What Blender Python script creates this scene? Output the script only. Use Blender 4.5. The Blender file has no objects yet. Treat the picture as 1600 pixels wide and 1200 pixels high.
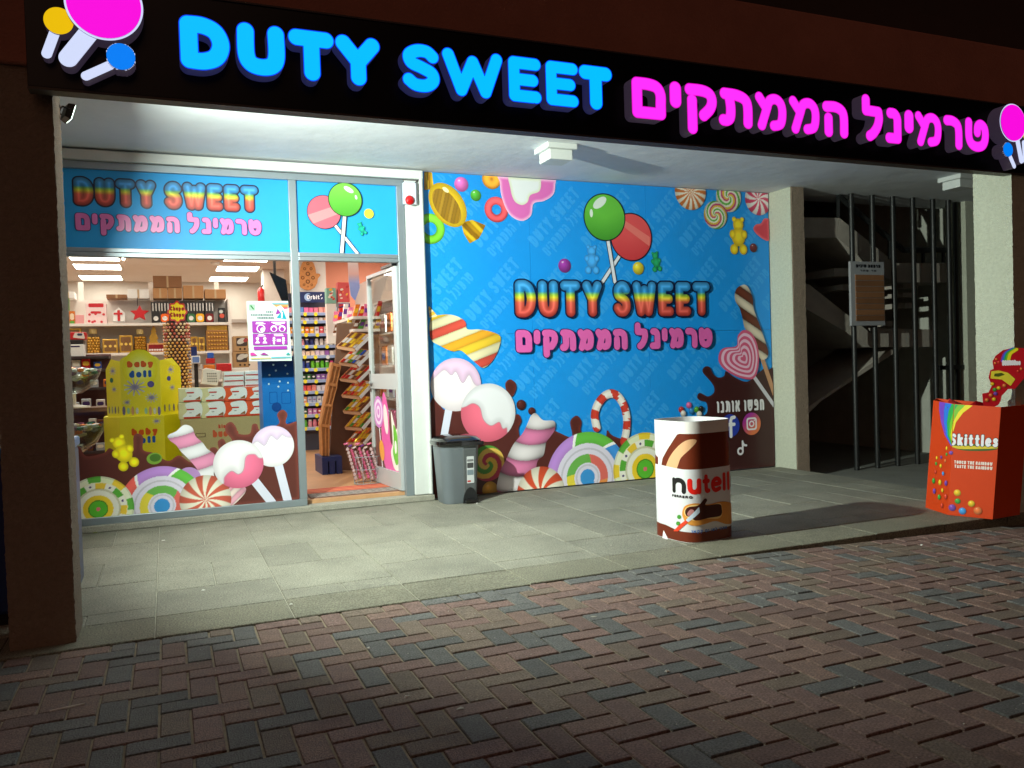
import bpy, math, random
import numpy as np
from mathutils import Vector, Matrix, noise as mnoise
random.seed(11)
rng = np.random.default_rng(11)
sc = bpy.context.scene
COL = sc.collection
PI = math.pi

# ------------------------------------------------------------------ camera
# solved from the photograph's vanishing lines; facade plane is y = 0, platform top is z = 0, metres
CF = 1290.578                                   # focal length in photo pixels (1600 x 1200)
CC = np.array([-2.1336, -7.0085, 1.1674])
YAW, PITCH, ROLL = math.radians(22.6919), math.radians(-1.3478), math.radians(1.8054)
FW = np.array([math.sin(YAW) * math.cos(PITCH), math.cos(YAW) * math.cos(PITCH), math.sin(PITCH)])
_r = np.array([math.cos(YAW), -math.sin(YAW), 0.0])
_d = np.cross(FW, _r)
RT = math.cos(ROLL) * _r + math.sin(ROLL) * _d
DN = -math.sin(ROLL) * _r + math.cos(ROLL) * _d
cam_data = bpy.data.cameras.new('camera')
cam_data.sensor_fit = 'HORIZONTAL'
cam_data.sensor_width = 36.0
cam_data.lens = CF / 1600.0 * 36.0
cam_data.clip_start = 0.05
cam_data.clip_end = 500.0
cam = bpy.data.objects.new('camera', cam_data)
COL.objects.link(cam)
cam.matrix_world = Matrix(((RT[0], -DN[0], -FW[0], CC[0]), (RT[1], -DN[1], -FW[1], CC[1]),
                           (RT[2], -DN[2], -FW[2], CC[2]), (0, 0, 0, 1)))
sc.camera = cam

# ------------------------------------------------------------------ world, night ambient, exposure
SUN_EL, SUN_AZ = math.radians(38), math.radians(205)
world = bpy.data.worlds.new('World')
sc.world = world
world.use_nodes = True
wn = world.node_tree
sky = wn.nodes.new('ShaderNodeTexSky')
sky.sky_type = 'NISHITA'
sky.sun_disc = False
sky.sun_elevation = math.radians(1.0)
sky.sun_rotation = SUN_AZ
bg = wn.nodes['Background']
wn.links.new(sky.outputs[0], bg.inputs[0])
bg.inputs[1].default_value = 0.005
sun_data = bpy.data.lights.new('night_ambient', 'SUN')      # the weak warm glow of the street behind the camera
sun_data.energy = 0.22
sun_data.angle = math.radians(60)
sun_data.color = (1.0, 0.52, 0.36)
sun = bpy.data.objects.new('night_ambient', sun_data)
COL.objects.link(sun)
sun.rotation_euler = (math.radians(52), 0, math.radians(-25))
sc.view_settings.view_transform = 'Standard'
sc.view_settings.look = 'None'
sc.view_settings.exposure = 0.0
sc.view_settings.gamma = 1.0
sc.cycles.use_denoising = True
sc.cycles.max_bounces = 8
sc.cycles.transparent_max_bounces = 12
sc.cycles.sample_clamp_indirect = 6.0

# ------------------------------------------------------------------ pixel -> ray helpers
def ray(u, v):
    return FW + (u - 800.0) / CF * RT + (v - 600.0) / CF * DN
def U(u, v, axis, val):
    r = ray(u, v)
    return CC + r * ((val - CC[axis]) / r[axis])
def UY(u, v, y): return U(u, v, 1, y)
def UZ(u, v, z): return U(u, v, 2, z)

# ------------------------------------------------------------------ materials
def lin(c):
    c = np.asarray(c, float) / 255.0
    return np.where(c <= 0.04045, c / 12.92, ((c + 0.055) / 1.055) ** 2.4)
MATS = {}
def pm(name, rgb, rough=0.5, metal=0.0, var=0.0, vscale=12.0, bump=0.0, bscale=60.0, spec=0.5,
       emit=None, estr=0.0, rnd=0.0, coat=0.0, detail=6.0, trans=0.0, speck=0.0):
    """procedural principled material; rgb in sRGB 0-255, var = tonal mottling, rnd = per-object tone shift"""
    if name in MATS: return MATS[name]
    m = bpy.data.materials.new(name)
    m.use_nodes = True
    nt = m.node_tree
    b = nt.nodes['Principled BSDF']
    c = lin(rgb)
    base = (c[0], c[1], c[2], 1)
    b.inputs['Base Color'].default_value = base
    b.inputs['Roughness'].default_value = rough
    b.inputs['Metallic'].default_value = metal
    b.inputs['Specular IOR Level'].default_value = spec
    b.inputs['Coat Weight'].default_value = coat
    b.inputs['Transmission Weight'].default_value = trans
    tc = nt.nodes.new('ShaderNodeTexCoord')
    src = None
    if var > 0:
        n = nt.nodes.new('ShaderNodeTexNoise')
        n.inputs['Scale'].default_value = vscale
        n.inputs['Detail'].default_value = detail
        n.inputs['Roughness'].default_value = 0.65
        nt.links.new(tc.outputs['Object'], n.inputs['Vector'])
        mr = nt.nodes.new('ShaderNodeMapRange')
        mr.inputs[1].default_value = 0.25; mr.inputs[2].default_value = 0.75
        mr.inputs[3].default_value = 1 - var; mr.inputs[4].default_value = 1 + var
        nt.links.new(n.outputs['Fac'], mr.inputs[0])
        src = mr.outputs[0]
    if rnd > 0:
        oi = nt.nodes.new('ShaderNodeObjectInfo')
        mr2 = nt.nodes.new('ShaderNodeMapRange')
        mr2.inputs[3].default_value = 1 - rnd; mr2.inputs[4].default_value = 1 + rnd
        nt.links.new(oi.outputs['Random'], mr2.inputs[0])
        if src is None: src = mr2.outputs[0]
        else:
            mu = nt.nodes.new('ShaderNodeMath'); mu.operation = 'MULTIPLY'
            nt.links.new(src, mu.inputs[0]); nt.links.new(mr2.outputs[0], mu.inputs[1])
            src = mu.outputs[0]
    if speck > 0:
        v = nt.nodes.new('ShaderNodeTexNoise')
        v.inputs['Scale'].default_value = 120.0
        v.inputs['Detail'].default_value = 2.0
        nt.links.new(tc.outputs['Object'], v.inputs['Vector'])
        mr3 = nt.nodes.new('ShaderNodeMapRange')
        mr3.inputs[1].default_value = 0.36; mr3.inputs[2].default_value = 0.64
        mr3.inputs[3].default_value = 1 - speck; mr3.inputs[4].default_value = 1 + speck
        nt.links.new(v.outputs['Fac'], mr3.inputs[0])
        if src is None: src = mr3.outputs[0]
        else:
            mu = nt.nodes.new('ShaderNodeMath'); mu.operation = 'MULTIPLY'
            nt.links.new(src, mu.inputs[0]); nt.links.new(mr3.outputs[0], mu.inputs[1])
            src = mu.outputs[0]
    if src is not None:
        vm = nt.nodes.new('ShaderNodeVectorMath'); vm.operation = 'SCALE'
        vm.inputs[0].default_value = base[:3]
        nt.links.new(src, vm.inputs['Scale'])
        nt.links.new(vm.outputs[0], b.inputs['Base Color'])
    if bump > 0:
        n2 = nt.nodes.new('ShaderNodeTexNoise')
        n2.inputs['Scale'].default_value = bscale
        n2.inputs['Detail'].default_value = 5.0
        nt.links.new(tc.outputs['Object'], n2.inputs['Vector'])
        bp = nt.nodes.new('ShaderNodeBump')
        bp.inputs['Strength'].default_value = min(1.0, bump)
        bp.inputs['Distance'].default_value = 0.012 * max(1.0, bump)
        nt.links.new(n2.outputs['Fac'], bp.inputs['Height'])
        nt.links.new(bp.outputs[0], b.inputs['Normal'])
    if emit is not None:
        e = lin(emit)
        b.inputs['Emission Color'].default_value = (e[0], e[1], e[2], 1)
        b.inputs['Emission Strength'].default_value = estr
    MATS[name] = m
    return m

def print_mat(name, rough=0.35, spec=0.5, emit=0.0):
    """printed surface: colour comes from the flat artwork's colour attribute"""
    if name in MATS: return MATS[name]
    m = bpy.data.materials.new(name)
    m.use_nodes = True
    nt = m.node_tree
    b = nt.nodes['Principled BSDF']
    at = nt.nodes.new('ShaderNodeAttribute')
    at.attribute_name = 'ink'
    nt.links.new(at.outputs['Color'], b.inputs['Base Color'])
    b.inputs['Roughness'].default_value = rough
    b.inputs['Specular IOR Level'].default_value = spec
    if emit > 0:
        nt.links.new(at.outputs['Color'], b.inputs['Emission Color'])
        b.inputs['Emission Strength'].default_value = emit
    MATS[name] = m
    return m

def glass_mat(name, tint=(243, 245, 243), gloss=1.0, rough=0.0, ior=1.45):
    if name in MATS: return MATS[name]
    m = bpy.data.materials.new(name)
    m.use_nodes = True
    nt = m.node_tree
    for n in list(nt.nodes): nt.nodes.remove(n)
    out = nt.nodes.new('ShaderNodeOutputMaterial')
    tr = nt.nodes.new('ShaderNodeBsdfTransparent')
    c = lin(tint)
    tr.inputs[0].default_value = (c[0], c[1], c[2], 1)
    gl = nt.nodes.new('ShaderNodeBsdfGlossy')
    gl.inputs['Roughness'].default_value = rough
    fr = nt.nodes.new('ShaderNodeLayerWeight')          # thin sheet: same reflectance from both sides
    fr.inputs[0].default_value = 0.5
    pw_ = nt.nodes.new('ShaderNodeMath'); pw_.operation = 'POWER'
    pw_.inputs[1].default_value = 4.0
    nt.links.new(fr.outputs['Facing'], pw_.inputs[0])
    ma = nt.nodes.new('ShaderNodeMath'); ma.operation = 'MULTIPLY_ADD'
    ma.inputs[1].default_value = 0.8; ma.inputs[2].default_value = 0.035
    nt.links.new(pw_.outputs[0], ma.inputs[0])
    mu = nt.nodes.new('ShaderNodeMath'); mu.operation = 'MULTIPLY'
    mu.inputs[1].default_value = gloss
    nt.links.new(ma.outputs[0], mu.inputs[0])
    mx = nt.nodes.new('ShaderNodeMixShader')
    nt.links.new(mu.outputs[0], mx.inputs[0])
    nt.links.new(tr.outputs[0], mx.inputs[1])
    nt.links.new(gl.outputs[0], mx.inputs[2])
    nt.links.new(mx.outputs[0], out.inputs[0])
    MATS[name] = m
    return m

# ------------------------------------------------------------------ object helpers
ROOT = {}
def tag(o, label=None, cat=None, group=None, kind=None):
    if label: o['label'] = label
    if cat: o['category'] = cat
    if group: o['group'] = group
    if kind: o['kind'] = kind
    return o
def thing(name, label, cat, loc=(0, 0, 0), group=None):
    o = bpy.data.objects.new(name, None)
    o.empty_display_size = 0.1
    COL.objects.link(o)
    o.location = loc
    ROOT[o] = Vector(loc)
    return tag(o, label, cat, group)
def link(name, me, mat, parent=None):
    o = bpy.data.objects.new(name, me)
    if mat is not None and len(me.materials) == 0: me.materials.append(mat)
    COL.objects.link(o)
    if parent is not None:
        o.parent = parent
        ROOT[o] = ROOT.get(parent, Vector((0, 0, 0)))
    else: ROOT[o] = Vector((0, 0, 0))
    return o
def off(parent): return np.array(ROOT.get(parent, Vector((0, 0, 0)))) if parent is not None else np.zeros(3)

class MB:
    """collects faces in world coordinates; build() links them as one mesh object under its thing"""
    def __init__(s): s.v = []; s.f = []
    def add(s, vs, fs):
        k = len(s.v); s.v.extend([tuple(map(float, p)) for p in vs]); s.f.extend([tuple(i + k for i in f) for f in fs]); return s
    def box(s, x0, x1, y0, y1, z0, z1):
        return s.add([(x0, y0, z0), (x1, y0, z0), (x1, y1, z0), (x0, y1, z0), (x0, y0, z1), (x1, y0, z1), (x1, y1, z1), (x0, y1, z1)],
                     [(0, 3, 2, 1), (4, 5, 6, 7), (0, 1, 5, 4), (1, 2, 6, 5), (2, 3, 7, 6), (3, 0, 4, 7)])
    def cbox(s, x0, x1, y0, y1, z0, z1, c):
        """box with chamfered vertical and top edges"""
        def ring(i, z): return [(x0 + i + c, y0 + i, z), (x1 - i - c, y0 + i, z), (x1 - i, y0 + i + c, z), (x1 - i, y1 - i - c, z),
                                (x1 - i - c, y1 - i, z), (x0 + i + c, y1 - i, z), (x0 + i, y1 - i - c, z), (x0 + i, y0 + i + c, z)]
        return s.loft([ring(0, z0), ring(0, z1 - c), ring(c, z1)])
    def loft(s, rings, cap=True):
        n = len(rings[0]); vs = [p for r in rings for p in r]; fs = []
        for k in range(len(rings) - 1):
            for i in range(n):
                j = (i + 1) % n
                fs.append((k * n + i, k * n + j, (k + 1) * n + j, (k + 1) * n + i))
        if cap:
            fs.append(tuple(range(n))[::-1]); fs.append(tuple((len(rings) - 1) * n + i for i in range(n)))
        return s.add(vs, fs)
    def prism(s, pts, d):
        """closed polygon of 3-D points extruded by the vector d"""
        n = len(pts); p = [np.array(q, float) for q in pts]; q = [a + np.array(d, float) for a in p]
        fs = [tuple(range(n)), tuple(range(2 * n - 1, n - 1, -1))] + [(i, i + n, (i + 1) % n + n, (i + 1) % n) for i in range(n)]
        return s.add(p + q, fs)
    def cyl(s, p0, p1, r, n=10, r1=None, cap=True):
        p0 = np.array(p0, float); p1 = np.array(p1, float); r1 = r if r1 is None else r1
        a = p1 - p0; a = a / (np.linalg.norm(a) + 1e-12)
        t = np.array([1, 0, 0]) if abs(a[0]) < 0.8 else np.array([0, 1, 0])
        b = np.cross(a, t); b /= np.linalg.norm(b); c = np.cross(a, b)
        R = lambda p, rr: [p + rr * (math.cos(2 * PI * i / n) * b + math.sin(2 * PI * i / n) * c) for i in range(n)]
        return s.loft([R(p0, r), R(p1, r1)], cap)
    def tube(s, pts, r, n=8):
        for a, b in zip(pts[:-1], pts[1:]): s.cyl(a, b, r, n)
        return s
    def lathe(s, c, prof, n=24, cap=True):
        return s.loft([[(c[0] + r * math.cos(2 * PI * i / n), c[1] + r * math.sin(2 * PI * i / n), c[2] + z) for i in range(n)] for r, z in prof], cap)
    def ball(s, c, r, n=8, m=5, sc3=(1, 1, 1)):
        prof = [(max(1e-4, math.sin(PI * k / m)), -math.cos(PI * k / m)) for k in range(m + 1)]
        return s.loft([[(c[0] + r * sc3[0] * a * math.cos(2 * PI * i / n), c[1] + r * sc3[1] * a * math.sin(2 * PI * i / n), c[2] + r * sc3[2] * z) for i in range(n)] for a, z in prof], True)
    def mesh(s, name, o=(0, 0, 0)):
        me = bpy.data.meshes.new(name)
        v = np.array(s.v, float) - np.array(o)
        me.from_pydata(v.tolist(), [], s.f)
        me.update()
        return me
    def build(s, name, mat, parent=None, smooth=False, bevel=0.0, seg=2):
        me = s.mesh(name, off(parent))
        if smooth:
            me.polygons.foreach_set('use_smooth', [True] * len(me.polygons))
        o = link(name, me, mat, parent)
        if smooth:
            try: me.set_sharp_from_angle(angle=math.radians(40))
            except Exception: pass
        if bevel > 0:
            bm = o.modifiers.new('bevel', 'BEVEL'); bm.width = bevel; bm.segments = seg; bm.limit_method = 'ANGLE'; bm.angle_limit = math.radians(35)
        return o

def copy_tree(o, loc, label=None, group=None):
    c = o.copy(); COL.objects.link(c); c.location = loc
    if label: c['label'] = label
    if group: c['group'] = group
    for ch in o.children:
        d = ch.copy(); COL.objects.link(d); d.parent = c
        for g in ch.children:
            e = g.copy(); COL.objects.link(e); e.parent = d
    return c

def rough_box(x0, x1, y0, y1, z0, z1, cell, amp, fr=28.0):
    """box whose skin is a displaced grid: rough stucco with an uneven silhouette"""
    b = MB(); idx = {}
    nx, ny, nz = [max(1, int(round((a1 - a0) / cell))) for a0, a1 in ((x0, x1), (y0, y1), (z0, z1))]
    def V(i, j, k):
        key = (i, j, k)
        if key not in idx:
            p = Vector((x0 + (x1 - x0) * i / nx, y0 + (y1 - y0) * j / ny, z0 + (z1 - z0) * k / nz))
            nv = mnoise.noise_vector(p * fr) * amp + mnoise.noise_vector(p * fr * 2.7) * amp * 0.6
            idx[key] = len(b.v); b.v.append(tuple(p + nv))
        return idx[key]
    for k in range(nz):
        for i in range(nx):
            b.f.append((V(i, 0, k), V(i + 1, 0, k), V(i + 1, 0, k + 1), V(i, 0, k + 1)))
            b.f.append((V(i + 1, ny, k), V(i, ny, k), V(i, ny, k + 1), V(i + 1, ny, k + 1)))
        for j in range(ny):
            b.f.append((V(0, j + 1, k), V(0, j, k), V(0, j, k + 1), V(0, j + 1, k + 1)))
            b.f.append((V(nx, j, k), V(nx, j + 1, k), V(nx, j + 1, k + 1), V(nx, j, k + 1)))
    for i in range(nx):
        for j in range(ny):
            b.f.append((V(i, j, nz), V(i + 1, j, nz), V(i + 1, j + 1, nz), V(i, j + 1, nz)))
            b.f.append((V(i, j + 1, 0), V(i + 1, j + 1, 0), V(i + 1, j, 0), V(i, j, 0)))
    return b

# ------------------------------------------------------------------ flat artwork: distance fields -> trimmed meshes
class Surf:
    """a printable surface: px() turns a photo pixel into surface coordinates, at() turns those into a 3-D point"""
    def __init__(s, O, a, b):
        s.O = np.array(O, float); s.a = np.array(a, float); s.b = np.array(b, float); s.n = np.cross(s.a, s.b); s.k = 0
    def px(s, u, v):
        r = ray(u, v); t = ((s.O - CC) @ s.n) / (r @ s.n); p = CC + r * t - s.O
        g = np.array([[s.a @ s.a, s.a @ s.b], [s.a @ s.b, s.b @ s.b]])
        return np.linalg.solve(g, np.array([p @ s.a, p @ s.b]))
    def at(s, X, Y, o): return s.O + np.outer(X, s.a) + np.outer(Y, s.b) + o * s.n / np.linalg.norm(s.n)
class CylSurf(Surf):
    def __init__(s, C, r):
        s.C = np.array(C, float); s.r = r; s.k = 0
        w = CC - s.C; w[2] = 0; w /= np.linalg.norm(w); s.w = w; s.e = np.array([-w[1], w[0], 0.0])
    def px(s, u, v):
        d = ray(u, v); o = CC - s.C
        A = d[0] ** 2 + d[1] ** 2; B = o[0] * d[0] + o[1] * d[1]; Cq = o[0] ** 2 + o[1] ** 2 - s.r ** 2
        disc = max(0.0, B * B - A * Cq)
        t = (-B - math.sqrt(disc)) / A; p = o + d * t
        return np.array([s.r * math.atan2(p @ s.e, p @ s.w), p[2]])
    def at(s, X, Y, o):
        ph = np.asarray(X) / s.r; R = s.r + o
        return s.C + R * (np.outer(np.cos(ph), s.w) + np.outer(np.sin(ph), s.e)) + np.outer(Y, [0, 0, 1])
def plane_y(y): return Surf((0, y, 0), (1, 0, 0), (0, 0, 1))

CASES = {1: [(0, 4, 7)], 2: [(1, 5, 4)], 3: [(0, 1, 5, 7)], 4: [(2, 6, 5)], 5: [(0, 4, 7), (2, 6, 5)], 6: [(1, 2, 6, 4)],
         7: [(0, 1, 2, 6, 7)], 8: [(3, 7, 6)], 9: [(0, 4, 6, 3)], 10: [(1, 5, 4), (3, 7, 6)], 11: [(0, 1, 5, 6, 3)],
         12: [(2, 3, 7, 5)], 13: [(0, 4, 5, 2, 3)], 14: [(1, 2, 3, 7, 4)], 15: [(0, 1, 2, 3)]}
def march(fn, bb, cell):
    x0, y0, x1, y1 = bb
    nx = max(2, int(math.ceil((x1 - x0) / cell))); ny = max(2, int(math.ceil((y1 - y0) / cell)))
    xs = np.linspace(x0, x1, nx + 1); ys = np.linspace(y0, y1, ny + 1)
    X, Y = np.meshgrid(xs, ys)
    G = fn(X, Y)
    G = np.where(np.abs(G) < 1e-9, -1e-9, G)
    ins = G < 0
    code = ins[:-1, :-1] * 1 + ins[:-1, 1:] * 2 + ins[1:, 1:] * 4 + ins[1:, :-1] * 8
    NH = (nx + 1) * (ny + 1); NV = NH + nx * (ny + 1)
    faces, segs = [], []
    for c, polys in CASES.items():
        i, j = np.nonzero(code == c)
        if len(i) == 0: continue
        ids = [i * (nx + 1) + j, i * (nx + 1) + j + 1, (i + 1) * (nx + 1) + j + 1, (i + 1) * (nx + 1) + j,
               NH + i * nx + j, NV + i * (nx + 1) + j + 1, NH + (i + 1) * nx + j, NV + i * (nx + 1) + j]
        for p in polys:
            faces.append(np.stack([ids[k] for k in p], 1))
            for a, b in zip(p, p[1:] + p[:1]):
                if a >= 4 and b >= 4: segs.append(np.stack([ids[a], ids[b]], 1))
    if not faces: return None
    used = np.unique(np.concatenate([f.ravel() for f in faces]))
    with np.errstate(divide='ignore', invalid='ignore'):
        th = G[:, :-1] / (G[:, :-1] - G[:, 1:]); tv = G[:-1, :] / (G[:-1, :] - G[1:, :])
    HX = X[:, :-1] + (X[:, 1:] - X[:, :-1]) * th; VY = Y[:-1, :] + (Y[1:, :] - Y[:-1, :]) * tv
    AX = np.concatenate([X.ravel(), HX.ravel(), X[:-1, :].ravel()])
    AY = np.concatenate([Y.ravel(), Y[:, :-1].ravel(), VY.ravel()])
    AG = np.concatenate([G.ravel(), np.zeros(HX.size + VY.size)])
    fl = []
    for f in faces: fl.extend(map(tuple, np.searchsorted(used, f).tolist()))
    sg = np.searchsorted(used, np.concatenate(segs)) if segs else np.zeros((0, 2), int)
    return AX[used], AY[used], AG[used], fl, sg

def ink(me, cols):
    at = me.color_attributes.new('ink', 'FLOAT_COLOR', 'POINT')
    a = np.ones((len(me.vertices), 4), np.float32); a[:, :3] = lin(np.clip(cols, 0, 255))
    at.data.foreach_set('color', a.ravel())

VINYL = print_mat('printed_vinyl', 0.32)
PAPER = print_mat('printed_card', 0.5, 0.2)
def art(parent, name, surf, shape, col, cell=0.007, mat=None, lift=None):
    fn, bb = shape
    r = march(fn, (bb[0] - cell, bb[1] - cell, bb[2] + cell, bb[3] + cell), cell)
    if r is None: return None
    X, Y, G, fl, sg = r
    if lift is None:
        surf.k += 1; o = 0.0006 + surf.k * 0.00025
    else: o = lift
    me = bpy.data.meshes.new(name)
    me.from_pydata((surf.at(X, Y, o) - off(parent)).tolist(), [], fl)
    cols = np.tile(np.array(col, float), (len(X), 1)) if not callable(col) else col(X, Y, G)
    ink(me, cols); me.update()
    return link(name, me, mat or VINYL, parent)

# --- shapes: (distance function, bounding box)
def s_circ(c, r): return (lambda X, Y: np.hypot(X - c[0], Y - c[1]) - r, (c[0] - r, c[1] - r, c[0] + r, c[1] + r))
def s_ell(c, a, b, ang=0.0):
    ca, sa = math.cos(ang), math.sin(ang); m = max(a, b)
    return (lambda X, Y: (np.hypot(((X - c[0]) * ca + (Y - c[1]) * sa) / a, (-(X - c[0]) * sa + (Y - c[1]) * ca) / b) - 1) * min(a, b),
            (c[0] - m, c[1] - m, c[0] + m, c[1] + m))
def s_rect(x0, y0, x1, y1, r=0.0):
    cx, cy, hx, hy = (x0 + x1) / 2, (y0 + y1) / 2, abs(x1 - x0) / 2 - r, abs(y1 - y0) / 2 - r
    def f(X, Y):
        dx = np.abs(X - cx) - hx; dy = np.abs(Y - cy) - hy
        return np.hypot(np.maximum(dx, 0), np.maximum(dy, 0)) + np.minimum(np.maximum(dx, dy), 0) - r
    return (f, (min(x0, x1), min(y0, y1), max(x0, x1), max(y0, y1)))
def catmull(P, n=5, closed=True):
    P = [np.array(p, float) for p in P]; m = len(P); out = []
    rg = range(m) if closed else range(m - 1)
    for i in rg:
        if closed: a, b, c, d = P[i - 1], P[i], P[(i + 1) % m], P[(i + 2) % m]
        else: a, b, c, d = P[max(i - 1, 0)], P[i], P[i + 1], P[min(i + 2, m - 1)]
        for k in range(n):
            t = k / n
            out.append(0.5 * ((2 * b) + (c - a) * t + (2 * a - 5 * b + 4 * c - d) * t * t + (3 * b - a - 3 * c + d) * t ** 3))
    if not closed: out.append(P[-1])
    return out
def s_poly(P, smooth=True, n=5):
    Q = np.array(catmull(P, n) if smooth else P, float)
    def f(X, Y):
        d = np.full(X.shape, 1e9); s = np.ones(X.shape)
        m = len(Q)
        for i in range(m):
            a = Q[i]; b = Q[i - 1]; ex, ey = b[0] - a[0], b[1] - a[1]
            wx, wy = X - a[0], Y - a[1]
            t = np.clip((wx * ex + wy * ey) / (ex * ex + ey * ey + 1e-18), 0, 1)
            d = np.minimum(d, (wx - ex * t) ** 2 + (wy - ey * t) ** 2)
            c1 = Y >= a[1]; c2 = Y < b[1]; c3 = ex * wy > ey * wx
            s = np.where((c1 & c2 & c3) | (~c1 & ~c2 & ~c3), -s, s)
        return s * np.sqrt(d)
    return (f, (Q[:, 0].min(), Q[:, 1].min(), Q[:, 0].max(), Q[:, 1].max()))
def s_stroke(paths, hw):
    segs = [(p[i], p[i + 1]) for p in paths for i in range(len(p) - 1)] + [(p[0], p[0]) for p in paths if len(p) == 1]
    A = np.array([q for s in segs for q in s], float)
    def f(X, Y):
        d = np.full(X.shape, 1e9)
        for a, b in segs:
            ex, ey = b[0] - a[0], b[1] - a[1]; wx, wy = X - a[0], Y - a[1]
            t = np.clip((wx * ex + wy * ey) / (ex * ex + ey * ey + 1e-18), 0, 1)
            d = np.minimum(d, (wx - ex * t) ** 2 + (wy - ey * t) ** 2)
        return np.sqrt(d) - hw
    return (f, (A[:, 0].min() - hw, A[:, 1].min() - hw, A[:, 0].max() + hw, A[:, 1].max() + hw))
def s_and(a, b): return (lambda X, Y: np.maximum(a[0](X, Y), b[0](X, Y)), (max(a[1][0], b[1][0]), max(a[1][1], b[1][1]), min(a[1][2], b[1][2]), min(a[1][3], b[1][3])))
def s_or(*S): return (lambda X, Y: np.minimum.reduce([s[0](X, Y) for s in S]), (min(s[1][0] for s in S), min(s[1][1] for s in S), max(s[1][2] for s in S), max(s[1][3] for s in S)))
def s_sub(a, b): return (lambda X, Y: np.maximum(a[0](X, Y), -b[0](X, Y)), a[1])
def s_grow(a, g): return (lambda X, Y: a[0](X, Y) - g, (a[1][0] - g, a[1][1] - g, a[1][2] + g, a[1][3] + g))

# --- colour functions (X, Y, distance) -> sRGB rows
def mix(a, b, t): t = np.asarray(t)[:, None]; return np.array(a, float) * (1 - t) + np.array(b, float) * t
def c_ball(c, r, base, hl=0.9):
    def f(X, Y, G):
        d = np.hypot(X - c[0] + .25 * r, Y - c[1] - .3 * r) / r
        k = np.clip(1.22 - .42 * d, .55, 1.2)[:, None]
        o = np.array(base, float) * k
        h = np.clip((0.2 - np.hypot((X - c[0] + .3 * r) / r, (Y - c[1] - .5 * r) / r * 1.6)) * 10, 0, 1) * hl
        return o * (1 - h[:, None]) + 250 * h[:, None]
    return f
def c_ring(c, ri, ro, base):
    def f(X, Y, G):
        d = np.hypot(X - c[0], Y - c[1]); q = (d - ri) / (ro - ri)
        k = .75 + .45 * np.sin(np.clip(q, 0, 1) * PI) + .12 * (Y - c[1]) / ro
        return np.array(base, float) * k[:, None]
    return f
def c_vert(y0, y1, stops):
    def f(X, Y, G):
        t = np.clip((Y - y0) / (y1 - y0), 0, 1); ts = [s[0] for s in stops]
        return np.stack([np.interp(t, ts, [s[1][k] for s in stops]) for k in range(3)], 1)
    return f
def c_swirl(c, r, n, twist, ca, cb, sharp=6.0):
    def f(X, Y, G):
        a = np.arctan2(Y - c[1], X - c[0]); d = np.hypot(X - c[0], Y - c[1]) / r
        w = np.clip(.5 + sharp * .5 * np.sin(n * a + twist * d), 0, 1)
        o = mix(ca, cb, w) * (1.05 - .22 * d ** 3)[:, None]
        return o
    return f
def c_stripe(p0, p1, hw, n, cols, skew=0.0, curve=0.0, shade=.28):
    p0 = np.array(p0, float); p1 = np.array(p1, float); L = np.linalg.norm(p1 - p0); u = (p1 - p0) / L; nn = np.array([-u[1], u[0]])
    def f(X, Y, G):
        t = ((X - p0[0]) * u[0] + (Y - p0[1]) * u[1]) / L; w = ((X - p0[0]) * nn[0] + (Y - p0[1]) * nn[1]) / hw
        k = n * t + skew * w + curve * w * w
        idx = np.floor(k).astype(int) % len(cols)
        fr = k - np.floor(k)
        o = np.array(cols, float)[idx]
        return o * (1 - shade * np.abs(2 * fr - 1) ** 3 * .6 - shade * np.clip(np.abs(w), 0, 1) ** 2 * .5)[:, None]
    return f
SEG1 = [(228, 92, 84), (60, 140, 215), (96, 178, 70), (178, 132, 208), (226, 96, 88), (240, 178, 96)]
def c_rainbow(c, r, rot=0.0):
    def f(X, Y, G):
        a = (np.arctan2(Y - c[1], X - c[0]) + rot) % (2 * PI); d = np.hypot(X - c[0], Y - c[1]) / r
        S = np.array(SEG1, float)
        dd = d - .03 * a / (2 * PI)
        i1 = np.floor((a + d * .7) / (2 * PI) * 6).astype(int) % 6; i2 = (np.floor((a - d) / (2 * PI) * 4).astype(int) + 2) % 4
        S2 = np.array([(232, 214, 70), (232, 150, 80), (226, 110, 100), (110, 180, 84)], float)
        o = np.where((dd > .74)[:, None], S[i1], np.array([226, 222, 240.]))
        o = np.where(((dd < .50) & (dd > .31))[:, None], S2[i2], o)
        o = np.where((dd < .17)[:, None], np.array([60, 150, 220.]), o)
        edge = (np.abs(((a + d * .7) / (2 * PI) * 6) % 1 - .5) > .46) & (dd > .74)
        o = np.where(edge[:, None], 240., o)
        sh = 1.0 + .10 * np.sin(np.clip((dd - .74) / .26, 0, 1) * PI) - .12 * (np.abs(dd - .62) < .02) - .10 * (np.abs(dd - .26) < .02)
        return o * sh[:, None]
    return f
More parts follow.
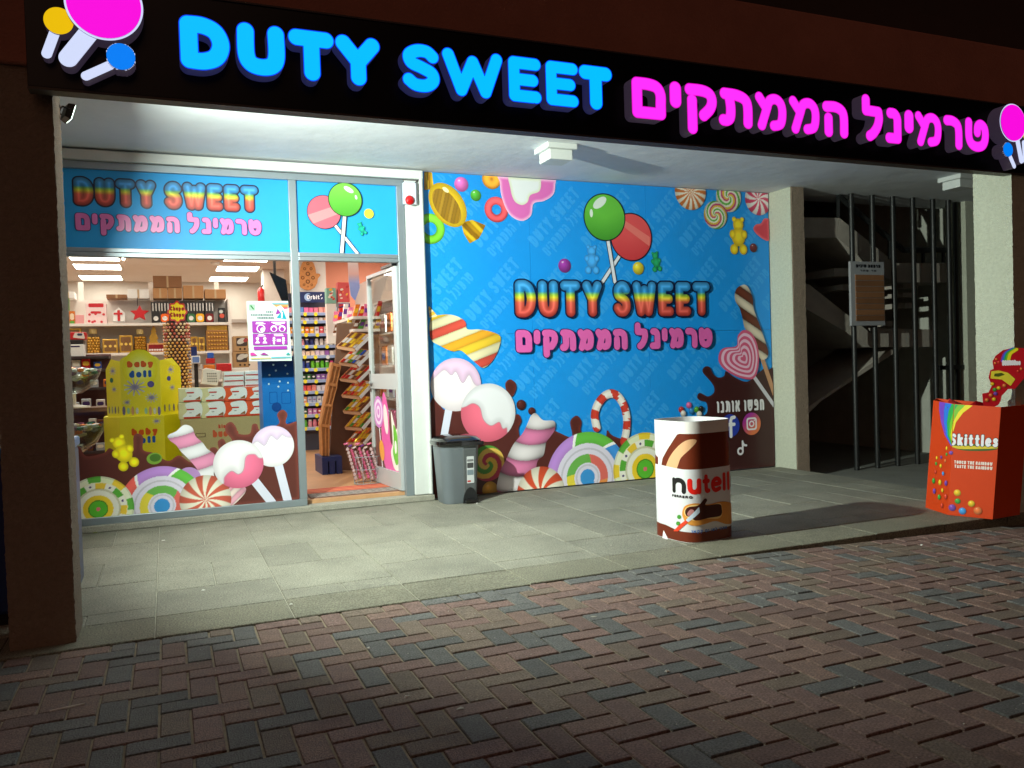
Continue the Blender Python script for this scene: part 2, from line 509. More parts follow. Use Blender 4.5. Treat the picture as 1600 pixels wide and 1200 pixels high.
def c_checker(c, r, rot=0.0):
    def f(X, Y, G):
        a = (np.arctan2(Y - c[1], X - c[0]) + rot) % (2 * PI); d = np.hypot(X - c[0], Y - c[1]) / r
        P = np.array([(238, 206, 60), (228, 236, 200), (96, 176, 66), (236, 240, 214)], float)
        o = np.where((d > .82)[:, None], P[np.floor(a / (2 * PI) * 16).astype(int) % 4], np.array([238, 236, 200.]))
        Q = np.array([(90, 172, 60), (240, 240, 228), (236, 200, 62), (240, 240, 228)], float)
        k2 = a / (2 * PI) * 16 + .5
        o = np.where(((d > .62) & (d < .80))[:, None], Q[np.floor(k2).astype(int) % 4], o)
        dot = (np.floor(k2).astype(int) % 2 == 1) & (np.hypot((d - .71) * 1.0, (k2 % 1 - .5) * .28) < .035)
        o = np.where(dot[:, None], np.array([70, 50, 110.]), o)
        o = np.where((d < .58)[:, None], np.array([240, 240, 226.]), o)
        o = np.where((d < .42)[:, None], np.array([240, 206, 50.]), o)
        o = np.where((d < .26)[:, None], np.array([92, 188, 54.]), o)
        o = np.where((d < .06)[:, None], np.array([220, 110, 120.]), o)
        o = np.where((np.abs(d - .26) < .015)[:, None], np.array([60, 130, 40.]), o)
        return o * (1.04 - .14 * (np.abs(d - .6) < .03) - .1 * (d > .95))[:, None]
    return f
def bear(c, h, ang=0.0):
    """gummy bear: union of discs, h = height"""
    P = [(0, .30, .17, .17), (-.13, .44, .07, .07), (.13, .44, .07, .07), (0, -.02, .22, .26), (-.19, .04, .10, .12), (.19, .04, .10, .12), (-.15, -.36, .13, .14), (.15, -.36, .13, .14)]
    ca, sa = math.cos(ang), math.sin(ang); S = []
    for x, y, a, b in P:
        S.append(s_ell((c[0] + h * (x * ca - y * sa), c[1] + h * (x * sa + y * ca)), a * h, b * h, ang))
    return s_or(*S), S
def c_bear(S, base):
    def f(X, Y, G):
        k = np.full(X.shape, .72)
        for s in S:
            d = -s[0](X, Y); k = np.where(d > 0, np.maximum(k * .93, .86 + np.clip(d / (abs(s[1][2] - s[1][0]) * .5 + 1e-9), 0, .6) * .5), k)
        return np.array(base, float) * k[:, None]
    return f

# ------------------------------------------------------------------ stroke lettering (rounded, Latin and Hebrew)
# glyph: (width, [(smooth, [(x, y) ...]) ...]) on a cap height of 1
GL = {
 'D': (.62, [(0, [(0, 0), (0, 1)]), (1, [(0, 1), (.28, 1), (.52, .85), (.62, .5), (.52, .15), (.28, 0), (0, 0)])]),
 'U': (.60, [(1, [(0, 1), (0, .35), (.09, .08), (.30, 0), (.51, .08), (.60, .35), (.60, 1)])]),
 'T': (.62, [(0, [(0, 1), (.62, 1)]), (0, [(.31, 1), (.31, 0)])]),
 'Y': (.62, [(0, [(0, 1), (.31, .48)]), (0, [(.62, 1), (.31, .48), (.31, 0)])]),
 'S': (.52, [(1, [(.50, .86), (.38, .99), (.18, .99), (.02, .85), (.06, .64), (.27, .52), (.47, .38), (.50, .17), (.36, .01), (.14, .01), (0, .14)])]),
 'W': (.92, [(0, [(0, 1), (.23, 0), (.46, .85), (.69, 0), (.92, 1)])]),
 'E': (.46, [(0, [(.46, 1), (0, 1), (0, 0), (.46, 0)]), (0, [(0, .5), (.40, .5)])]),
 'O': (.70, [(1, [(.35, 1), (.08, .85), (0, .5), (.08, .15), (.35, 0), (.62, .15), (.70, .5), (.62, .85), (.35, 1)])]),
 'C': (.60, [(1, [(.58, .82), (.35, 1), (.08, .85), (0, .5), (.08, .15), (.35, 0), (.58, .18)])]),
 'H': (.60, [(0, [(0, 0), (0, 1)]), (0, [(.6, 0), (.6, 1)]), (0, [(0, .5), (.6, .5)])]),
 'R': (.55, [(0, [(0, 0), (0, 1)]), (1, [(0, 1), (.35, 1), (.52, .78), (.35, .52), (0, .52)]), (0, [(.28, .52), (.55, 0)])]),
 'A': (.64, [(0, [(0, 0), (.32, 1), (.64, 0)]), (0, [(.12, .35), (.52, .35)])]),
 'I': (.0, [(0, [(0, 0), (0, 1)])]),
 'N': (.6, [(0, [(0, 0), (0, 1), (.6, 0), (.6, 1)])]),
 'B': (.52, [(0, [(0, 0), (0, 1)]), (1, [(0, 1), (.33, .98), (.44, .77), (.33, .54), (0, .52)]), (1, [(.2, .52), (.42, .46), (.52, .26), (.38, .02), (0, 0)])]),
 'F': (.46, [(0, [(.46, 1), (0, 1), (0, 0)]), (0, [(0, .52), (.38, .52)])]),
 'a': (.46, [(1, [(.46, .35), (.36, .62), (.14, .64), (0, .33), (.14, .02), (.36, .05), (.46, .35)]), (0, [(.46, .66), (.46, 0)])]),
 'b': (.48, [(0, [(0, 1), (0, 0)]), (1, [(0, .33), (.14, .64), (.36, .62), (.48, .33), (.36, .03), (.14, .01), (0, .33)])]),
 'd': (.48, [(0, [(.48, 1), (.48, 0)]), (1, [(.48, .33), (.34, .64), (.12, .62), (0, .33), (.12, .03), (.34, .01), (.48, .33)])]),
 'e': (.48, [(1, [(.02, .35), (.46, .38), (.40, .60), (.20, .66), (.02, .48), (.02, .18), (.18, 0), (.44, .08)])]),
 'i': (.0, [(0, [(0, 0), (0, .66)]), (0, [(0, .95), (0, .96)])]),
 'k': (.44, [(0, [(0, 0), (0, 1)]), (0, [(.42, .66), (.03, .3)]), (0, [(.16, .42), (.44, 0)])]),
 'l': (.0, [(0, [(0, 0), (0, 1)])]),
 'n': (.42, [(0, [(0, 0), (0, .66)]), (1, [(0, .42), (.12, .64), (.32, .64), (.42, .44), (.42, 0)])]),
 'o': (.50, [(1, [(.25, .66), (.06, .56), (0, .33), (.06, .1), (.25, 0), (.44, .1), (.5, .33), (.44, .56), (.25, .66)])]),
 'r': (.28, [(0, [(0, 0), (0, .66)]), (1, [(0, .40), (.1, .62), (.28, .64)])]),
 's': (.36, [(1, [(.35, .56), (.22, .66), (.06, .62), (.04, .46), (.2, .35), (.34, .24), (.33, .08), (.18, 0), (0, .07)])]),
 't': (.32, [(1, [(.14, .95), (.14, .2), (.2, .02), (.32, .03)]), (0, [(0, .66), (.30, .66)])]),
 'u': (.42, [(1, [(0, .66), (0, .22), (.1, .02), (.3, .02), (.42, .24)]), (0, [(.42, .66), (.42, 0)])]),
 'y': (.44, [(0, [(0, .66), (.23, .06)]), (0, [(.44, .66), (.14, -.3)])]),
 'h': (.42, [(0, [(0, 0), (0, 1)]), (1, [(0, .42), (.12, .64), (.32, .64), (.42, .44), (.42, 0)])]),
 'p': (.48, [(0, [(0, .66), (0, -.32)]), (1, [(0, .33), (.14, .64), (.36, .62), (.48, .33), (.36, .03), (.14, .01), (0, .33)])]),
 # Hebrew
 'fmem': (.62, [(1, [(0, 1), (.3, 1), (.52, .92), (.62, .68), (.62, .3), (.62, 0)]), (0, [(.62, 0), (0, 0), (0, 1)])]),
 'yod': (.0, [(0, [(0, 1), (0, .52)])]),
 'qof': (.62, [(1, [(0, 1), (.34, 1), (.55, .9), (.62, .66), (.56, .38), (.38, .12)]), (0, [(.06, .62), (.06, -.38)])]),
 'tav': (.66, [(1, [(.04, 1), (.36, .98), (.58, .86), (.66, .6), (.66, 0)]), (1, [(.16, .94), (.2, .5), (.18, .16), (.10, .04), (0, .03)])]),
 'mem': (.68, [(0, [(0, 1), (.2, .62)]), (0, [(.24, .70), (.06, 0)]), (1, [(.2, .62), (.32, .92), (.5, .98), (.64, .82), (.68, .5), (.62, .12), (.42, .02)])]),
 'he': (.60, [(1, [(0, .96), (.3, .98), (.52, .86), (.60, .6), (.60, 0)]), (0, [(.06, .52), (.06, 0)])]),
 'lamed': (.52, [(0, [(0, 1.42), (0, 1.0), (.50, .98)]), (1, [(.50, .98), (.52, .7), (.44, .38), (.28, .12), (.14, 0)])]),
 'nun': (.36, [(1, [(.06, 1), (.24, .98), (.35, .8), (.36, .5), (.36, 0)]), (0, [(.36, 0), (0, 0)])]),
 'resh': (.50, [(1, [(0, .98), (.22, .98), (.43, .85), (.50, .58), (.50, 0)])]),
 'tet': (.62, [(1, [(0, 1), (0, .4), (.1, .1), (.31, 0), (.52, .1), (.62, .4), (.6, .8), (.46, .96), (.34, .86), (.32, .62)])]),
 'vav': (.12, [(0, [(0, 1), (.12, .92), (.12, 0)])]),
 'alef': (.62, [(0, [(0, 1), (.62, 0)]), (1, [(.58, 1), (.56, .72), (.36, .50)]), (1, [(.16, .74), (.02, .42), (.04, 0)])]),
 'shin': (.76, [(1, [(0, 1), (.03, .3), (.2, .03), (.5, .06), (.7, .35), (.76, 1)]), (1, [(.38, 1), (.36, .55), (.1, .38)])]),
 'pe': (.58, [(1, [(.3, .56), (.06, .56), (.04, .95), (.34, 1), (.54, .82), (.58, .5), (.56, .04)]), (0, [(.56, .03), (0, .03)])]),
 'het': (.58, [(0, [(.04, 0), (.04, .96)]), (1, [(.04, .96), (.34, .98), (.52, .84), (.58, .58), (.58, 0)])]),
}
HEB = ['fmem', 'yod', 'qof', 'tav', 'mem', 'mem', 'he', ' ', 'lamed', 'nun', 'yod', 'mem', 'resh', 'tet']
HEB2 = ['vav', 'nun', 'tav', 'vav', 'alef', ' ', 'vav', 'shin', 'pe', 'het']
def glyph_paths(g, x0, z0, sx, H, slant=0.0):
    out = []
    for sm, P in GL[g][1]:
        Q = [(x0 + (p[0]) * sx + slant * p[1] * H, z0 + p[1] * H) for p in P]
        out.append([tuple(q) for q in (catmull(Q, 6, False) if sm and len(Q) > 2 else Q)])
    return out
def layout(text, x0, x1, z0, z1, hw, gap=.10, space=.35, slant=0.0):
    """list of (glyph, paths): the word fills x0..x1, cap height (with stroke) fills z0..z1"""
    H = (z1 - z0) - 2 * hw
    nat = 0.0; k = 0
    for g in text:
        if g == ' ': nat += space
        else: nat += GL[g][0]; k += 1
    fixed = k * 2 * hw
    ngap = (len(text) - 1) * gap
    sx = (abs(x1 - x0) - fixed) / max(1e-6, nat + ngap)
    x = x0; out = []
    for g in text:
        if g == ' ': x += (space + gap) * sx; continue
        out.append((g, glyph_paths(g, x + hw, z0 + hw, sx, H, slant)))
        x += GL[g][0] * sx + 2 * hw + gap * sx
    return out
def word_shape(text, x0, x1, z0, z1, hw, **k):
    return s_stroke([p for g, P in layout(text, x0, x1, z0, z1, hw, **k) for p in P], hw)
RAINBOW = [(0, (196, 66, 60)), (.40, (226, 96, 78)), (.46, (226, 150, 60)), (.54, (222, 214, 50)), (.62, (140, 196, 80)), (.70, (40, 140, 210)), (1, (70, 160, 226))]
def puffy(z0, z1, hw, stops=RAINBOW):
    g = c_vert(z0, z1, stops)
    def f(X, Y, G):
        d = np.clip(-G / hw, 0, 1)
        return g(X, Y, G) * (.62 + .45 * np.sqrt(d))[:, None] + 26 * np.clip((d - .55) * 2.2, 0, 1)[:, None]
    return f
def zz(surf, ox, oy, s):
    """coordinates read in an enlarged view of the photo (origin ox, oy, scale s) -> surface coordinates"""
    def f(*pts):
        q = [surf.px(ox + p[0] / s, oy + p[1] / s) for p in pts]
        return q if len(q) > 1 else q[0]
    return f
def vr(surf, u, v, r):
    """a radius of r photo pixels, measured vertically at (u, v), in surface units"""
    return abs(surf.px(u, v - r)[1] - surf.px(u, v + r)[1]) / 2

# ================================================================== THE FLOODLIGHT ON THE LEFT PILLAR
LP = Vector((-2.505, -2.555, 2.425))
aim = Vector((0.92, 0.33, -0.30)).normalized()
flood = thing('floodlight', 'small black floodlight bracketed high on the inner side of the left pillar', 'floodlight', LP)
fl_rot = aim.to_track_quat('-Z', 'Y').to_matrix()
def fl(pts): return [tuple(np.array(LP) + np.array(fl_rot @ Vector(p))) for p in pts]
M_black = pm('black_plastic', (18, 18, 18), 0.4)
b = MB()
b.loft([fl([(-.042, -.032, .03), (.042, -.032, .03), (.042, .032, .03), (-.042, .032, .03)]), fl([(-.05, -.04, .0), (.05, -.04, .0), (.05, .04, .0), (-.05, .04, .0)])])
b.build('housing', M_black, flood, bevel=.004)
b = MB()
b.add(fl([(-.044, -.035, -.0025), (.044, -.035, -.0025), (.044, .035, -.0025), (-.044, .035, -.0025)]), [(0, 3, 2, 1)])
b.build('led_panel', pm('lit_led', (255, 255, 255), emit=(225, 255, 236), estr=6.0), flood)
b = MB()
q = fl([(-.056, 0, .015), (-.056, 0, .05), (.056, 0, .05), (.056, 0, .015)])
b.tube(q, .004, 6)
b.cyl(fl([(0, 0, .05)])[0], (-2.55, -2.63, 2.44), .008, 6)
b.build('bracket', M_black, flood)
ld = bpy.data.lights.new('floodlight_beam', 'AREA')
ld.shape = 'SQUARE'; ld.size = 0.07
ld.energy = 215.0
ld.spread = math.radians(140)
ld.color = (0.90, 1.0, 0.88)
lo = bpy.data.objects.new('floodlight_beam', ld)
COL.objects.link(lo)
lo.parent = flood
lo.location = aim * 0.012
lo.rotation_euler = aim.to_track_quat('-Z', 'Y').to_euler()

# ================================================================== SETTING
M_sand = pm('joint_sand', (140, 128, 108), 0.95, var=.25, vscale=30, bump=.4, bscale=300)
M_asph = pm('asphalt', (60, 58, 56), 0.9, var=.2, vscale=8, bump=.4, bscale=250)
M_slab = pm('paving_slab', (126, 125, 112), 0.78, var=.26, vscale=2.4, bump=.5, bscale=190, rnd=.10, speck=.34)
M_kerb = pm('kerb_slab', (116, 114, 98), 0.8, var=.24, vscale=3, bump=.6, bscale=170, rnd=.06, speck=.38)
M_slabb = pm('slab_bed', (168, 166, 152), 0.95, var=.2, vscale=20)
def gz(x): return -0.005 - 0.027 * min(max(0.0, x - 0.7), 2.8)

b = MB(); b.add([(-120, -120, -.30), (120, -120, -.30), (120, 120, -.30), (-120, 120, -.30)], [(0, 1, 2, 3)])
tag(b.build('ground', M_asph), kind='structure')

# brick pavement in 90-degree herringbone
BX0, BX1, BY0, BY1 = -5.0, 8.0, -8.4, -3.005
b = MB()
for xa_, xb_ in ((BX0, .7), (.7, 3.5), (3.5, BX1)): b.add([(xa_, BY0, gz(xa_) - .008), (xb_, BY0, gz(xb_) - .008), (xb_, BY1, gz(xb_) - .008), (xa_, BY1, gz(xa_) - .008)], [(0, 1, 2, 3)])
pave = tag(b.build('brick_pavement', M_sand), kind='structure')
BM = [pm('brick_red', (114, 91, 84), .8, var=.22, vscale=9, bump=.6, bscale=200, rnd=.2, speck=.36),
      pm('brick_rust', (119, 96, 86), .8, var=.22, vscale=9, bump=.6, bscale=200, rnd=.2, speck=.36),
      pm('brick_grey', (94, 94, 92), .8, var=.2, vscale=9, bump=.6, bscale=200, rnd=.16, speck=.36),
      pm('brick_brown', (110, 96, 84), .8, var=.22, vscale=9, bump=.6, bscale=200, rnd=.2, speck=.36)]
BL, BW = .2, .1
def brick_geo(lx, ly, j=.007, c=.004):
    hx, hy = lx / 2 - j / 2 - .0008, ly / 2 - j / 2 - .0008
    R = lambda i, z: [(-hx + i, -hy + i, z), (hx - i, -hy + i, z), (hx - i, hy - i, z), (-hx + i, hy - i, z)]
    return MB().loft([R(0, -.05), R(0, -c), R(c * .5, -c * .3), R(c, 0)])
bmesh_cache = {}
for o_ in (0, 1, 2):
    for k in range(4):
        me = (brick_geo(BL, BW) if o_ == 0 else brick_geo(BW, BL) if o_ == 1 else brick_geo(BW, BW)).mesh('brick')
        me.materials.append(BM[k]); bmesh_cache[o_, k] = me
def proj(p):
    v = np.array(p) - CC; z = v @ FW
    return (800 + CF * (v @ RT) / z, 600 + CF * (v @ DN) / z, z)
cells = []
nI = int((BX1 - BX0) / BW); nJ = int((BY1 - BY0) / BW)
for i in range(nI):
    for j in range(nJ):
        d = (i - j) % 4
        if d == 0: o_, cx, cy = 0, BX0 + (i + 1) * BW, BY1 - (j + .5) * BW
        elif d == 2: o_, cx, cy = 1, BX0 + (i + .5) * BW, BY1 - (j) * BW
        else: continue
        if o_ == 1 and j == 0: o_, cy = 2, BY1 - .5 * BW
        if cx + BL / 2 > BX1 or cy + BL / 2 > BY1 + .11: continue
        r_ = random.random(); k = 0 if r_ < .34 else 1 if r_ < .52 else 2 if r_ < .82 else 3
        u, v, zc = proj((cx, cy, gz(cx))) if (np.array((cx, cy, 0)) - CC) @ FW > .3 else (9e9, 9e9, 1)
        vis = -40 < u < 1640 and 700 < v < 1230
        cells.append((1 / zc ** 3 if vis else 0, o_, k, cx, cy))
cells.sort(key=lambda t: -t[0])
rest = [MB() for _ in range(4)]
for n_, (w_, o_, k, cx, cy) in enumerate(cells):
    z = gz(cx) + random.gauss(0, .0012)
    sl = .027 if .7 < cx < 3.5 else 0.0
    rx, ry = random.gauss(0, .006), sl + random.gauss(0, .005)
    if n_ < 300:
        o = bpy.data.objects.new('brick', bmesh_cache[o_, k]); COL.objects.link(o); o.parent = pave
        o.location = (cx, cy, z); o.rotation_euler = (rx, ry, random.gauss(0, .008))
    else:
        g = brick_geo(BL, BW) if o_ == 0 else brick_geo(BW, BL) if o_ == 1 else brick_geo(BW, BW)
        rest[k].add([(p[0] + cx, p[1] + cy, p[2] + z - p[0] * sl + p[1] * rx) for p in g.v], g.f)
big = MB(); mi = []
for k in range(4):
    n0 = len(big.f); big.add(rest[k].v, rest[k].f); mi += [k] * (len(big.f) - n0)
me = big.mesh('brick')
for k in range(4): me.materials.append(BM[k])
me.polygons.foreach_set('material_index', mi)
tag(link('brick', me, None, pave), 'the farther herringbone bricks running on to the sides', kind='stuff')

# platform of concrete slabs
PX1 = 3.80
b = MB(); b.box(-6.0, PX1 - .012, -2.985, .0, -.28, -.009)
plat = tag(b.build('platform', M_slabb), kind='structure')
def slab(x0, x1, y0, y1, z1=0.0, zb=-.12, mt=None):
    z = z1 + random.gauss(0, .0011); c = .004; j = .0025
    R = lambda i, zz_: [(x0 + j + i, y0 + j + i, zz_), (x1 - j - i, y0 + j + i, zz_), (x1 - j - i, y1 - j - i, zz_), (x0 + j + i, y1 - j - i, zz_)]
    return MB().loft([R(0, zb), R(0, z - c), R(c, z)]).build('slab', mt or M_slab, plat)
xs = [-2.225 + .613 * k for k in range(-6, 10)] + [PX1]
for ci in range(len(xs) - 1):
    x0, x1 = xs[ci], xs[ci + 1]
    y = -.07 - (0.0 if ci % 2 else .30); k = 0
    if ci % 2 == 0: slab(x0, x1, y, -.07)
    while y > -2.64:
        y2 = max(-2.66, y - .6)
        if y - y2 > .05:
            if k % 2 == 0 and x1 - x0 > .4:
                xm = (x0 + x1) / 2 + random.uniform(-.02, .02); slab(x0, xm, y2, y); slab(xm, x1, y2, y)
            else: slab(x0, x1, y2, y)
        y = y2; k += 1
    slab(x0, x1, -3.0, -2.66, z1=-.001, zb=-.26, mt=M_kerb)
b = MB(); b.box(PX1 + .002, 10, -3.0, 4.0, -.3, -.095)
tag(b.build('stair_lobby_floor', pm('lobby_concrete', (112, 114, 108), .85, var=.15, vscale=4, bump=.3, bscale=120, speck=.15)), kind='structure')

# ------------------------------------------------------------------ the building
bld = thing('shop_building', 'concrete building with stucco pillars and white soffit over the candy shop', 'building', (0, 0, 0))
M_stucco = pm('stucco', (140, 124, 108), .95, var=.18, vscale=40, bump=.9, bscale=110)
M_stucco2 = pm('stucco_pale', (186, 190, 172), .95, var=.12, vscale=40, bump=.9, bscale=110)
M_plaster = pm('soffit_plaster', (222, 227, 231), .8, var=.06, vscale=2.2, bump=.8, bscale=3.0)
M_white = pm('white_paint', (206, 211, 208), .55, var=.04, vscale=6)
M_beam = pm('brown_render', (160, 104, 88), .9, var=.15, vscale=3, bump=.3, bscale=80)
M_dark = pm('dark_render', (62, 48, 42), .9, var=.15, vscale=3)
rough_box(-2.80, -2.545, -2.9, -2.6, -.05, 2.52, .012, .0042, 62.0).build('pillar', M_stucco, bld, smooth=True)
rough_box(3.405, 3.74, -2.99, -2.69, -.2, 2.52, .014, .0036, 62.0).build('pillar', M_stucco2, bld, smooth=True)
MB().box(-7, 11, -2.73, .25, 2.89, 3.05).build('soffit', M_plaster, bld)
MB().box(-7, 11, -2.92, -2.732, 2.52, 3.32).build('beam', M_beam, bld, bevel=.01)
MB().box(-7, 11, -2.60, -2.2, 3.325, 3.62).build('upper_ledge', M_dark, bld)
MB().box(-7, 11, -2.0, -1.8, 3.05, 8).build('upper_wall', M_dark, bld)
MB().box(-7, -4.45, .0, .2, -.1, 2.888).build('wall', M_white, bld)
MB().box(-7, -6.8, -3.0, -.002, -.1, 2.888).build('side_wall', M_dark, bld)
MB().box(.0, 3.795, .035, .2, -.05, 2.888).build('wall', M_white, bld)
# post between door and mural, with the white pipe
MB().box(-.168, -.012, -.045, .2, .055, 2.79).build('door_post', M_white, bld, bevel=.006)
MB().cyl((-.028, -.06, 0.06), (-.028, -.06, 2.86), .018, 10).build('pipe', M_white, bld, smooth=True)
# column between mural and stairs: smooth white flank, rough front
MB().box(3.796, 3.80, -.325, .03, -.1, 2.888).build('column_flank', M_stucco2, bld)
rough_box(3.802, 3.96, -.335, .2, -.1, 2.888, .02, .004).build('column', M_stucco, bld, smooth=True)
# stairwell shell
rough_box(6.44, 6.62, -.22, .05, -.1, 2.888, .03, .003).build('column', M_stucco2, bld, smooth=True)
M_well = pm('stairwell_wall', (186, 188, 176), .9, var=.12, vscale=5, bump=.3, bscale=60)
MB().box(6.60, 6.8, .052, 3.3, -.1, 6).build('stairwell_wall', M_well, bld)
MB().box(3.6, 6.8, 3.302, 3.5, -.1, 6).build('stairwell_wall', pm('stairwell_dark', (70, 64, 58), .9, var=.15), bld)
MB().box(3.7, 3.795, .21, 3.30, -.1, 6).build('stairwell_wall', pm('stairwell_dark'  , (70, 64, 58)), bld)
MB().box(3.4, 10, .26, 3.5, 5.5, 5.6).build('stairwell_roof', M_dark, bld)
MB().box(6.82, 11, -.5, -.3, -.1, 2.888).build('wall', M_dark, bld)
# shop interior shell
M_iwall = pm('interior_wall', (208, 202, 194), .8, var=.05, vscale=3)
M_iceil = pm('interior_ceiling', (222, 212, 204), .8, var=.05, vscale=2)
M_wood = pm('laminate_floor', (190, 146, 106), .35, var=.16, vscale=6, rnd=0)
IC = 2.75
MB().box(-4.6, 1.5, .06, 8.2, .0, .08).build('shop_floor', M_wood, bld)
MB().box(-4.6, 1.5, .06, 8.2, IC, IC + .1).build('shop_ceiling', M_iceil, bld)
MB().box(-4.6, 1.5, 8.2, 8.3, 0, IC).build('shop_wall', M_iwall, bld)
MB().box(-4.7, -4.6, .06, 8.3, 0, IC + .1).build('shop_wall', M_iwall, bld)
MB().box(1.5, 1.6, .21, 8.3, 0, IC + .1).build('shop_wall', M_iwall, bld)
MB().box(.0, 1.5, .202, .26, .08, IC).build('shop_wall', M_iwall, bld)
# step under the shop front
MB().box(-4.45, -.0, -.075, .058, .0, .05).build('door_step', pm('step_concrete', (150, 148, 136), .9, var=.15, vscale=12, bump=.5, bscale=90, speck=.15), bld, bevel=.006)

# ceiling junction boxes
def jbox(u, v, lbl):
    p = UZ(u, v, 2.89)
    t = thing('ceiling_box', lbl, 'junction box', (p[0], p[1], 2.888), 'white boxes on the soffit')
    x, y = p[0], p[1]
    MB().box(x - .13, x + .13, y - .13, y + .13, 2.845, 2.8895).build('base_plate', M_white, t, bevel=.006)
    MB().box(x - .10, x + .10, y - .10, y + .10, 2.765, 2.845).build('cover', M_white, t, bevel=.006)
jbox(868, 229, 'square white junction box on the soffit above the mural')
jbox(1497, 276, 'square white junction box on the soffit by the right pillar')

# ================================================================== ILLUMINATED SIGN
SX0, SX1, SZ0, SZ1, SY = -2.625, 3.80, 2.405, 2.868, -3.0
sign = thing('shop_sign', 'long black fascia sign with glowing blue and pink channel letters', 'sign', (.5, SY, SZ0))
M_sign = pm('sign_panel', (7, 7, 13), .3, spec=.35)
MB().box(SX0, SX1, SY, -2.925, SZ0, SZ1).build('panel', M_sign, sign, bevel=.003)
M_trim = pm('bronze_trim', (64, 52, 44), .5)
MB().box(SX0, SX1, SY - .006, -2.93, SZ0 - .012, SZ0 - .001).build('trim', M_trim, sign)
MB().box(SX0, SX1, SY - .006, -2.93, SZ1 + .001, SZ1 + .009).build('trim', M_trim, sign)
LD = .08
SS = plane_y(SY - LD)
M_ret = pm('letter_return', (110, 100, 116), .5, emit=(92, 78, 104), estr=.2)  # letter sides emit faintly, standing in for light leaking from the faces
M_retb = pm('letter_return_blue', (96, 98, 130), .5, emit=(58, 62, 128), estr=.26)
RIM = {}
def channel(shape, face_mat, name='letter', cell=.005, depth=LD, base=0.0, lbl=None):
    fn, bb = shape
    X, Y, G, fl_, sg = march(fn, (bb[0] - cell, bb[1] - cell, bb[2] + cell, bb[3] + cell), cell)
    o_ = off(sign)
    F_ = SS.at(X, Y, depth - LD) - o_; B_ = SS.at(X, Y, base - LD - .0005) - o_
    n = len(X); sgl = sg.tolist()
    me = bpy.data.meshes.new(name)
    fs = [(b_, a_, a_ + n, b_ + n) for a_, b_ in sgl]
    me.from_pydata(np.concatenate([F_, B_]).tolist(), [], fs); me.update()
    body = link(name, me, M_retb if face_mat.name == 'lit_blue' else M_ret, sign)
    if lbl: body['label'] = lbl
    me2 = bpy.data.meshes.new(name + '_face')
    if name == 'letter':
        rim = s_sub(shape, s_grow(shape, -.0045)); inner = s_grow(shape, -.0045)
        for nm_, sh, mt_ in (('letter_glow_edge', rim, RIM[face_mat.name]), ('letter_face', inner, face_mat)):
            X2, Y2, G2, f2_, _ = march(sh[0], (bb[0] - .003, bb[1] - .003, bb[2] + .003, bb[3] + .003), .003)
            m3 = bpy.data.meshes.new(nm_); m3.from_pydata((SS.at(X2, Y2, depth - LD + .0006) - o_).tolist(), [], f2_); m3.update(); link(nm_, m3, mt_, body)
        return
    me2.from_pydata((SS.at(X, Y, depth - LD + .0006) - o_).tolist(), [], fl_); me2.update()
    link(name + '_face', me2, face_mat, body)
def lit(name, rgb, s=1.0): return pm(name, rgb, .4, emit=rgb, estr=s)
M_lb = lit('lit_blue', (4, 184, 255), 1.08); M_lp = lit('lit_pink', (255, 48, 248), 1.05)
RIM['lit_blue'] = lit('lit_blue_edge', (6, 70, 255), 1.1); RIM['lit_pink'] = lit('lit_pink_edge', (240, 8, 214), 1.0)  # deeper glowing outline, suggests the halo round the letters
M_mg = lit('lit_magenta', (250, 12, 226), .95); M_ye = lit('lit_yellow', (240, 196, 8), .9)
M_bl = lit('lit_azure', (0, 128, 250), .95); M_wh = lit('lit_white', (206, 218, 250), 1.0)
def sx(u, v): return SS.px(u, v)[0]
def box_glyph(g, u0, u1, v, z0, z1, hw):
    x0, x1 = sx(u0, v), sx(u1, v)
    w = GL[g][0]
    if w < .01: hw2 = (x1 - x0) / 2; return s_stroke(glyph_paths(g, (x0 + x1) / 2, z0 + hw2, 1, z1 - z0 - 2 * hw2), hw2)
    return s_stroke(glyph_paths(g, x0 + hw, z0 + hw, (x1 - x0 - 2 * hw) / w, z1 - z0 - 2 * hw), hw)
zt, zb_ = SS.px(300, 24)[1], SS.px(320, 110)[1]
for g, u0, u1, v in [('D', 280, 359.5, 66), ('U', 370, 445.5, 77), ('T', 450.5, 523, 88), ('Y', 524, 594.5, 95), ('S', 628, 688, 108),
                     ('W', 691, 786, 118), ('E', 794, 846, 128), ('E', 852.5, 904, 136), ('T', 904.5, 957, 142)]:
    channel(box_glyph(g, u0, u1, v, zb_, zt, .040 if g in 'DUTY' else .034), M_lb)
zt2, zb2 = SS.px(1012, 122)[1], SS.px(1012, 186)[1]
Zp4 = lambda x: 960 + x / 4; Zp5 = lambda x: 1300 + x / 5.3333
for g, u0, u1, v in [('fmem', Zp4(108), Zp4(320), 152), ('yod', Zp4(345), Zp4(418), 155), ('qof', Zp4(440), Zp4(640), 160), ('tav', Zp4(650), Zp4(862), 170),
                     ('mem', Zp4(880), Zp4(1075), 176), ('mem', Zp4(1092), Zp4(1282), 182), ('he', Zp4(1300), Zp4(1460), 187), ('lamed', Zp5(250), Zp5(425), 190),
                     ('nun', Zp5(442), Zp5(578), 195), ('yod', Zp5(603), Zp5(680), 197), ('mem', Zp5(692), Zp5(912), 200), ('resh', Zp5(928), Zp5(1085), 204), ('tet', Zp5(1110), Zp5(1305), 208)]:
    channel(box_glyph(g, u0, u1, v, zb2, zt2, .034 if g not in ('mem',) else .031), M_lp)
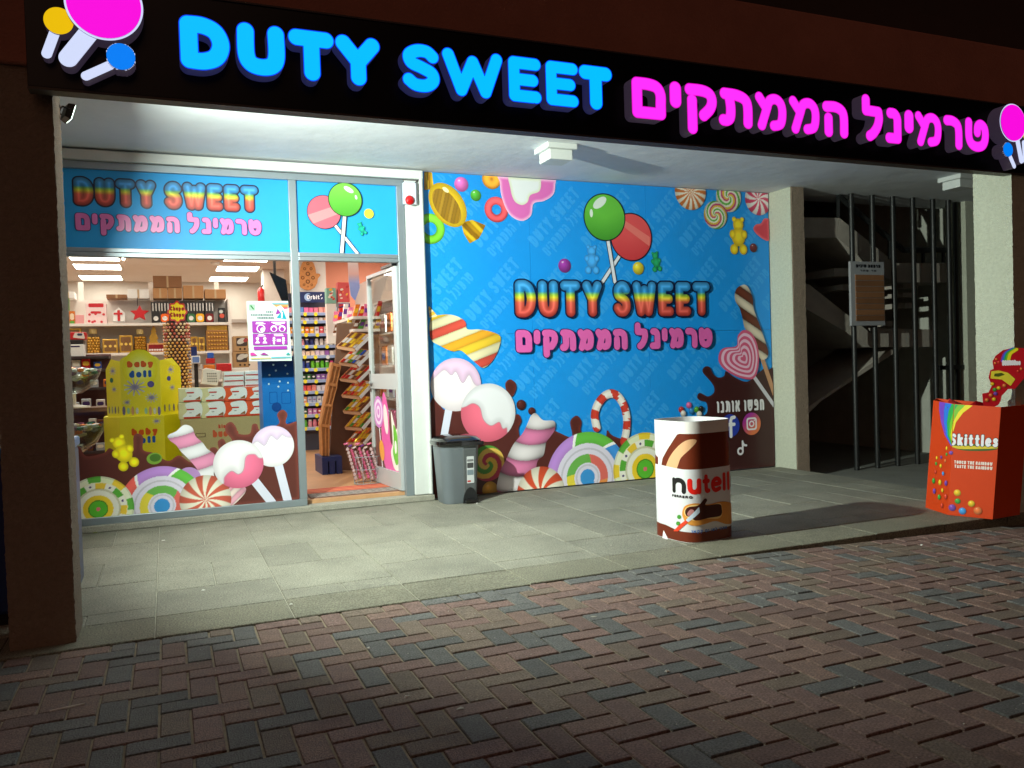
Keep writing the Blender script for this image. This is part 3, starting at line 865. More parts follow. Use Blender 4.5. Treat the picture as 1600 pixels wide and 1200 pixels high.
# lollipop emblems at both ends
def emb(stick, disc, m, hwp, rp, dep, rim=False):
    (u0, v0), (u1, v1) = stick
    channel(s_stroke([[tuple(SS.px(u0, v0)), tuple(SS.px(u1, v1))]], vr(SS, u0, v0, hwp)), M_wh, 'lollipop_stick', depth=dep - .012)
    c = SS.px(*disc); r = vr(SS, disc[0], disc[1], rp)
    if rim: channel(s_sub(s_circ(c, r * 1.055), s_circ(c, r * .985)), M_wh, 'lollipop_rim', depth=dep - .004)
    channel(s_circ(c, r), m, 'lollipop_head', depth=dep)
emb(((85, 46), (72, 81)), (91, 31), M_ye, 7.5, 21, .07)
emb(((141, 50), (107, 92)), (163, 9), M_mg, 13.5, 53, .10, True)
emb(((172, 101), (134, 118)), (189, 89), M_bl, 7, 20.5, .085, True)
emb(((1588, 220), (1594, 251)), (1579, 193), M_mg, 5, 28, .10, True)
emb(((1580, 245), (1586, 259)), (1574, 234), M_bl, 4, 11, .085, True)
emb(((1604, 222), (1606, 250)), (1607, 208), M_ye, 4, 11, .07)

# ================================================================== MURAL
MX0, MX1, MZ0, MZ1 = .005, 3.785, .004, 2.885
mural = thing('wall_mural', 'large blue printed wall panel of giant sweets beside the shop door', 'mural', (1.9, 0, 0))
M_blue = pm('mural_blue', (26, 148, 234), .34, var=.03, vscale=2)
zs = 1.45
for xa, xb in ((MX0, 1.02), (1.02, 2.28), (2.28, MX1)):
    for za, zb3 in ((MZ0, zs), (zs, MZ1)):
        MB().box(xa + .0012, xb - .0012, .0, .034, za + .0012, zb3 - .0012).build('panel', M_blue, mural)
MS = plane_y(-.0003)
CLIP = s_rect(MX0 + .002, MZ0 + .002, MX1 - .002, MZ1 - .002)
def mart(name, shape, col, cell=.008, clip=True):
    return art(mural, name, MS, s_and(shape, CLIP) if clip else shape, col, cell)
A = zz(MS, 640, 260, 5.3333); B = zz(MS, 900, 260, 4.70588); C = zz(MS, 650, 460, 5.3333); Dz = zz(MS, 900, 420, 4.70588)
E_ = zz(MS, 660, 600, 5.3333); F_ = zz(MS, 840, 590, 4.0)
def R_(c, rp): return vr(MS, c[0], c[1], rp)
P_ = lambda u, v: MS.px(u, v)

# faint diagonal lettering
p0 = A((1070, 690)); p1 = A((1440, 250)); ang = math.atan2(p1[1] - p0[1], p1[0] - p0[0]); LW = np.hypot(*(p1 - p0))
r1 = march(*word_shape(list('DUTY SWEET'), 0, LW, 0, .13, .014, gap=.22), .008)
hb = word_shape(HEB, .03, LW * .98, -.145, -.045, .009, gap=.2)
r2 = march(hb[0], hb[1], .008)
wv, wf = [], []
base = P_(838, 388); step = P_(838, 388) - P_(751, 388); row = P_(740, 503) - P_(751, 388)
for m_ in range(-2, 4):
    for k in range(-4, 8):
        o_ = base + step * k + row * m_ + np.array([.0, .0])
        for (X, Y, G, fl_, sg) in (r1, r2):
            gx = o_[0] + X * math.cos(ang) - Y * math.sin(ang); gy = o_[1] + X * math.sin(ang) + Y * math.cos(ang)
            ok = (gx > MX0 + .01) & (gx < MX1 - .01) & (gy > MZ0 + .01) & (gy < MZ1 - .01)
            if not ok.any(): continue
            n0 = len(wv); wv.extend(MS.at(gx, gy, .0006).tolist())
            wf.extend([tuple(i + n0 for i in f) for f in fl_ if all(ok[i] for i in f)])
me = bpy.data.meshes.new('faint_lettering'); me.from_pydata((np.array(wv) - off(mural)).tolist(), [], wf)
ink(me, np.tile([52, 160, 238.], (len(wv), 1))); me.update(); link('faint_lettering', me, VINYL, mural)
MS.k = 2

CHOC = (84, 40, 36); CHOCD = (58, 28, 28)
def choc(name, pts, zf, smooth=True, col=CHOC):
    f = lambda X, Y, G: np.array(col, float) * (1.0 + .35 * np.clip(.035 + G, 0, .035)[:, None] / .035 * .6)
    return mart(name, s_poly(zf(*pts), smooth), f, .010)
# top left sweets
mart('printed_ring', s_sub(s_circ(A((172, 520)), R_((672, 357), 24)), s_circ(A((172, 520)), R_((672, 357), 10))), c_ring(A((172, 520)), R_((672, 357), 10), R_((672, 357), 24), (110, 190, 50)))
c = A((318, 322)); L1 = R_((700, 320), 36)
GOLD = [(188, 140, 24), (232, 190, 40), (150, 106, 20)]
mart('printed_candy', s_poly(A((120, 45), (185, 45), (202, 188), (120, 198)), False), c_stripe(A((120, 120)), A((200, 120)), .1, 5, GOLD))
mart('printed_candy', s_poly(A((428, 470), (520, 445), (632, 490), (600, 560), (575, 602), (500, 642), (450, 560)), False), c_stripe(A((470, 620)), A((600, 470)), .1, 6, GOLD))
mart('printed_candy', s_ell(c, L1 * 1.05, L1 * .74, -.93), lambda X, Y, G: np.array([224, 184, 34.]) * (.8 + .3 * np.clip(-G / .08, 0, 1))[:, None])
mart('printed_candy', s_ell(c + np.array([-.01, -.012]), L1 * .86, L1 * .50, -.93), c_stripe(A((200, 260)), A((450, 380)), .5, 9, [(150, 112, 30), (158, 118, 30), (176, 134, 40)], skew=2))
mart('printed_candy', s_ell(A((300, 196)), .034, .018, -.6), (250, 240, 180))
mart('printed_ball', s_circ(A((430, 150)), R_((720, 288), 11.5)), c_ball(A((430, 150)), R_((720, 288), 11.5), (222, 110, 190)))
mart('printed_ball', s_circ(A((550, 242)), R_((743, 305), 9)), c_ball(A((550, 242)), R_((743, 305), 9), (86, 176, 60)))
mart('printed_ball', s_circ(A((682, 105)), R_((767, 279), 16)), c_ring(A((682, 105)), .0, R_((767, 279), 16), (236, 160, 50)))
mart('printed_ring', s_sub(s_circ(A((722, 360)), R_((775, 327), 20)), s_circ(A((722, 360)), R_((775, 327), 8))), c_ring(A((722, 360)), R_((775, 327), 8), R_((775, 327), 20), (226, 84, 92)))
hs = s_poly(A((752, 40), (750, 130), (770, 270), (830, 400), (930, 455), (1010, 410), (1032, 310), (1120, 288), (1195, 235), (1212, 150), (1190, 40)))
mart('printed_jelly_heart', hs, lambda X, Y, G: mix((250, 200, 230), (222, 110, 186), np.clip(-G / .03, 0, 1)))
mart('printed_jelly_heart', s_poly(A((835, 40), (838, 180), (870, 285), (930, 322), (980, 300), (1005, 240), (1082, 205), (1092, 110), (1070, 40))), lambda X, Y, G: mix((214, 220, 190), (228, 232, 234), np.clip(-G / .03, 0, 1)))
mart('printed_ball', s_circ(A((1290, 828)), R_((882, 415), 11)), c_ball(A((1290, 828)), R_((882, 415), 11), (150, 60, 160)))
bs, bp = bear(A((1516, 778)), R_((924, 408), 22) * 2.05); mart('printed_bear', bs, c_bear(bp, (66, 156, 228)))
# lollipops above the lettering
def lolly(c, r, base, dark, cartoon=True):
    mart('printed_lollipop', s_circ(c, r * 1.05), (16, 22, 40))
    def f(X, Y, G):
        d = np.hypot(X - c[0], Y - c[1]) / r
        o = mix(base, dark, np.clip((c[1] - Y) / r * .6 + d * .25, 0, 1))
        return o
    mart('printed_lollipop', s_circ(c, r), f)
def stick(a, b_, hw, zf):
    mart('printed_stick', s_stroke([[tuple(x) for x in zf(a, b_)]], hw * 1.45), (18, 22, 40))
    mart('printed_stick', s_stroke([[tuple(x) for x in zf(a, b_)]], hw), (222, 226, 236))
stick((330, 640), (186, 860), .016, B)
rr = R_((986, 370), 36)
c = B((405, 520)); lolly(c, rr, (224, 84, 86), (196, 56, 62))
mart('printed_lollipop', s_and(s_circ(c, rr * .97), s_poly(B((330, 430), (360, 400), (540, 520), (540, 590)), False)), (232, 120, 112))
stick((232, 540), (284, 850), .017, B)
c = B((208, 375)); rr = R_((944, 340), 35.5); lolly(c, rr, (104, 192, 66), (60, 140, 44))
mart('printed_lollipop', s_ell(B((172, 268)), .085, .042, .62), (226, 238, 226))
mart('printed_lollipop', s_ell(B((110, 345)), .017, .040, 0), (226, 238, 226))
mart('printed_ball', s_circ(B((455, 750)), R_((997, 419), 10)), c_ball(B((455, 750)), R_((997, 419), 10), (226, 208, 60)))
bs, bp = bear(B((585, 702)), R_((1024, 409), 15) * 2.1, .15); mart('printed_bear', bs, c_bear(bp, (36, 150, 96)))
# top right sweets
c = B((838, 185)); r = R_((1077, 302), 29); mart('printed_swirl', s_circ(c, r), c_swirl(c, r, 14, 2.2, (236, 230, 214), (206, 116, 54)))
for cc, rp, tw in (((1118, 225), 24, 5.5), ((1022, 358), 22, 6.5)):
    c = B(cc); r = R_((1120, 320), rp)
    def f(X, Y, G, c=c, r=r, tw=tw):
        a = np.arctan2(Y - c[1], X - c[0]); d = np.hypot(X - c[0], Y - c[1]) / r
        k = ((a / (2 * PI) * 2 + d * tw / 4) % 1) * 5
        P = np.array([(92, 176, 64), (232, 226, 210), (226, 190, 60), (202, 66, 120), (236, 228, 214)], float)
        return P[np.floor(k).astype(int) % 5] * (1.03 - .2 * d ** 4)[:, None]
    mart('printed_swirl', s_circ(c, r), f, .006)
c = B((1338, 238)); r = R_((1184, 310), 26); mart('printed_swirl', s_circ(c, r), c_swirl(c, r, 9, 3.4, (240, 232, 232), (214, 66, 104)))
bs, bp = bear(B((1190, 512)), R_((1153, 369), 29) * 2.0, .0); mart('printed_bear', bs, c_bear(bp, (232, 198, 44)))
hp = [(1355, 420), (1380, 385), (1425, 395), (1440, 470), (1415, 545), (1370, 535), (1315, 490), (1300, 455), (1320, 428)]
mart('printed_heart', s_poly(B(*hp)), lambda X, Y, G: mix((236, 110, 120), (214, 60, 80), np.clip(-G / .03, 0, 1)))
mart('printed_ball', s_circ(B((1300, 600)), R_((1176, 387), 7)), c_ball(B((1300, 600)), R_((1176, 387), 7), (110, 40, 46)))
# left: striped jelly twist, dipped lollipops, chocolate
mart('printed_jelly_twist', s_poly(C((120, 205), (230, 168), (330, 180), (405, 225), (425, 290), (520, 292), (620, 310), (698, 350), (690, 440), (640, 545), (560, 612), (480, 560), (375, 470), (300, 474), (200, 430), (120, 370))),
     c_stripe(C((470, 170)), C((330, 620)), .3, 5, [(216, 84, 70), (232, 226, 180), (236, 170, 50), (240, 200, 60), (236, 226, 184)], skew=2.4), .006)
mart('printed_jelly_twist', s_poly(C((100, 90), (180, 185), (110, 195)), False), c_stripe(C((120, 100)), C((160, 190)), .1, 4, [(232, 180, 60), (236, 220, 170)]))
choc('printed_chocolate', [(120, 900), (230, 960), (340, 960), (480, 1010), (700, 1150), (830, 1000), (875, 1050), (850, 1130), (900, 1250), (1050, 1230), (1120, 1130), (1290, 1190), (1280, 1060), (1335, 1010), (1375, 1060), (1380, 1150), (1560, 1200), (1590, 1130), (1640, 1180), (1900, 1300), (2100, 1700), (1600, 1720), (120, 1760)], C)
choc('printed_chocolate', [(740, 745), (780, 708), (825, 740), (830, 790), (800, 850), (760, 830)], C)
mart('printed_chocolate', s_circ(C((872, 920)), R_((813, 632), 8)), c_ball(C((872, 920)), R_((813, 632), 8), CHOC, .2))
mart('printed_chocolate', s_circ(C((960, 972)), R_((830, 642), 6)), c_ball(C((960, 972)), R_((830, 642), 6), CHOC, .2))
def dipped(zf, c, rp, pc, top, bot, edge, tip=None, surf=MS, fart=mart, st=None, stc=(214, 218, 236)):
    cc = zf(c); r = vr(surf, pc[0], pc[1], rp)
    if st: fart('printed_stick', s_stroke([[tuple(x) for x in zf(*st)]], .034), stc)
    def f(X, Y, G):
        d = np.hypot(X - cc[0], Y - cc[1]) / r
        return np.array(bot, float) * (1.06 - .16 * d ** 2)[:, None] + 12 * (1 - d)[:, None]
    fart('printed_lollipop', s_circ(cc, r), f)
    poly = s_poly(zf(*edge))
    fart('printed_lollipop', s_and(s_grow(poly, .007), s_circ(cc, r)), tuple(np.array(bot) * .82 * .5 + np.array(top) * .45))
    fart('printed_lollipop', s_and(poly, s_circ(cc, r)), lambda X, Y, G: np.array(top, float) * (.9 + .12 * np.clip(-G / .05, 0, 1))[:, None])
dipped(C, (330, 752), 41.5, (712, 600), (228, 196, 226), (232, 222, 228), [(100, 720), (150, 690), (230, 625), (290, 670), (330, 640), (385, 735), (440, 665), (500, 755), (600, 700), (560, 500), (320, 480), (100, 560)], st=((270, 960), (230, 1180)))
dipped(C, (600, 985), 45.5, (762, 645), (226, 226, 232), (226, 104, 128), [(340, 935), (400, 935), (470, 905), (530, 940), (560, 1040), (620, 1090), (690, 1060), (720, 1115), (755, 1110), (770, 1190), (900, 1100), (900, 800), (600, 700), (380, 760)])
# bottom: twist marshmallow, swirls
tw = [(940, 243), (1000, 300), (1092, 308), (1100, 375), (1060, 440), (1025, 490), (1005, 590), (955, 640), (930, 725), (835, 765), (800, 900), (625, 900), (640, 740), (690, 632), (755, 500), (830, 410), (870, 330), (900, 265)]
c = E_((540, 660)); r = R_((761, 724), 28)
def fgs(X, Y, G):
    a = np.arctan2(Y - c[1], X - c[0]); d = np.hypot(X - c[0], Y - c[1]) / r
    k = ((a / (2 * PI) + d * .9) % 1) * 4
    P = np.array([(76, 140, 56), (214, 170, 66), (176, 48, 76), (214, 176, 84)], float)
    return P[np.floor(k).astype(int) % 4]
mart('printed_swirl', s_circ(c, r), fgs, .006)
mart('printed_candy', s_circ(E_((560, 880)), R_((765, 765), 13)), c_ball(E_((560, 880)), R_((765, 765), 13), (206, 150, 50), .3))
mart('printed_marshmallow', s_poly(E_(*tw)), c_stripe(E_((985, 250)), E_((700, 900)), .16, 5, [(232, 226, 230), (226, 130, 176)], skew=.35, curve=.25, shade=.5), .006)
c = F_((310, 622)); r = R_((917, 745), 71); mart('printed_swirl', s_circ(c, r), c_rainbow(c, r, .6), .005)
cane = catmull(F_((365, 312), (352, 235), (375, 160), (430, 105), (485, 108), (530, 165), (552, 250), (550, 330), (535, 400)), 6, False)
cs = s_stroke([[tuple(p) for p in cane]], .042)
cum = np.concatenate([[0], np.cumsum([np.hypot(*(cane[i + 1] - cane[i])) for i in range(len(cane) - 1)])]); CN = np.array(cane)
def fcane(X, Y, G):
    d = (X[:, None] - CN[None, :, 0]) ** 2 + (Y[:, None] - CN[None, :, 1]) ** 2
    i = d.argmin(1); t = cum[i] + (X - CN[i, 0]) * .3 + (Y - CN[i, 1]) * .55
    w = (t / .085) % 2 < 1
    return np.where(w[:, None], np.array([236, 232, 226.]), np.array([206, 66, 52.])) * (.86 + .18 * np.clip(-G / .03, 0, 1))[:, None]
mart('printed_candy_cane', cs, fcane, .005)
c = F_((668, 570)); r = R_((1007, 732), 57); mart('printed_lollipop', s_circ(c, r), c_checker(c, r, .2), .005)
c = E_((985, 905)); r = R_((845, 769), 41); mart('printed_swirl', s_circ(c, r), c_swirl(c, r, 8, 3.0, (238, 232, 214), (216, 82, 52)), .006)
# right: chocolate splash, heart lollipop, chocolate twist, social marks
choc('printed_chocolate', [(925, 760), (938, 722), (975, 722), (1002, 775), (1040, 800), (1082, 788), (1095, 752), (1145, 790), (1250, 830), (1330, 770), (1388, 725), (1415, 742), (1500, 690), (1560, 1000), (1560, 1520), (1150, 1520), (1000, 1500), (880, 1480), (860, 1250), (880, 1120), (955, 1060), (952, 985), (900, 966), (884, 938), (905, 912), (960, 938), (1004, 915), (1010, 875), (985, 830)], Dz, True, (62, 30, 30))
for k, (u, v, cl) in enumerate([(1063, 640, (190, 60, 60)), (1075, 633, (226, 110, 170)), (1079, 642, (60, 140, 210)), (1087, 640, (90, 170, 60)), (1094, 639, (40, 40, 40)), (1066, 646, (230, 226, 220)), (1091, 647, (230, 226, 220))]):
    mart('printed_ball', s_circ(P_(u, v), R_((u, v), 5)), c_ball(P_(u, v), R_((u, v), 5), cl), .006)
twp = [(1160, 180), (1185, 135), (1245, 122), (1290, 210), (1300, 300), (1345, 420), (1372, 500), (1405, 610), (1390, 660), (1345, 660), (1325, 560), (1290, 500), (1235, 440), (1215, 360), (1195, 290), (1165, 240)]
mart('printed_stick', s_stroke([[tuple(x) for x in Dz((1365, 670), (1465, 960))]], .026), (196, 146, 110))
mart('printed_chocolate_twist', s_poly(Dz(*twp)), c_stripe(Dz((1200, 130)), Dz((1380, 660)), .12, 5.5, [(110, 56, 40), (226, 212, 190)], skew=-1.0, shade=.5), .006)
mart('printed_stick', s_stroke([[tuple(x) for x in Dz((1305, 800), (1480, 1050))]], .021), (206, 206, 216))
hl = [(1230, 450), (1290, 482), (1330, 580), (1336, 700), (1300, 805), (1200, 802), (1100, 752), (1045, 690), (1045, 622), (1082, 582), (1172, 568), (1182, 492)]
hc = Dz((1225, 660)); HP = Dz(*hl)
for k in range(9):
    s_ = 1 - k * .108
    mart('printed_heart_lollipop', s_poly([hc + (p - hc) * s_ for p in HP]), (214, 92, 130) if k % 2 == 0 else (238, 196, 220), .006)
mart('printed_text', word_shape(HEB2, *[MS.px(1118, 636)[0], MS.px(1192, 634)[0]], MS.px(1155, 643)[1], MS.px(1155, 625)[1], .012, gap=.28, space=.3), (230, 230, 234), .005)
c = P_(1139, 665); r = R_((1139, 665), 18); mart('printed_emblem', s_circ(c, r), (44, 64, 170))
mart('printed_emblem', s_stroke([[(c[0] + .055, c[1] + .085), (c[0] + .02, c[1] + .08), (c[0] + .008, c[1] + .05), (c[0] + .008, c[1] - .11)], [(c[0] - .03, c[1] + .012), (c[0] + .05, c[1] + .012)]], .018), (236, 238, 244), .005)
c = P_(1172.5, 662); r = R_((1172, 662), 17.5)
mart('printed_emblem', s_circ(c, r), lambda X, Y, G: mix((236, 170, 60), (140, 50, 170), np.clip(((c[0] - X) + (Y - c[1])) / r * .55 + .45, 0, 1)) * .6 + mix((225, 60, 110), (200, 60, 150), np.clip((Y - c[1]) / r, 0, 1)) * .4)
mart('printed_emblem', s_sub(s_rect(c[0] - .066, c[1] - .066, c[0] + .066, c[1] + .066, .03), s_rect(c[0] - .048, c[1] - .048, c[0] + .048, c[1] + .048, .02)), (240, 236, 240), .004)
mart('printed_emblem', s_sub(s_circ(c, .034), s_circ(c, .019)), (240, 236, 240), .004)
mart('printed_emblem', s_circ((c[0] + .033, c[1] + .035), .008), (240, 236, 240), .004)
c = P_(1157, 700)
mart('printed_emblem', s_or(s_sub(s_circ((c[0] - .018, c[1] - .03), .042), s_circ((c[0] - .018, c[1] - .03), .02)), s_stroke([[(c[0] + .012, c[1] - .03), (c[0] + .012, c[1] + .07)], [(c[0] + .012, c[1] + .06), (c[0] + .03, c[1] + .03), (c[0] + .06, c[1] + .025)]], .011)), (232, 232, 238), .004)
# main lettering
def rainbow_text(fart, surf, x0, x1, z0, z1, hw, ol, gap=.16, cell=.006):
    L = layout(list('DUTY SWEET'), x0, x1, z0, z1, hw, gap=gap, space=.42)
    for g, P in L: fart('printed_letter', s_stroke(P, hw + ol), (14, 26, 62), cell)
    for g, P in L: fart('printed_letter', s_stroke(P, hw), puffy(z0, z1, hw), cell)
def heb_text(fart, surf, x0, x1, z0, z1, hw, ol, cell=.006, col=(222, 100, 176), gap=.14):
    L = layout(HEB, x0, x1, z0, z1, hw, gap=gap, space=.30)
    for g, P in L: fart('printed_letter', s_stroke(P, hw + ol), (44, 30, 96), cell)
    for g, P in L: fart('printed_letter', s_stroke(P, hw), col, cell)
rainbow_text(mart, MS, MS.px(803, 465)[0], MS.px(1107, 465)[0], MS.px(803, 496)[1], MS.px(803, 438)[1], .047, .013, .12)
heb_text(mart, MS, MS.px(804, 533)[0], MS.px(1110, 525)[0], MS.px(804, 551)[1], MS.px(804, 516)[1], .033, .008, gap=.12)

# ================================================================== SHOP FRONT
front = thing('shop_glazing', 'aluminium shop front with glass, blue printed top panels and candy stickers', 'shop front', (-1.5, 0, .05))
M_alu = pm('aluminium', (150, 162, 170), .38, metal=.55, var=.04, vscale=5)
M_glass = glass_mat('window_glass')
FX = [-4.42, -2.86, -1.150, -.240]
def bar(x0, x1, z0, z1, y0=-.03, y1=.045, name='frame_bar'): return MB().box(x0, x1, y0, y1, z0, z1).build(name, M_alu, front, bevel=.003)
bar(-4.42, -.175, 2.742, 2.798)
bar(-4.42, -1.09, .051, .105)
for x0, x1 in ((-4.42, -4.36), (-2.875, -2.815), (-1.150, -1.088), (-.240, -.172)): bar(x0, x1, .1055, 2.7415, y0=-.028, y1=.043) if x0 != -.24 else bar(x0, x1, .051, 2.7415, y0=-.028, y1=.043)
for x0, x1 in ((-4.359, -2.876), (-2.814, -1.151), (-1.087, -.241)):
    bar(x0, x1, 2.082, 2.115); bar(x0, x1, 2.117, 2.150, y0=-.026)
MB().box(-4.44, -.012, -.075, -.0315, 2.80, 2.875).build('white_rail', M_white, front, bevel=.004)
for x0, x1 in ((-4.359, -2.876), (-2.814, -1.151)):
    MB().box(x0, x1, .004, .012, .1055, 2.0815).build('pane', M_glass, front)
M_ublue = pm('panel_blue', (40, 160, 232), .42, var=.02, spec=.3)
for x0, x1 in ((-4.359, -2.876), (-2.814, -1.151), (-1.087, -.241)):
    MB().box(x0, x1, -.002, .02, 2.151, 2.7415).build('sign_panel', M_ublue, front)
FS = plane_y(-.0025); FS.k = 0
def clipper(x0, z0, x1, z1):
    R = s_rect(x0, z0, x1, z1)
    return lambda name, shape, col, cell=.006, clip=True: art(front, name, FS, s_and(shape, R), col, cell)
p1 = clipper(-2.813, 2.152, -1.152, 2.741); p2 = clipper(-1.086, 2.152, -.242, 2.741)
x0, x1 = FS.px(115, 300)[0], FS.px(403, 310)[0]
rainbow_text(p1, FS, x0, x1, FS.px(260, 326)[1], FS.px(260, 284)[1], .034, .010, .10, .005)
heb_text(p1, FS, FS.px(118, 350)[0], FS.px(408, 352)[0], FS.px(260, 364)[1], FS.px(260, 338)[1], .019, .005, .0045, (226, 120, 190), .14)
Uz = zz(FS, 440, 250, 6.6667)
def stick2(fn, zf, a, b_, hw):
    fn('printed_stick', s_stroke([[tuple(x) for x in zf(a, b_)]], hw * 1.5), (18, 26, 40)); fn('printed_stick', s_stroke([[tuple(x) for x in zf(a, b_)]], hw), (226, 230, 236))
stick2(p2, Uz, (560, 690), (790, 980), .012)
c = Uz((440, 545)); r = vr(FS, 506, 332, 25.5)
p2('printed_lollipop', s_circ(c, r * 1.04), (20, 40, 66)); p2('printed_lollipop', s_circ(c, r), (214, 100, 118))
p2('printed_lollipop', s_and(s_circ(c, r), s_poly(Uz((270, 575), (640, 450), (650, 540), (330, 665)), False)), (228, 140, 146))
stick2(p2, Uz, (655, 560), (622, 980), .014)
c = Uz((660, 415)); r = vr(FS, 539, 312, 25.5)
p2('printed_lollipop', s_circ(c, r * 1.05), (14, 30, 30)); p2('printed_lollipop', s_circ(c, r), lambda X, Y, G: mix((120, 200, 76), (74, 160, 50), np.clip((c[1] - Y) / r * .6 + .4, 0, 1)))
p2('printed_lollipop', s_ell(Uz((695, 312)), .045, .02, -.5), (226, 240, 236)); p2('printed_lollipop', s_ell(Uz((772, 392)), .01, .02, .2), (226, 240, 236))
p2('printed_ball', s_circ(Uz((905, 562)), vr(FS, 576, 334, 7.6)), (222, 216, 70), .004)
bs, bp = bear(Uz((828, 718)), vr(FS, 564, 358, 10.5) * 2, .4); p2('printed_bear', bs, c_bear(bp, (24, 160, 136)), .003)
# stickers along the bottom of the big pane
GS = FS
pw = clipper(-2.813, .107, -1.152, 2.08)
W = zz(FS, 90, 640, 4.0)
pw('sticker_chocolate', s_poly(W((60, 330), (130, 230), (180, 290), (290, 270), (330, 240), (420, 300), (470, 250), (475, 170), (500, 148), (535, 170), (535, 250), (600, 270), (690, 320), (760, 285), (840, 330), (960, 300), (950, 245), (985, 235), (1010, 260), (1000, 200), (1035, 182), (1060, 220), (1090, 190), (1050, 140), (1050, 95), (1085, 76), (1115, 110), (1130, 150), (1200, 150), (1215, 95), (1245, 90), (1270, 130), (1380, 90), (1370, 30), (1405, 0), (1435, 30), (1430, 90), (1560, 120), (1560, 760), (40, 760))),
   lambda X, Y, G: np.array([92, 46, 40.]) * (1 + .3 * np.clip(.03 + G, 0, .03) / .03)[:, None], .008)
pw('sticker_bubble', s_ell(W((605, 305)), .055, .045), (120, 160, 60)); pw('sticker_bubble', s_ell(W((610, 300)), .04, .03), (70, 110, 40))
tw2 = [(690, 160), (740, 135), (790, 95), (840, 110), (862, 165), (905, 205), (935, 245), (985, 290), (975, 400), (990, 440), (890, 430), (870, 370), (820, 310), (770, 260), (740, 220), (700, 190)]
pw('sticker_marshmallow', s_poly(W(*tw2)), c_stripe(W((740, 90)), W((940, 440)), .16, 5, [(236, 236, 242), (232, 150, 188)], skew=-.35, curve=.2, shade=.4))
c = W((820, 430)); pw('sticker_ball', s_circ(c, .09), (180, 140, 200))
c = W((655, 600)); r = vr(FS, 254, 790, 62); pw('sticker_swirl', s_circ(c, r), c_rainbow(c, r, 1.3), .005)
c = W((255, 620)); r = vr(FS, 154, 795, 51); pw('sticker_lollipop', s_circ(c, r), c_checker(c, r, .9), .005)
pw('sticker_wrapper', s_poly(W((1040, 500), (1160, 480), (1170, 520), (1090, 600), (1050, 600))), c_stripe(W((1040, 500)), W((1140, 590)), .1, 4, [(232, 170, 190), (240, 220, 214)]))
c = W((925, 560)); r = vr(FS, 321, 780, 38); pw('sticker_swirl', s_circ(c, r), c_swirl(c, r, 10, 2.6, (240, 234, 216), (208, 96, 76)), .005)
dipped(W, (1345, 228), 32, (426, 697), (226, 206, 236), (236, 234, 240), [(1180, 230), (1240, 195), (1265, 205), (1295, 220), (1330, 160), (1370, 185), (1400, 155), (1440, 170), (1520, 150), (1480, 60), (1340, 60), (1200, 100)], surf=FS, fart=pw, st=((1380, 350), (1445, 600)))
dipped(W, (1130, 340), 37.5, (372, 725), (236, 234, 240), (226, 110, 146), [(960, 520), (1030, 470), (1040, 420), (1085, 380), (1130, 400), (1160, 370), (1175, 290), (1230, 275), (1265, 300), (1330, 270), (1250, 140), (1100, 150), (950, 250), (940, 420)], surf=FS, fart=pw, st=((1235, 450), (1370, 620)))
bs, bp = bear(W((412, 268)), vr(FS, 192, 707, 27.5) * 2, .35); pw('sticker_bear', bs, c_bear(bp, (238, 218, 30)))
# notice on the glass
pn = thing('notice', 'white safety notice with four purple pictograms stuck on the shop window', 'notice', tuple(UY(420, 518, -.001)))
N = zz(FS, 380, 465, 10.909)
def nart(name, shape, col, cell=.004): return art(pn, name, NS, shape, col, cell, PAPER)
NS = plane_y(-.009); N = zz(NS, 380, 465, 10.909)
nq = N((55, 60), (825, 60), (825, 1085), (105, 1085))
MB().prism([(q_[0], -.0088, q_[1]) for q_ in N((55, 60), (765, 58), (830, 1075), (105, 1085))], (0, .003, 0)).build('sheet', pm('notice_sheet', (192, 208, 206), .5), pn)
nart('printed_shape', s_poly(N((310, 95), (480, 95), (560, 160), (640, 130), (700, 195), (760, 190), (768, 95)), False), c_vert(*[N((500, 195))[1], N((500, 95))[1]], [(0, (200, 40, 130)), (.5, (236, 140, 50)), (1, (60, 150, 190))]))
nart('printed_emblem', s_rect(*N((95, 115)), *N((205, 222))), (150, 190, 160)); nart('printed_emblem', s_poly(N((110, 135), (140, 130), (190, 200), (170, 205)), False), (50, 110, 70))
nart('printed_warning', s_poly(N((585, 185), (640, 265), (550, 292)), False), (140, 50, 150)); nart('printed_warning', s_poly(N((675, 212), (742, 370), (568, 345)), False), (20, 150, 170))
nart('printed_warning', s_stroke([[tuple(x) for x in N((660, 255), (658, 310))], [tuple(N((658, 335)))]], .006), (240, 250, 250), .002)
for ya, xa, xb in ((245, 390, 525), (295, 130, 525), (345, 240, 530)):
    xx = xa
    while xx < xb - 20:
        w_ = random.uniform(14, 26); nart('printed_text', s_rect(*N((xx, ya + 14)), *N((min(xb, xx + w_), ya - 14)), .001), (90, 100, 110), .004); xx += w_ + 9
PUR = (150, 52, 160)
for (xa, ya, xb, yb) in ((155, 400, 440, 600), (450, 395, 735, 595), (165, 612, 450, 812), (462, 605, 745, 805), (178, 825, 745, 892)):
    nart('printed_pictogram', s_rect(*N((xa, yb)), *N((xb, ya))), PUR)
for (xa, ya, w_) in ((215, 425, 130), (205, 447, 175), (470, 420, 250), (500, 440, 210), (540, 465, 110), (255, 632, 100), (235, 655, 145), (515, 625, 165), (520, 650, 170), (235, 845, 450), (235, 868, 450)):
    nart('printed_text', s_rect(*N((xa, ya + 8)), *N((xa + w_, ya - 8))), (226, 214, 236), .004)
nart('printed_pictogram', s_sub(s_circ(N((300, 530)), .034), s_circ(N((300, 530)), .027)), (240, 236, 246), .003)
nart('printed_pictogram', s_circ(N((330, 550)), .018), (240, 236, 246), .003)
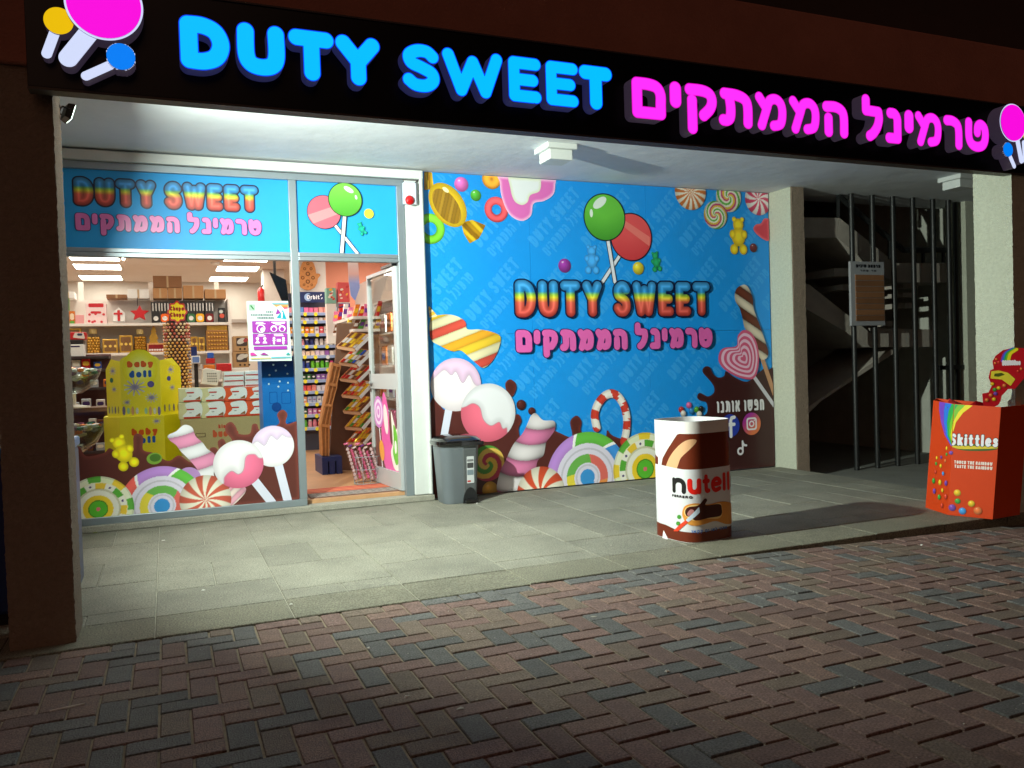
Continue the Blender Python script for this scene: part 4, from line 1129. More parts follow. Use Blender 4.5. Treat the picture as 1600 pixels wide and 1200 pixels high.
for cx_ in (520, 660): nart('printed_pictogram', s_sub(s_circ(N((cx_, 530)), .026), s_circ(N((cx_, 540)), .018)), (240, 236, 246), .003)
for cx_ in (240, 365): nart('printed_pictogram', s_or(s_circ(N((cx_, 700)), .012), s_poly(N((cx_ - 40, 780), (cx_, 720), (cx_ + 45, 780)), False)), (240, 236, 246), .003)
for cx_ in (522, 682): nart('printed_pictogram', s_or(s_circ(N((cx_, 695)), .010), s_poly(N((cx_ - 30, 735), (cx_, 700), (cx_ + 30, 735)), False), s_rect(*N((cx_ - 14, 800)), *N((cx_ + 14, 735)))), (240, 236, 246), .003)
nart('printed_pictogram', s_rect(*N((568, 755)), *N((640, 705))), (210, 180, 220), .003)
nart('printed_shape', s_poly(N((118, 990), (120, 940), (170, 935), (240, 985)), False), (200, 60, 150)); nart('printed_shape', s_poly(N((280, 975), (350, 935), (430, 978)), False), (150, 50, 140)); nart('printed_shape', s_poly(N((715, 975), (765, 935), (800, 972)), False), (40, 150, 150))
nart('printed_shape', s_rect(*N((120, 1045)), *N((470, 1022))), (206, 190, 110)); nart('printed_shape', s_rect(*N((470, 1030)), *N((810, 1008))), (40, 170, 190))

# alarm box with red dome on the white post, and a door contact
al = thing('alarm_siren', 'white wall siren with a red dome above the shop door post', 'alarm', tuple(UY(640, 300, -.05)))
a0, a1 = UY(629, 284, -.075), UY(651, 320, -.075)
MB().cbox(a0[0], a1[0], -.105, -.046, a1[2], a0[2], .012).build('housing', pm('siren_white', (214, 220, 232), .35), al)
c = UY(640, 313, -.1)
MB().ball((c[0], -.106, c[2]), .042, 14, 8, (1, .6, 1)).build('red_dome', pm('red_dome', (190, 22, 26), .12, coat=.5), al, smooth=True)
MB().tube([(c[0] + .05, -.06, a0[2] - .01), (c[0] + .09, -.06, a0[2] + .02), (-.05, -.06, 2.80)], .005, 6).build('cable', M_black, al)

# door: glazed leaf swung inwards, hinged on the right
DA = math.radians(86)
hx, hy = -.245, .05
dd = np.array([-math.cos(DA), math.sin(DA), 0.0]); dn = np.array([dd[1], -dd[0], 0.0])
door = thing('glass_door', 'aluminium framed glass door standing open into the shop with candy stickers low down', 'door', (hx, hy, .085))
def dbox(a0, a1, z0, z1, th=.04, t0=-.02):
    p = lambda a, t, z: tuple(np.array([hx, hy, 0]) + dd * a + dn * (t0 + t) + np.array([0, 0, z]))
    m = MB(); m.add([p(a0, 0, z0), p(a1, 0, z0), p(a1, th, z0), p(a0, th, z0), p(a0, 0, z1), p(a1, 0, z1), p(a1, th, z1), p(a0, th, z1)],
                    [(0, 3, 2, 1), (4, 5, 6, 7), (0, 1, 5, 4), (1, 2, 6, 5), (2, 3, 7, 6), (3, 0, 4, 7)]); return m
DT = 2.06
M_dalu = pm('pale_aluminium', (196, 200, 202), .4, metal=.3)
dbox(.0, .065, .09, DT).build('stile', M_dalu, door); dbox(.795, .83, .09, DT).build('stile', M_dalu, door)
dbox(.066, .794, DT - .03, DT).build('rail', M_dalu, door); dbox(.066, .794, .09, .24).build('rail', M_dalu, door); dbox(.066, .794, .98, 1.12).build('rail', M_dalu, door)
dbox(.066, .794, .241, .979, .006, -.003).build('pane', M_glass, door); dbox(.066, .794, 1.121, DT - .031, .006, -.003).build('pane', M_glass, door)
h_ = dbox(.70, .80, 1.03, 1.05, .03, -.07); h_.build('handle', pm('chrome', (200, 200, 200), .2, metal=1), door)
dbox(.785, .81, .95, 1.15, .012, -.032).build('handle_plate', MATS['chrome'], door)
dbox(.03, .34, DT + .006, DT + .03, .05, -.03).build('closer_arm', M_black, door)
DS = Surf(np.array([hx, hy, 0]) + dd * .764 - dn * .004, -dd, (0, 0, 1))
dcl = s_rect(.002, .242, .696, .978)
def dart(name, shape, col, cell=.006): return art(door, name, DS, s_and(shape, dcl), col, cell)
Q = zz(DS, 450, 540, 8.0)
DS.k = 0
dart('sticker_chocolate', s_poly([(0, .24), (.0, .62), (.2, .55), (.3, .85), (.36, .6), (.5, .8), (.56, .5), (.7, .62), (.7, .24)]), (110, 70, 64), .01)
dart('sticker_flower', s_poly([(.30, .95), (.42, .80), (.46, .50), (.62, .45), (.66, .24), (.30, .24), (.20, .50), (.24, .80)]), (226, 96, 168)); dart('sticker_flower', s_ell((.34, .70), .06, .14, .2), (236, 226, 224))
dart('sticker_flower', s_poly([(.5, .78), (.62, .62), (.70, .66), (.70, .3), (.55, .26), (.46, .4), (.52, .5)]), (236, 232, 224)); dart('sticker_flower', s_poly([(.56, .66), (.66, .56), (.68, .36), (.6, .3), (.52, .4), (.55, .5)]), (110, 190, 60)); dart('sticker_flower', s_ell((.6, .46), .03, .06), (240, 240, 230))
c = (.13, .76)
for k in range(5): dart('sticker_lollipop', s_circ(c, .15 - .03 * k), (206, 130, 206) if k % 2 == 0 else (236, 216, 240))
dart('sticker_stick', s_stroke([[(.15, .6), (.2, .25)]], .012), (230, 226, 236))
dart('sticker_candy', s_ell((.2, .40), .07, .10, .3), (232, 160, 70))

# ================================================================== PEDAL BIN
bx, by = .150, -.235
bin_ = thing('pedal_bin', 'grey plastic pedal bin with a black lid beside the mural', 'bin', (bx, by, 0))
M_bin = pm('bin_grey', (106, 114, 120), .38, var=.03, vscale=8)
def rr_ring(w, d, z, r, n=5, x=bx, y=by):
    out = []
    for cx, cy, a0 in ((w / 2 - r, d / 2 - r, 0), (-w / 2 + r, d / 2 - r, 90), (-w / 2 + r, -d / 2 + r, 180), (w / 2 - r, -d / 2 + r, 270)):
        for k in range(n + 1):
            a = math.radians(a0 + 90 * k / n); out.append((x + cx + r * math.cos(a), y + cy + r * math.sin(a), z))
    return out
MB().loft([rr_ring(.285, .27, 0, .07), rr_ring(.30, .285, .015, .08), rr_ring(.355, .33, .50, .09), rr_ring(.362, .337, .508, .09)]).build('body', M_bin, bin_, smooth=True)
M_lid = pm('lid_black', (22, 20, 20), .16, coat=.4)
MB().loft([rr_ring(.385, .36, .495, .10), rr_ring(.40, .375, .51, .10), rr_ring(.395, .37, .535, .10), rr_ring(.33, .30, .565, .09), rr_ring(.20, .18, .580, .06), rr_ring(.1, .09, .584, .04)]).build('lid', M_lid, bin_, smooth=True)
MB().box(bx - .012, bx + .19, by - .191, by - .186, .495, .525).build('lid_lip', M_lid, bin_)
# raised front flute, pedal recess, pedal, label
MB().loft([[(bx + .012, by - .146, .02), (bx + .125, by - .146, .02), (bx + .125, by - .10, .02), (bx + .012, by - .10, .02)], [(bx + .006, by - .171, .47), (bx + .135, by - .171, .47), (bx + .135, by - .11, .47), (bx + .006, by - .11, .47)]]).build('front_flute', pm('bin_grey_dark', (84, 88, 90), .42), bin_, bevel=.01)
pr_ = [(bx + .004 + .132 * (.5 + .5 * math.cos(a)), by - .1545, .0 + .135 * math.sin(a)) for a in np.linspace(0, PI, 13)]
MB().prism(pr_, (0, .03, 0)).build('pedal_recess', pm('bin_recess', (30, 31, 33), .4), bin_)
MB().cbox(bx + .012, bx + .13, by - .205, by - .10, .012, .04, .008).build('pedal', M_lid, bin_)
BS = Surf((0, by - .168, 0), (1, 0, 0), (0, -.052, 1)); BS.k = 0
bs_ = lambda n_, x0, x1, z0, z1, col: art(bin_, n_, BS, s_rect(x0, z0, x1, z1, .004), col, .004, PAPER, lift=None)
BS.O = np.array([0, by - .1473, 0.0])
bs_('label', bx + .04, bx + .105, .17, .40, (196, 200, 202)); bs_('label_print', bx + .044, bx + .101, .30, .345, (70, 70, 72)); bs_('label_print', bx + .044, bx + .101, .355, .375, (120, 122, 124)); bs_('label_print', bx + .044, bx + .101, .24, .285, (120, 134, 142)); bs_('label_print', bx + .044, bx + .075, .18, .195, (190, 60, 60))

# ================================================================== GIANT SPREAD JAR (cardboard cylinder)
JR = .225
JC = (1.05, -2.437, 0.0)
jar = thing('giant_jar_display', 'cardboard display shaped like a giant chocolate spread jar standing on the platform edge', 'display', JC)
JT = .772
class CurveSurf(Surf):
    """upright tube with a rounded-square section; s runs round it from the side facing the camera, to the right"""
    def __init__(s, C, h, p, rot, N=240):
        s.C = np.array(C, float); s.k = 0
        w = CC[:2] - s.C[:2]; a0 = math.atan2(w[1], w[0])
        t = a0 + np.linspace(-PI, PI, N + 1)
        def rad(a): a = a - rot; return h / (np.abs(np.cos(a)) ** p + np.abs(np.sin(a)) ** p) ** (1 / p)
        s.P = np.stack([rad(t) * np.cos(t), rad(t) * np.sin(t)], 1)
        L = np.concatenate([[0], np.cumsum(np.hypot(*np.diff(s.P, axis=0).T))]); s.S = L - np.interp(0.0, np.linspace(-PI, PI, N + 1), L)
        T = np.gradient(s.P, axis=0); s.N = np.stack([T[:, 1], -T[:, 0]], 1); s.N /= np.linalg.norm(s.N, axis=1)[:, None]
    def px(s, u, v):
        d = ray(u, v); o = CC - s.C; best = None
        for i in range(len(s.P) - 1):
            a, e = s.P[i], s.P[i + 1] - s.P[i]
            den = d[0] * e[1] - d[1] * e[0]
            if abs(den) < 1e-12: continue
            ax, ay = a[0] - o[0], a[1] - o[1]
            t = (ax * e[1] - ay * e[0]) / den; k = (ax * d[1] - ay * d[0]) / den
            if 0 <= k <= 1 and t > 0 and (best is None or t < best[0]): best = (t, s.S[i] + k * (s.S[i + 1] - s.S[i]))
        if best is None:
            q = [np.hypot(*((o[:2] + d[:2] * ((p - o[:2]) @ d[:2]) / (d[:2] @ d[:2])) - p)) for p in s.P]; i = int(np.argmin(q)); t = ((s.P[i] - o[:2]) @ d[:2]) / (d[:2] @ d[:2]); best = (t, s.S[i])
        return np.array([best[1], o[2] + d[2] * best[0]])
    def at(s, X, Y, o):
        X = np.asarray(X, float)
        x = np.interp(X, s.S, s.P[:, 0]) + o * np.interp(X, s.S, s.N[:, 0]); y = np.interp(X, s.S, s.P[:, 1]) + o * np.interp(X, s.S, s.N[:, 1])
        return np.stack([s.C[0] + x, s.C[1] + y, s.C[2] + np.asarray(Y, float)], 1)
JS = CurveSurf(JC, .203, 3.8, math.radians(7)); JS.k = 0
ring_ = lambda z, o: [tuple(p) for p in JS.at(JS.S[:-1:3], np.full(len(JS.S[:-1:3]), z), o)]
MB().loft([ring_(0, 0), ring_(JT, 0)], cap=False).build('shell', pm('jar_white_card', (204, 204, 206), .45), jar, smooth=True)
MB().loft([ring_(JT, -.006), ring_(.002, -.006)], cap=False).build('inner_shell', MATS['jar_white_card'], jar, smooth=True)
MB().loft([ring_(JT, -.006), ring_(JT + .0005, 0)], cap=False).build('rim', MATS['jar_white_card'], jar)
MB().loft([ring_(.004, -.008), ring_(.008, -.008)]).build('base_disc', pm('jar_base', (70, 36, 28), .6), jar)

J = zz(JS, 1010, 630, 5.2174)
jm = print_mat('jar_print', .35, .25)
def jart(name, shape, col, cell=.005): return art(jar, name, JS, shape, col, cell, jm)
SL, SR = -1.9, 1.9          # the print wraps round the sides
smax, smin = JR * 1.9, -JR * 1.9
NUT = (100, 40, 22)
lidz = J((300, 250))[1]; labt = J((300, 540))[1]; labb = J((330, 1052))[1]
jart('lid_band', s_rect(J((212, 200))[0], lidz, smax, JT - .004), (214, 210, 206), .008)
for k in range(9):
    xk = J((212, 200))[0] + .02 + k * .055; jart('lid_line', s_rect(xk, lidz + .004, xk + .002, JT - .02), (190, 186, 182), .004)
lc = [J(p) for p in ((250, 256), (215, 310), (170, 380), (132, 450), (118, 540))]
jart('brown_body', s_poly([(smax, lidz), (lc[0][0] + .02, lidz)] + [tuple(p) for p in lc] + [(lc[-1][0], labt - .01), (smax, labt - .01)], False), NUT, .006)
jart('brown_body', s_poly([(smin, labt), (J((98, 540))[0], labt), (J((96, 470))[0], labt + .06), (smin, labt + .10)], False), NUT, .006)
jart('highlight', s_poly(J((335, 300), (410, 305), (350, 380), (280, 450), (238, 545), (163, 535), (185, 450), (250, 360))), (206, 160, 120))
jart('label_paper', s_poly([(smin, labt + .012), (J((120, 520))[0], labt + .012), (J((300, 545))[0], labt), (smax, labt + .004), (smax, labb + .012), (J((420, 1056))[0], labb), (J((260, 1048))[0], labb + .002), (J((160, 1008))[0], labb + .022), (smin, labb + .03)], False), (204, 204, 208), .008)
jart('brown_foot', s_poly([(smin, .004), (smin, labb + .03), (J((160, 1008))[0], labb + .022), (J((260, 1048))[0], labb + .002), (J((420, 1056))[0], labb), (smax, labb + .012), (smax, .004)], False), NUT, .006)
jart('white_notch', s_poly(J((142, 1032), (132, 1100), (182, 1114)), False), (228, 226, 226))
z0_, H_ = J((300, 740))[1], 0
xh = J((300, 612))[1] - z0_
def jl(g, xa, xb, z1_, col, hw=.0155):
    a, b_ = J((xa, 680))[0], J((xb, 680))[0]
    w = GL[g][0]
    if w < .01: P = glyph_paths(g, (a + b_) / 2, z0_ + hw, 1, z1_ - z0_ - 2 * hw); jart('printed_letter', s_stroke(P, (b_ - a) / 2), col, .003); return
    H = (z1_ - z0_ - 2 * hw) / (.66 if g in 'nue' else .95)
    jart('printed_letter', s_stroke(glyph_paths(g, a + hw, z0_ + hw, (b_ - a - 2 * hw) / w, H), hw), col, .003)
RED = (214, 34, 26)
jl('n', 214, 323, z0_ + xh, (30, 28, 28)); jl('u', 335, 446, z0_ + xh, RED); jl('t', 455, 518, J((480, 580))[1], RED, .014); jl('e', 524, 612, z0_ + xh, RED, .014); jl('l', 619, 643, J((630, 560))[1], RED)
sl0 = J((643, 680))[0]
for k, g in enumerate(['l', 'a']):
    hw = .0155; a = sl0 + .03 + k * .06
    P = glyph_paths(g, a, z0_ + hw, .13, (J((630, 560))[1] - z0_ - 2 * hw) if g == 'l' else (xh - 2 * hw) / .66); jart('printed_letter', s_stroke(P, hw), RED, .003)
jart('printed_text', word_shape(list('FERRERO'), J((214, 760))[0], J((376, 760))[0], J((300, 774))[1], J((300, 752))[1], .0028, gap=.2), (36, 32, 32), .0018)
jart('printed_bread', s_poly(J((295, 890), (320, 835), (400, 815), (500, 825), (620, 800), (690, 830), (690, 960), (650, 985), (560, 960), (470, 985), (400, 998), (340, 985), (305, 940))), (210, 140, 60))
jart('printed_bread', s_poly(J((310, 885), (335, 845), (400, 828), (500, 838), (600, 815), (600, 930), (460, 940), (380, 955), (325, 920))), (232, 196, 130))
jart('printed_spread', s_poly(J((318, 880), (345, 845), (420, 832), (470, 778), (492, 790), (480, 830), (590, 822), (610, 860), (600, 915), (500, 935), (400, 955), (360, 925), (330, 920))), (66, 28, 20))
jart('printed_spread', s_poly(J((335, 900), (360, 865), (390, 880), (350, 920))), (180, 120, 120))
jart('printed_knife', s_poly(J((428, 842), (432, 890), (345, 968), (322, 952)), False), (190, 206, 224)); jart('printed_knife', s_poly(J((345, 968), (322, 952), (222, 1042), (262, 1044)), False), (214, 66, 40))
for p in ((270, 925), (262, 978)): jart('printed_leaf', s_ell(J(p), .017, .012, .5), (70, 140, 50), .003)
jart('printed_text', word_shape(['vav', 'alef', 'qof', 'qof', ' ', 'fmem', 'vav', ' ', 'vav', 'shin', 'lamed', ' ', 'yod', 'het', 'mem', 'alef'], J((368, 1040))[0], J((650, 1030))[0], J((500, 1046))[1], J((500, 1024))[1], .0022, gap=.3), (50, 110, 190), .0018)

# ================================================================== CANDY BOX WITH CUT-OUT
ZF = gz(3.1) + .012
sA, sB, sC = UZ(1446, 793, 0.0), UZ(1481, 804.5, 0.0), UZ(1551, 811.5, 0.0)
# the box leans a little: its top edge is read off in the same depth planes
tB = UY(1491, 631, sB[1] + .005)
def on_plane(u, v, P, Q, T):
    n = np.cross(Q - P, T - P); r = ray(u, v); return CC + r * (((P - CC) @ n) / (r @ n))
tA, tC = on_plane(1458.5, 625.5, sA, sB, tB), on_plane(1564, 636, sB, sC, tB)
wv_ = sB - sA
sD, tD = sC + np.array([.30, .02, 0]), tC + np.array([.30, .02, 0])
sE, tE = sC + np.array([.36, .36, 0]), tC + np.array([.36, .36, 0])
sF, tF = sA + np.array([.22, .16, 0]), tA + np.array([.22, .16, 0])
skb = thing('candy_dump_bin', 'orange red cardboard bin with rainbow print full of candy bags by the right pillar', 'display bin', tuple((sA + sC) / 2 + np.array([.1, 0, 0])))
M_sk = pm('bin_orange_card', (204, 64, 18), .55, var=.03, spec=.15)
base = [sA, sB, sC, sD, sE, sF]; top = [tA, tB, tC, tD, tE, tF]
for i in range(6):
    j = (i + 1) % 6
    MB().prism([base[i], base[j], top[j], top[i]], tuple(.003 * np.cross(top[i] - base[i], base[j] - base[i]) / np.linalg.norm(np.cross(top[i] - base[i], base[j] - base[i])))).build('side_panel', M_sk, skb)
MB().prism([p + np.array([0, 0, .01]) for p in base], (0, 0, .004)).build('bottom', M_sk, skb)
def face(O, P1, T): 
    a = P1 - O; b_ = T - O; return Surf(O, a / np.linalg.norm(a), b_ / np.linalg.norm(b_))
K1, K2 = face(sA, sB, tA), face(sB, sC, tB)
S_ = lambda surf: zz(surf, 1400, 520, 4.0)
def skart(surf, name, shape, col, cell=.004): return art(skb, name, surf, shape, col, cell, PAPER)
w1, w2 = np.linalg.norm(sB - sA), np.linalg.norm(sC - sB); hh = np.linalg.norm(tB - sB)
bandc = [(120, 70, 190), (50, 120, 220), (50, 170, 80), (120, 190, 50), (236, 220, 40)]
k1, k2 = S_(K1), S_(K2)
cl1, cl2 = s_poly([(0.001, .002), (w1 - .001, .002), K1.px(1491, 631) - np.array([.002, .003]), K1.px(1458.5, 625.5) + np.array([.002, -.003])], False), s_poly([(.001, .002), (w2 - .001, .002), K2.px(1564, 636) - np.array([.002, .003]), K2.px(1491, 631) + np.array([.002, -.003])], False)
Lb = [(272, 415), (270, 480), (282, 560), (305, 640), (345, 710)]; Rb = [(480, 455), (420, 500), (375, 560), (352, 640), (360, 710)]
for k in range(5):
    a, b_ = k / 5, (k + 1) / 5
    e0 = [tuple(np.array(l) * (1 - a) + np.array(r_) * a) for l, r_ in zip(Lb, Rb)]; e1 = [tuple(np.array(l) * (1 - b_) + np.array(r_) * b_) for l, r_ in zip(Lb, Rb)]
    pts = e0 + e1[::-1]
    skart(K1, 'printed_rainbow', s_and(s_poly(k1(*pts), False), cl1), bandc[k])
    skart(K2, 'printed_rainbow', s_and(s_poly(k2(*pts), False), cl2), bandc[k])
x0, x1 = k2((330, 680))[0] + .004, w2 - .002
zb1, zt1 = k2((450, 704))[1], k2((450, 640))[1]
skart(K2, 'printed_shadow', s_and(s_poly(k2((350, 712), (420, 735), (560, 738), (640, 725), (640, 700), (350, 695))), cl2), (60, 90, 30))
skart(K2, 'printed_rainbow', s_and(s_poly(k2((360, 716), (420, 727), (640, 722), (640, 712), (360, 706))), cl2), (214, 190, 40))
skart(K2, 'printed_letter', s_and(word_shape(list('Skittles'), x0, x1 + .012, zb1 - .008, zt1 + .012, .0125, gap=.16), cl2), (60, 44, 40), .003)
skart(K2, 'printed_letter', s_and(word_shape(list('Skittles'), x0 + .004, x1 + .010, zb1 - .004, zt1 + .008, .0088, gap=.2), cl2), (230, 230, 236), .003)
skart(K2, 'printed_text', word_shape(list('TOUCH THE RAINBOW'), k2((364, 805))[0], k2((604, 820))[0], k2((480, 824))[1], k2((480, 803))[1], .0032, gap=.25, space=.35), (232, 214, 204), .0025)
skart(K2, 'printed_text', word_shape(list('TASTE THE RAINBOW'), k2((366, 830))[0], k2((604, 845))[0], k2((480, 851))[1], k2((480, 830))[1], .0032, gap=.25, space=.35), (232, 214, 204), .0025)
CAN = [(230, 190, 40), (120, 70, 170), (70, 160, 60), (226, 120, 60), (70, 150, 220), (214, 70, 50)]
for n_, (x, y, r, ci) in enumerate([(318, 722, 12, 0), (345, 750, 12, 1), (318, 760, 11, 2), (285, 778, 11, 1), (257, 782, 11, 0), (310, 800, 11, 3), (253, 818, 12, 2), (282, 832, 13, 0), (297, 880, 13, 4), (250, 870, 12, 5), (238, 925, 18, 2), (278, 935, 18, 0), (316, 940, 17, 1), (243, 990, 17, 1), (294, 985, 14, 0), (274, 1027, 17, 2), (315, 1025, 17, 5), (291, 1080, 15, 5),
                                      (384, 1000, 23, 0), (386, 1052, 17, 2), (352, 1093, 23, 1), (416, 1114, 24, 4), (472, 1068, 22, 0), (512, 1112, 27, 3)]):
    sf = K1 if x < 322 else K2; kk = S_(sf); c = kk((x, y)); rad = vr(sf, 1400 + x / 4, 520 + y / 4, r / 4) * (1.0 if r < 20 else .9)
    skart(sf, 'printed_sweet', s_circ(c, rad), c_ball(c, rad, CAN[ci], .7), .003)
# flat cut-out standing in the bin
yc = sC[1] + .17
CS = Surf((sC[0] + .05, yc, 0), (.80, -.60, 0), (0, 0, 1)); kc = zz(CS, 1400, 520, 4.0)
ct = thing('cutout_topper', 'flat red candy bag cut-out standing up out of the orange bin', 'cut-out', tuple(CS.at([kc((620, 450))[0]], [kc((620, 470))[1]], 0)[0]))
op = [(540, 380), (580, 372), (600, 330), (580, 280), (590, 235), (612, 225), (604, 180), (622, 145), (670, 108), (740, 92), (800, 96), (880, 110), (900, 230), (850, 270), (800, 285), (745, 350), (700, 352), (660, 395), (655, 425), (640, 450), (600, 470), (560, 500), (545, 440)]
MB().prism(list(CS.at([q_[0] for q_ in kc(*op)], [q_[1] for q_ in kc(*op)], 0.0)), tuple(-.006 * CS.n)).build('card', pm('cutout_red', (186, 20, 34), .35), ct)
def cart(name, shape, col, cell=.003): return art(ct, name, CS, shape, col, cell, PAPER)
for k, cl in enumerate(bandc):
    cart('printed_rainbow', s_stroke([[tuple(x) for x in catmull(kc((664 + k * 10, 175 - k * 2), (680 + k * 9, 130), (730 + k * 6, 100 + k)), 5, False)]], .010), cl)
cart('printed_letter', word_shape(list('Skittles'), kc((662, 180))[0], kc((778, 190))[0], kc((700, 205))[1], kc((700, 170))[1], .007, gap=.14), (236, 232, 240), .0025)
cart('printed_banner', s_poly(kc((595, 240), (640, 235), (700, 250), (745, 290), (715, 332), (660, 292), (590, 285)), False), (222, 206, 60))
cart('printed_banner', s_poly(kc((615, 255), (660, 250), (680, 262), (640, 275), (612, 272)), False), (80, 90, 30))
for (x, y, ci) in ((625, 165, 3), (640, 185, 5), (618, 190, 3), (600, 320, 0), (640, 345, 0), (615, 355, 2), (675, 330, 3), (590, 390, 3), (620, 380, 1), (610, 415, 0), (780, 225, 3), (760, 240, 5), (565, 420, 3)):
    c = kc((x, y)); cart('printed_sweet', s_circ(c, .013 if y > 300 else .008), c_ball(c, .012, CAN[ci]), .0025)
# candy bags lying in the mouth of the bin
def pillow(w, h, t, n=6):
    m = MB(); V = []
    for j in range(n + 1):
        for i in range(n + 1):
            a, b_ = i / n * 2 - 1, j / n * 2 - 1
            V.append((a * w / 2, b_ * h / 2, t * (1 - a * a) * (1 - b_ ** 4)))
    top_ = [(j * (n + 1) + i, j * (n + 1) + i + 1, (j + 1) * (n + 1) + i + 1, (j + 1) * (n + 1) + i) for j in range(n) for i in range(n)]
    k = len(V); V2 = V + [(x, y, -z) for x, y, z in V]
    return MB().add(V2, top_ + [tuple(reversed([q_ + k for q_ in f])) for f in top_])
M_bag = pm('red_foil_bag', (176, 24, 34), .25, rnd=.15, coat=.3)
pmesh = pillow(.16, .11, .02).mesh('candy_bag'); pmesh.materials.append(M_bag)
tc_ = (tA + tB + tC + tE) / 4
for k, (dx, dy, dz, rx, ry, rz, lb) in enumerate([(-.06, .06, -.02, .5, -.4, .6, 'red candy bag leaning on the cut-out in the orange bin'), (.04, -.02, -.03, .3, .5, 1.4, 'red candy bag lying flat at the front of the orange bin'), (-.02, -.10, -.06, .2, .2, .2, 'red candy bag low against the front wall of the orange bin'), (.10, .10, -.05, .5, .1, 2.2, 'red candy bag behind the cut-out in the orange bin')]):
    o = bpy.data.objects.new('candy_bag', pmesh); COL.objects.link(o); o.location = tuple(tc_ + np.array([dx, dy, dz])); o.rotation_euler = (rx, ry, rz)
    tag(o, lb, 'candy bag', 'red candy bags in the orange bin')

# ================================================================== BARRED STAIRWELL
M_bar = pm('bar_black', (26, 28, 28), .45, var=.1)
scr = thing('bar_screen', 'tall black steel bars closing off the stairwell', 'railing', (5.4, -.2, -.095))
bxs = [4.735, 5.035, 5.335, 5.635, 5.945]
for x in bxs: MB().cyl((x, -.2, -.095), (x, -.2, 2.889), .028, 12).build('bar', M_bar, scr, smooth=True)
for k, (x, y) in enumerate(((6.19, -.2), (6.40, -.12))): MB().cyl((x, y, -.095), (x, y, 2.889), .028, 12).build('bar', M_bar, scr, smooth=True)
MB().box(6.10, 6.42, -.18, -.10, .95, 1.0).build('cross_bar', M_bar, scr)
# stairs: landings and flights as concrete prisms
M_conc = pm('stair_concrete', (160, 152, 142), .9, var=.15, vscale=6, bump=.3, bscale=50)
st = thing('staircase', 'dark concrete staircase with open flights behind the black bars', 'staircase', (5.2, .9, -.095))
Zs = lambda pts, y: [UY(1180 + p[0] / 3.8095, 250 + p[1] / 3.8095, y) for p in pts]
Zt = lambda pts, y: [UY(1180 + p[0] / 3.8095, 480 + p[1] / 3.8095, y) for p in pts]
MB().prism(Zs([(150, 340), (500, 345), (485, 462), (150, 462)], -.12), (0, 1.3, 0)).build('landing', M_conc, st)
MB().prism(Zs([(502, 345), (835, 612), (835, 725), (760, 690), (487, 462)], -.12), (0, 1.0, 0)).build('flight', M_conc, st)
MB().prism(Zs([(836, 614), (1142, 614), (1142, 728), (836, 728)], -.12), (0, 1.2, 0)).build('landing', M_conc, st)
MB().prism(Zs([(150, 740), (320, 740), (700, 1040), (690, 1112), (640, 1080), (240, 850), (150, 850)], -.06), (0, 1.0, 0)).build('flight', M_conc, st)
MB().prism(Zs([(692, 1000), (1082, 1010), (1082, 1112), (692, 1112)], -.06), (0, 1.2, 0)).build('landing', M_conc, st)
MB().prism(Zt([(1082, 215), (900, 225), (390, 560), (250, 700), (250, 640), (840, 230), (1082, 200)], .02), (0, .9, 0)).build('flight', M_conc, st)
for p in [(470, 645, 600, 690), (525, 740, 620, 772), (880, 735, 970, 760), (880, 790, 960, 815), (890, 850, 960, 880), (780, 960, 850, 990)]:
    MB().prism(Zs([(p[0], p[1]), (p[2], p[1]), (p[2], p[3]), (p[0], p[3])], -.03), (0, .6, 0)).build('tread', M_conc, st)
hr = [UY(1180 + x / 3.8095, 250 + y / 3.8095, -.135) for x, y in ((495, 215), (880, 535), (1135, 535))]
MB().tube([tuple(p) for p in hr], .032, 8).build('handrail', M_bar, st)
for x, y, y2 in ((495, 215, 340), (690, 380, 500), (800, 470, 590), (1000, 535, 612), (1120, 535, 612)):
    MB().cyl(tuple(UY(1180 + x / 3.8095, 250 + y / 3.8095, -.13)), tuple(UY(1180 + x / 3.8095, 250 + y2 / 3.8095, -.13)), .02, 6).build('baluster', M_bar, st)
# name board on the bars
DSf = plane_y(-.262); dz_ = zz(DSf, 1180, 250, 3.8095)
q = dz_((566, 602), (768, 602), (770, 984), (570, 984))
nb = thing('name_board', 'grey office name board with brown slats hung on the stairwell bars', 'sign', (float((q[0][0] + q[1][0]) / 2), -.26, float(q[2][1])))
MB().box(q[0][0], q[1][0], -.26, -.232, q[2][1], q[0][1]).build('board', pm('board_grey', (150, 152, 156), .5), nb, bevel=.004)
hdr = [(1330, 3), ]
sx0, sx1 = dz_((595, 700))[0], dz_((762, 700))[0]
zt_, zb4 = dz_((600, 682))[1], dz_((600, 960))[1]
MS_ = pm('slat_brown', (128, 88, 58), .5, var=.2, vscale=6, rnd=.2)
for k in range(8):
    a, b_ = zt_ + (zb4 - zt_) * k / 8, zt_ + (zb4 - zt_) * (k + 1) / 8
    MB().box(sx0, sx1, -.270, -.2605, b_ + .004, a - .002).build('slat', MS_, nb)
art(nb, 'printed_text', DSf, word_shape(['fmem', 'yod', 'nun', 'yod', 'shin', ' ', 'tav', 'alef', 'pe', 'resh', 'mem'], dz_((600, 640))[0], dz_((745, 640))[0], dz_((600, 640))[1], dz_((600, 620))[1], .007, gap=.3), (30, 30, 34), .004, PAPER)
art(nb, 'printed_text', DSf, word_shape(['resh', 'het', 'tet', ' ', 'resh', 'alef'], dz_((625, 660))[0], dz_((720, 660))[0], dz_((600, 664))[1], dz_((600, 652))[1], .004, gap=.4), (60, 60, 64), .003, PAPER)

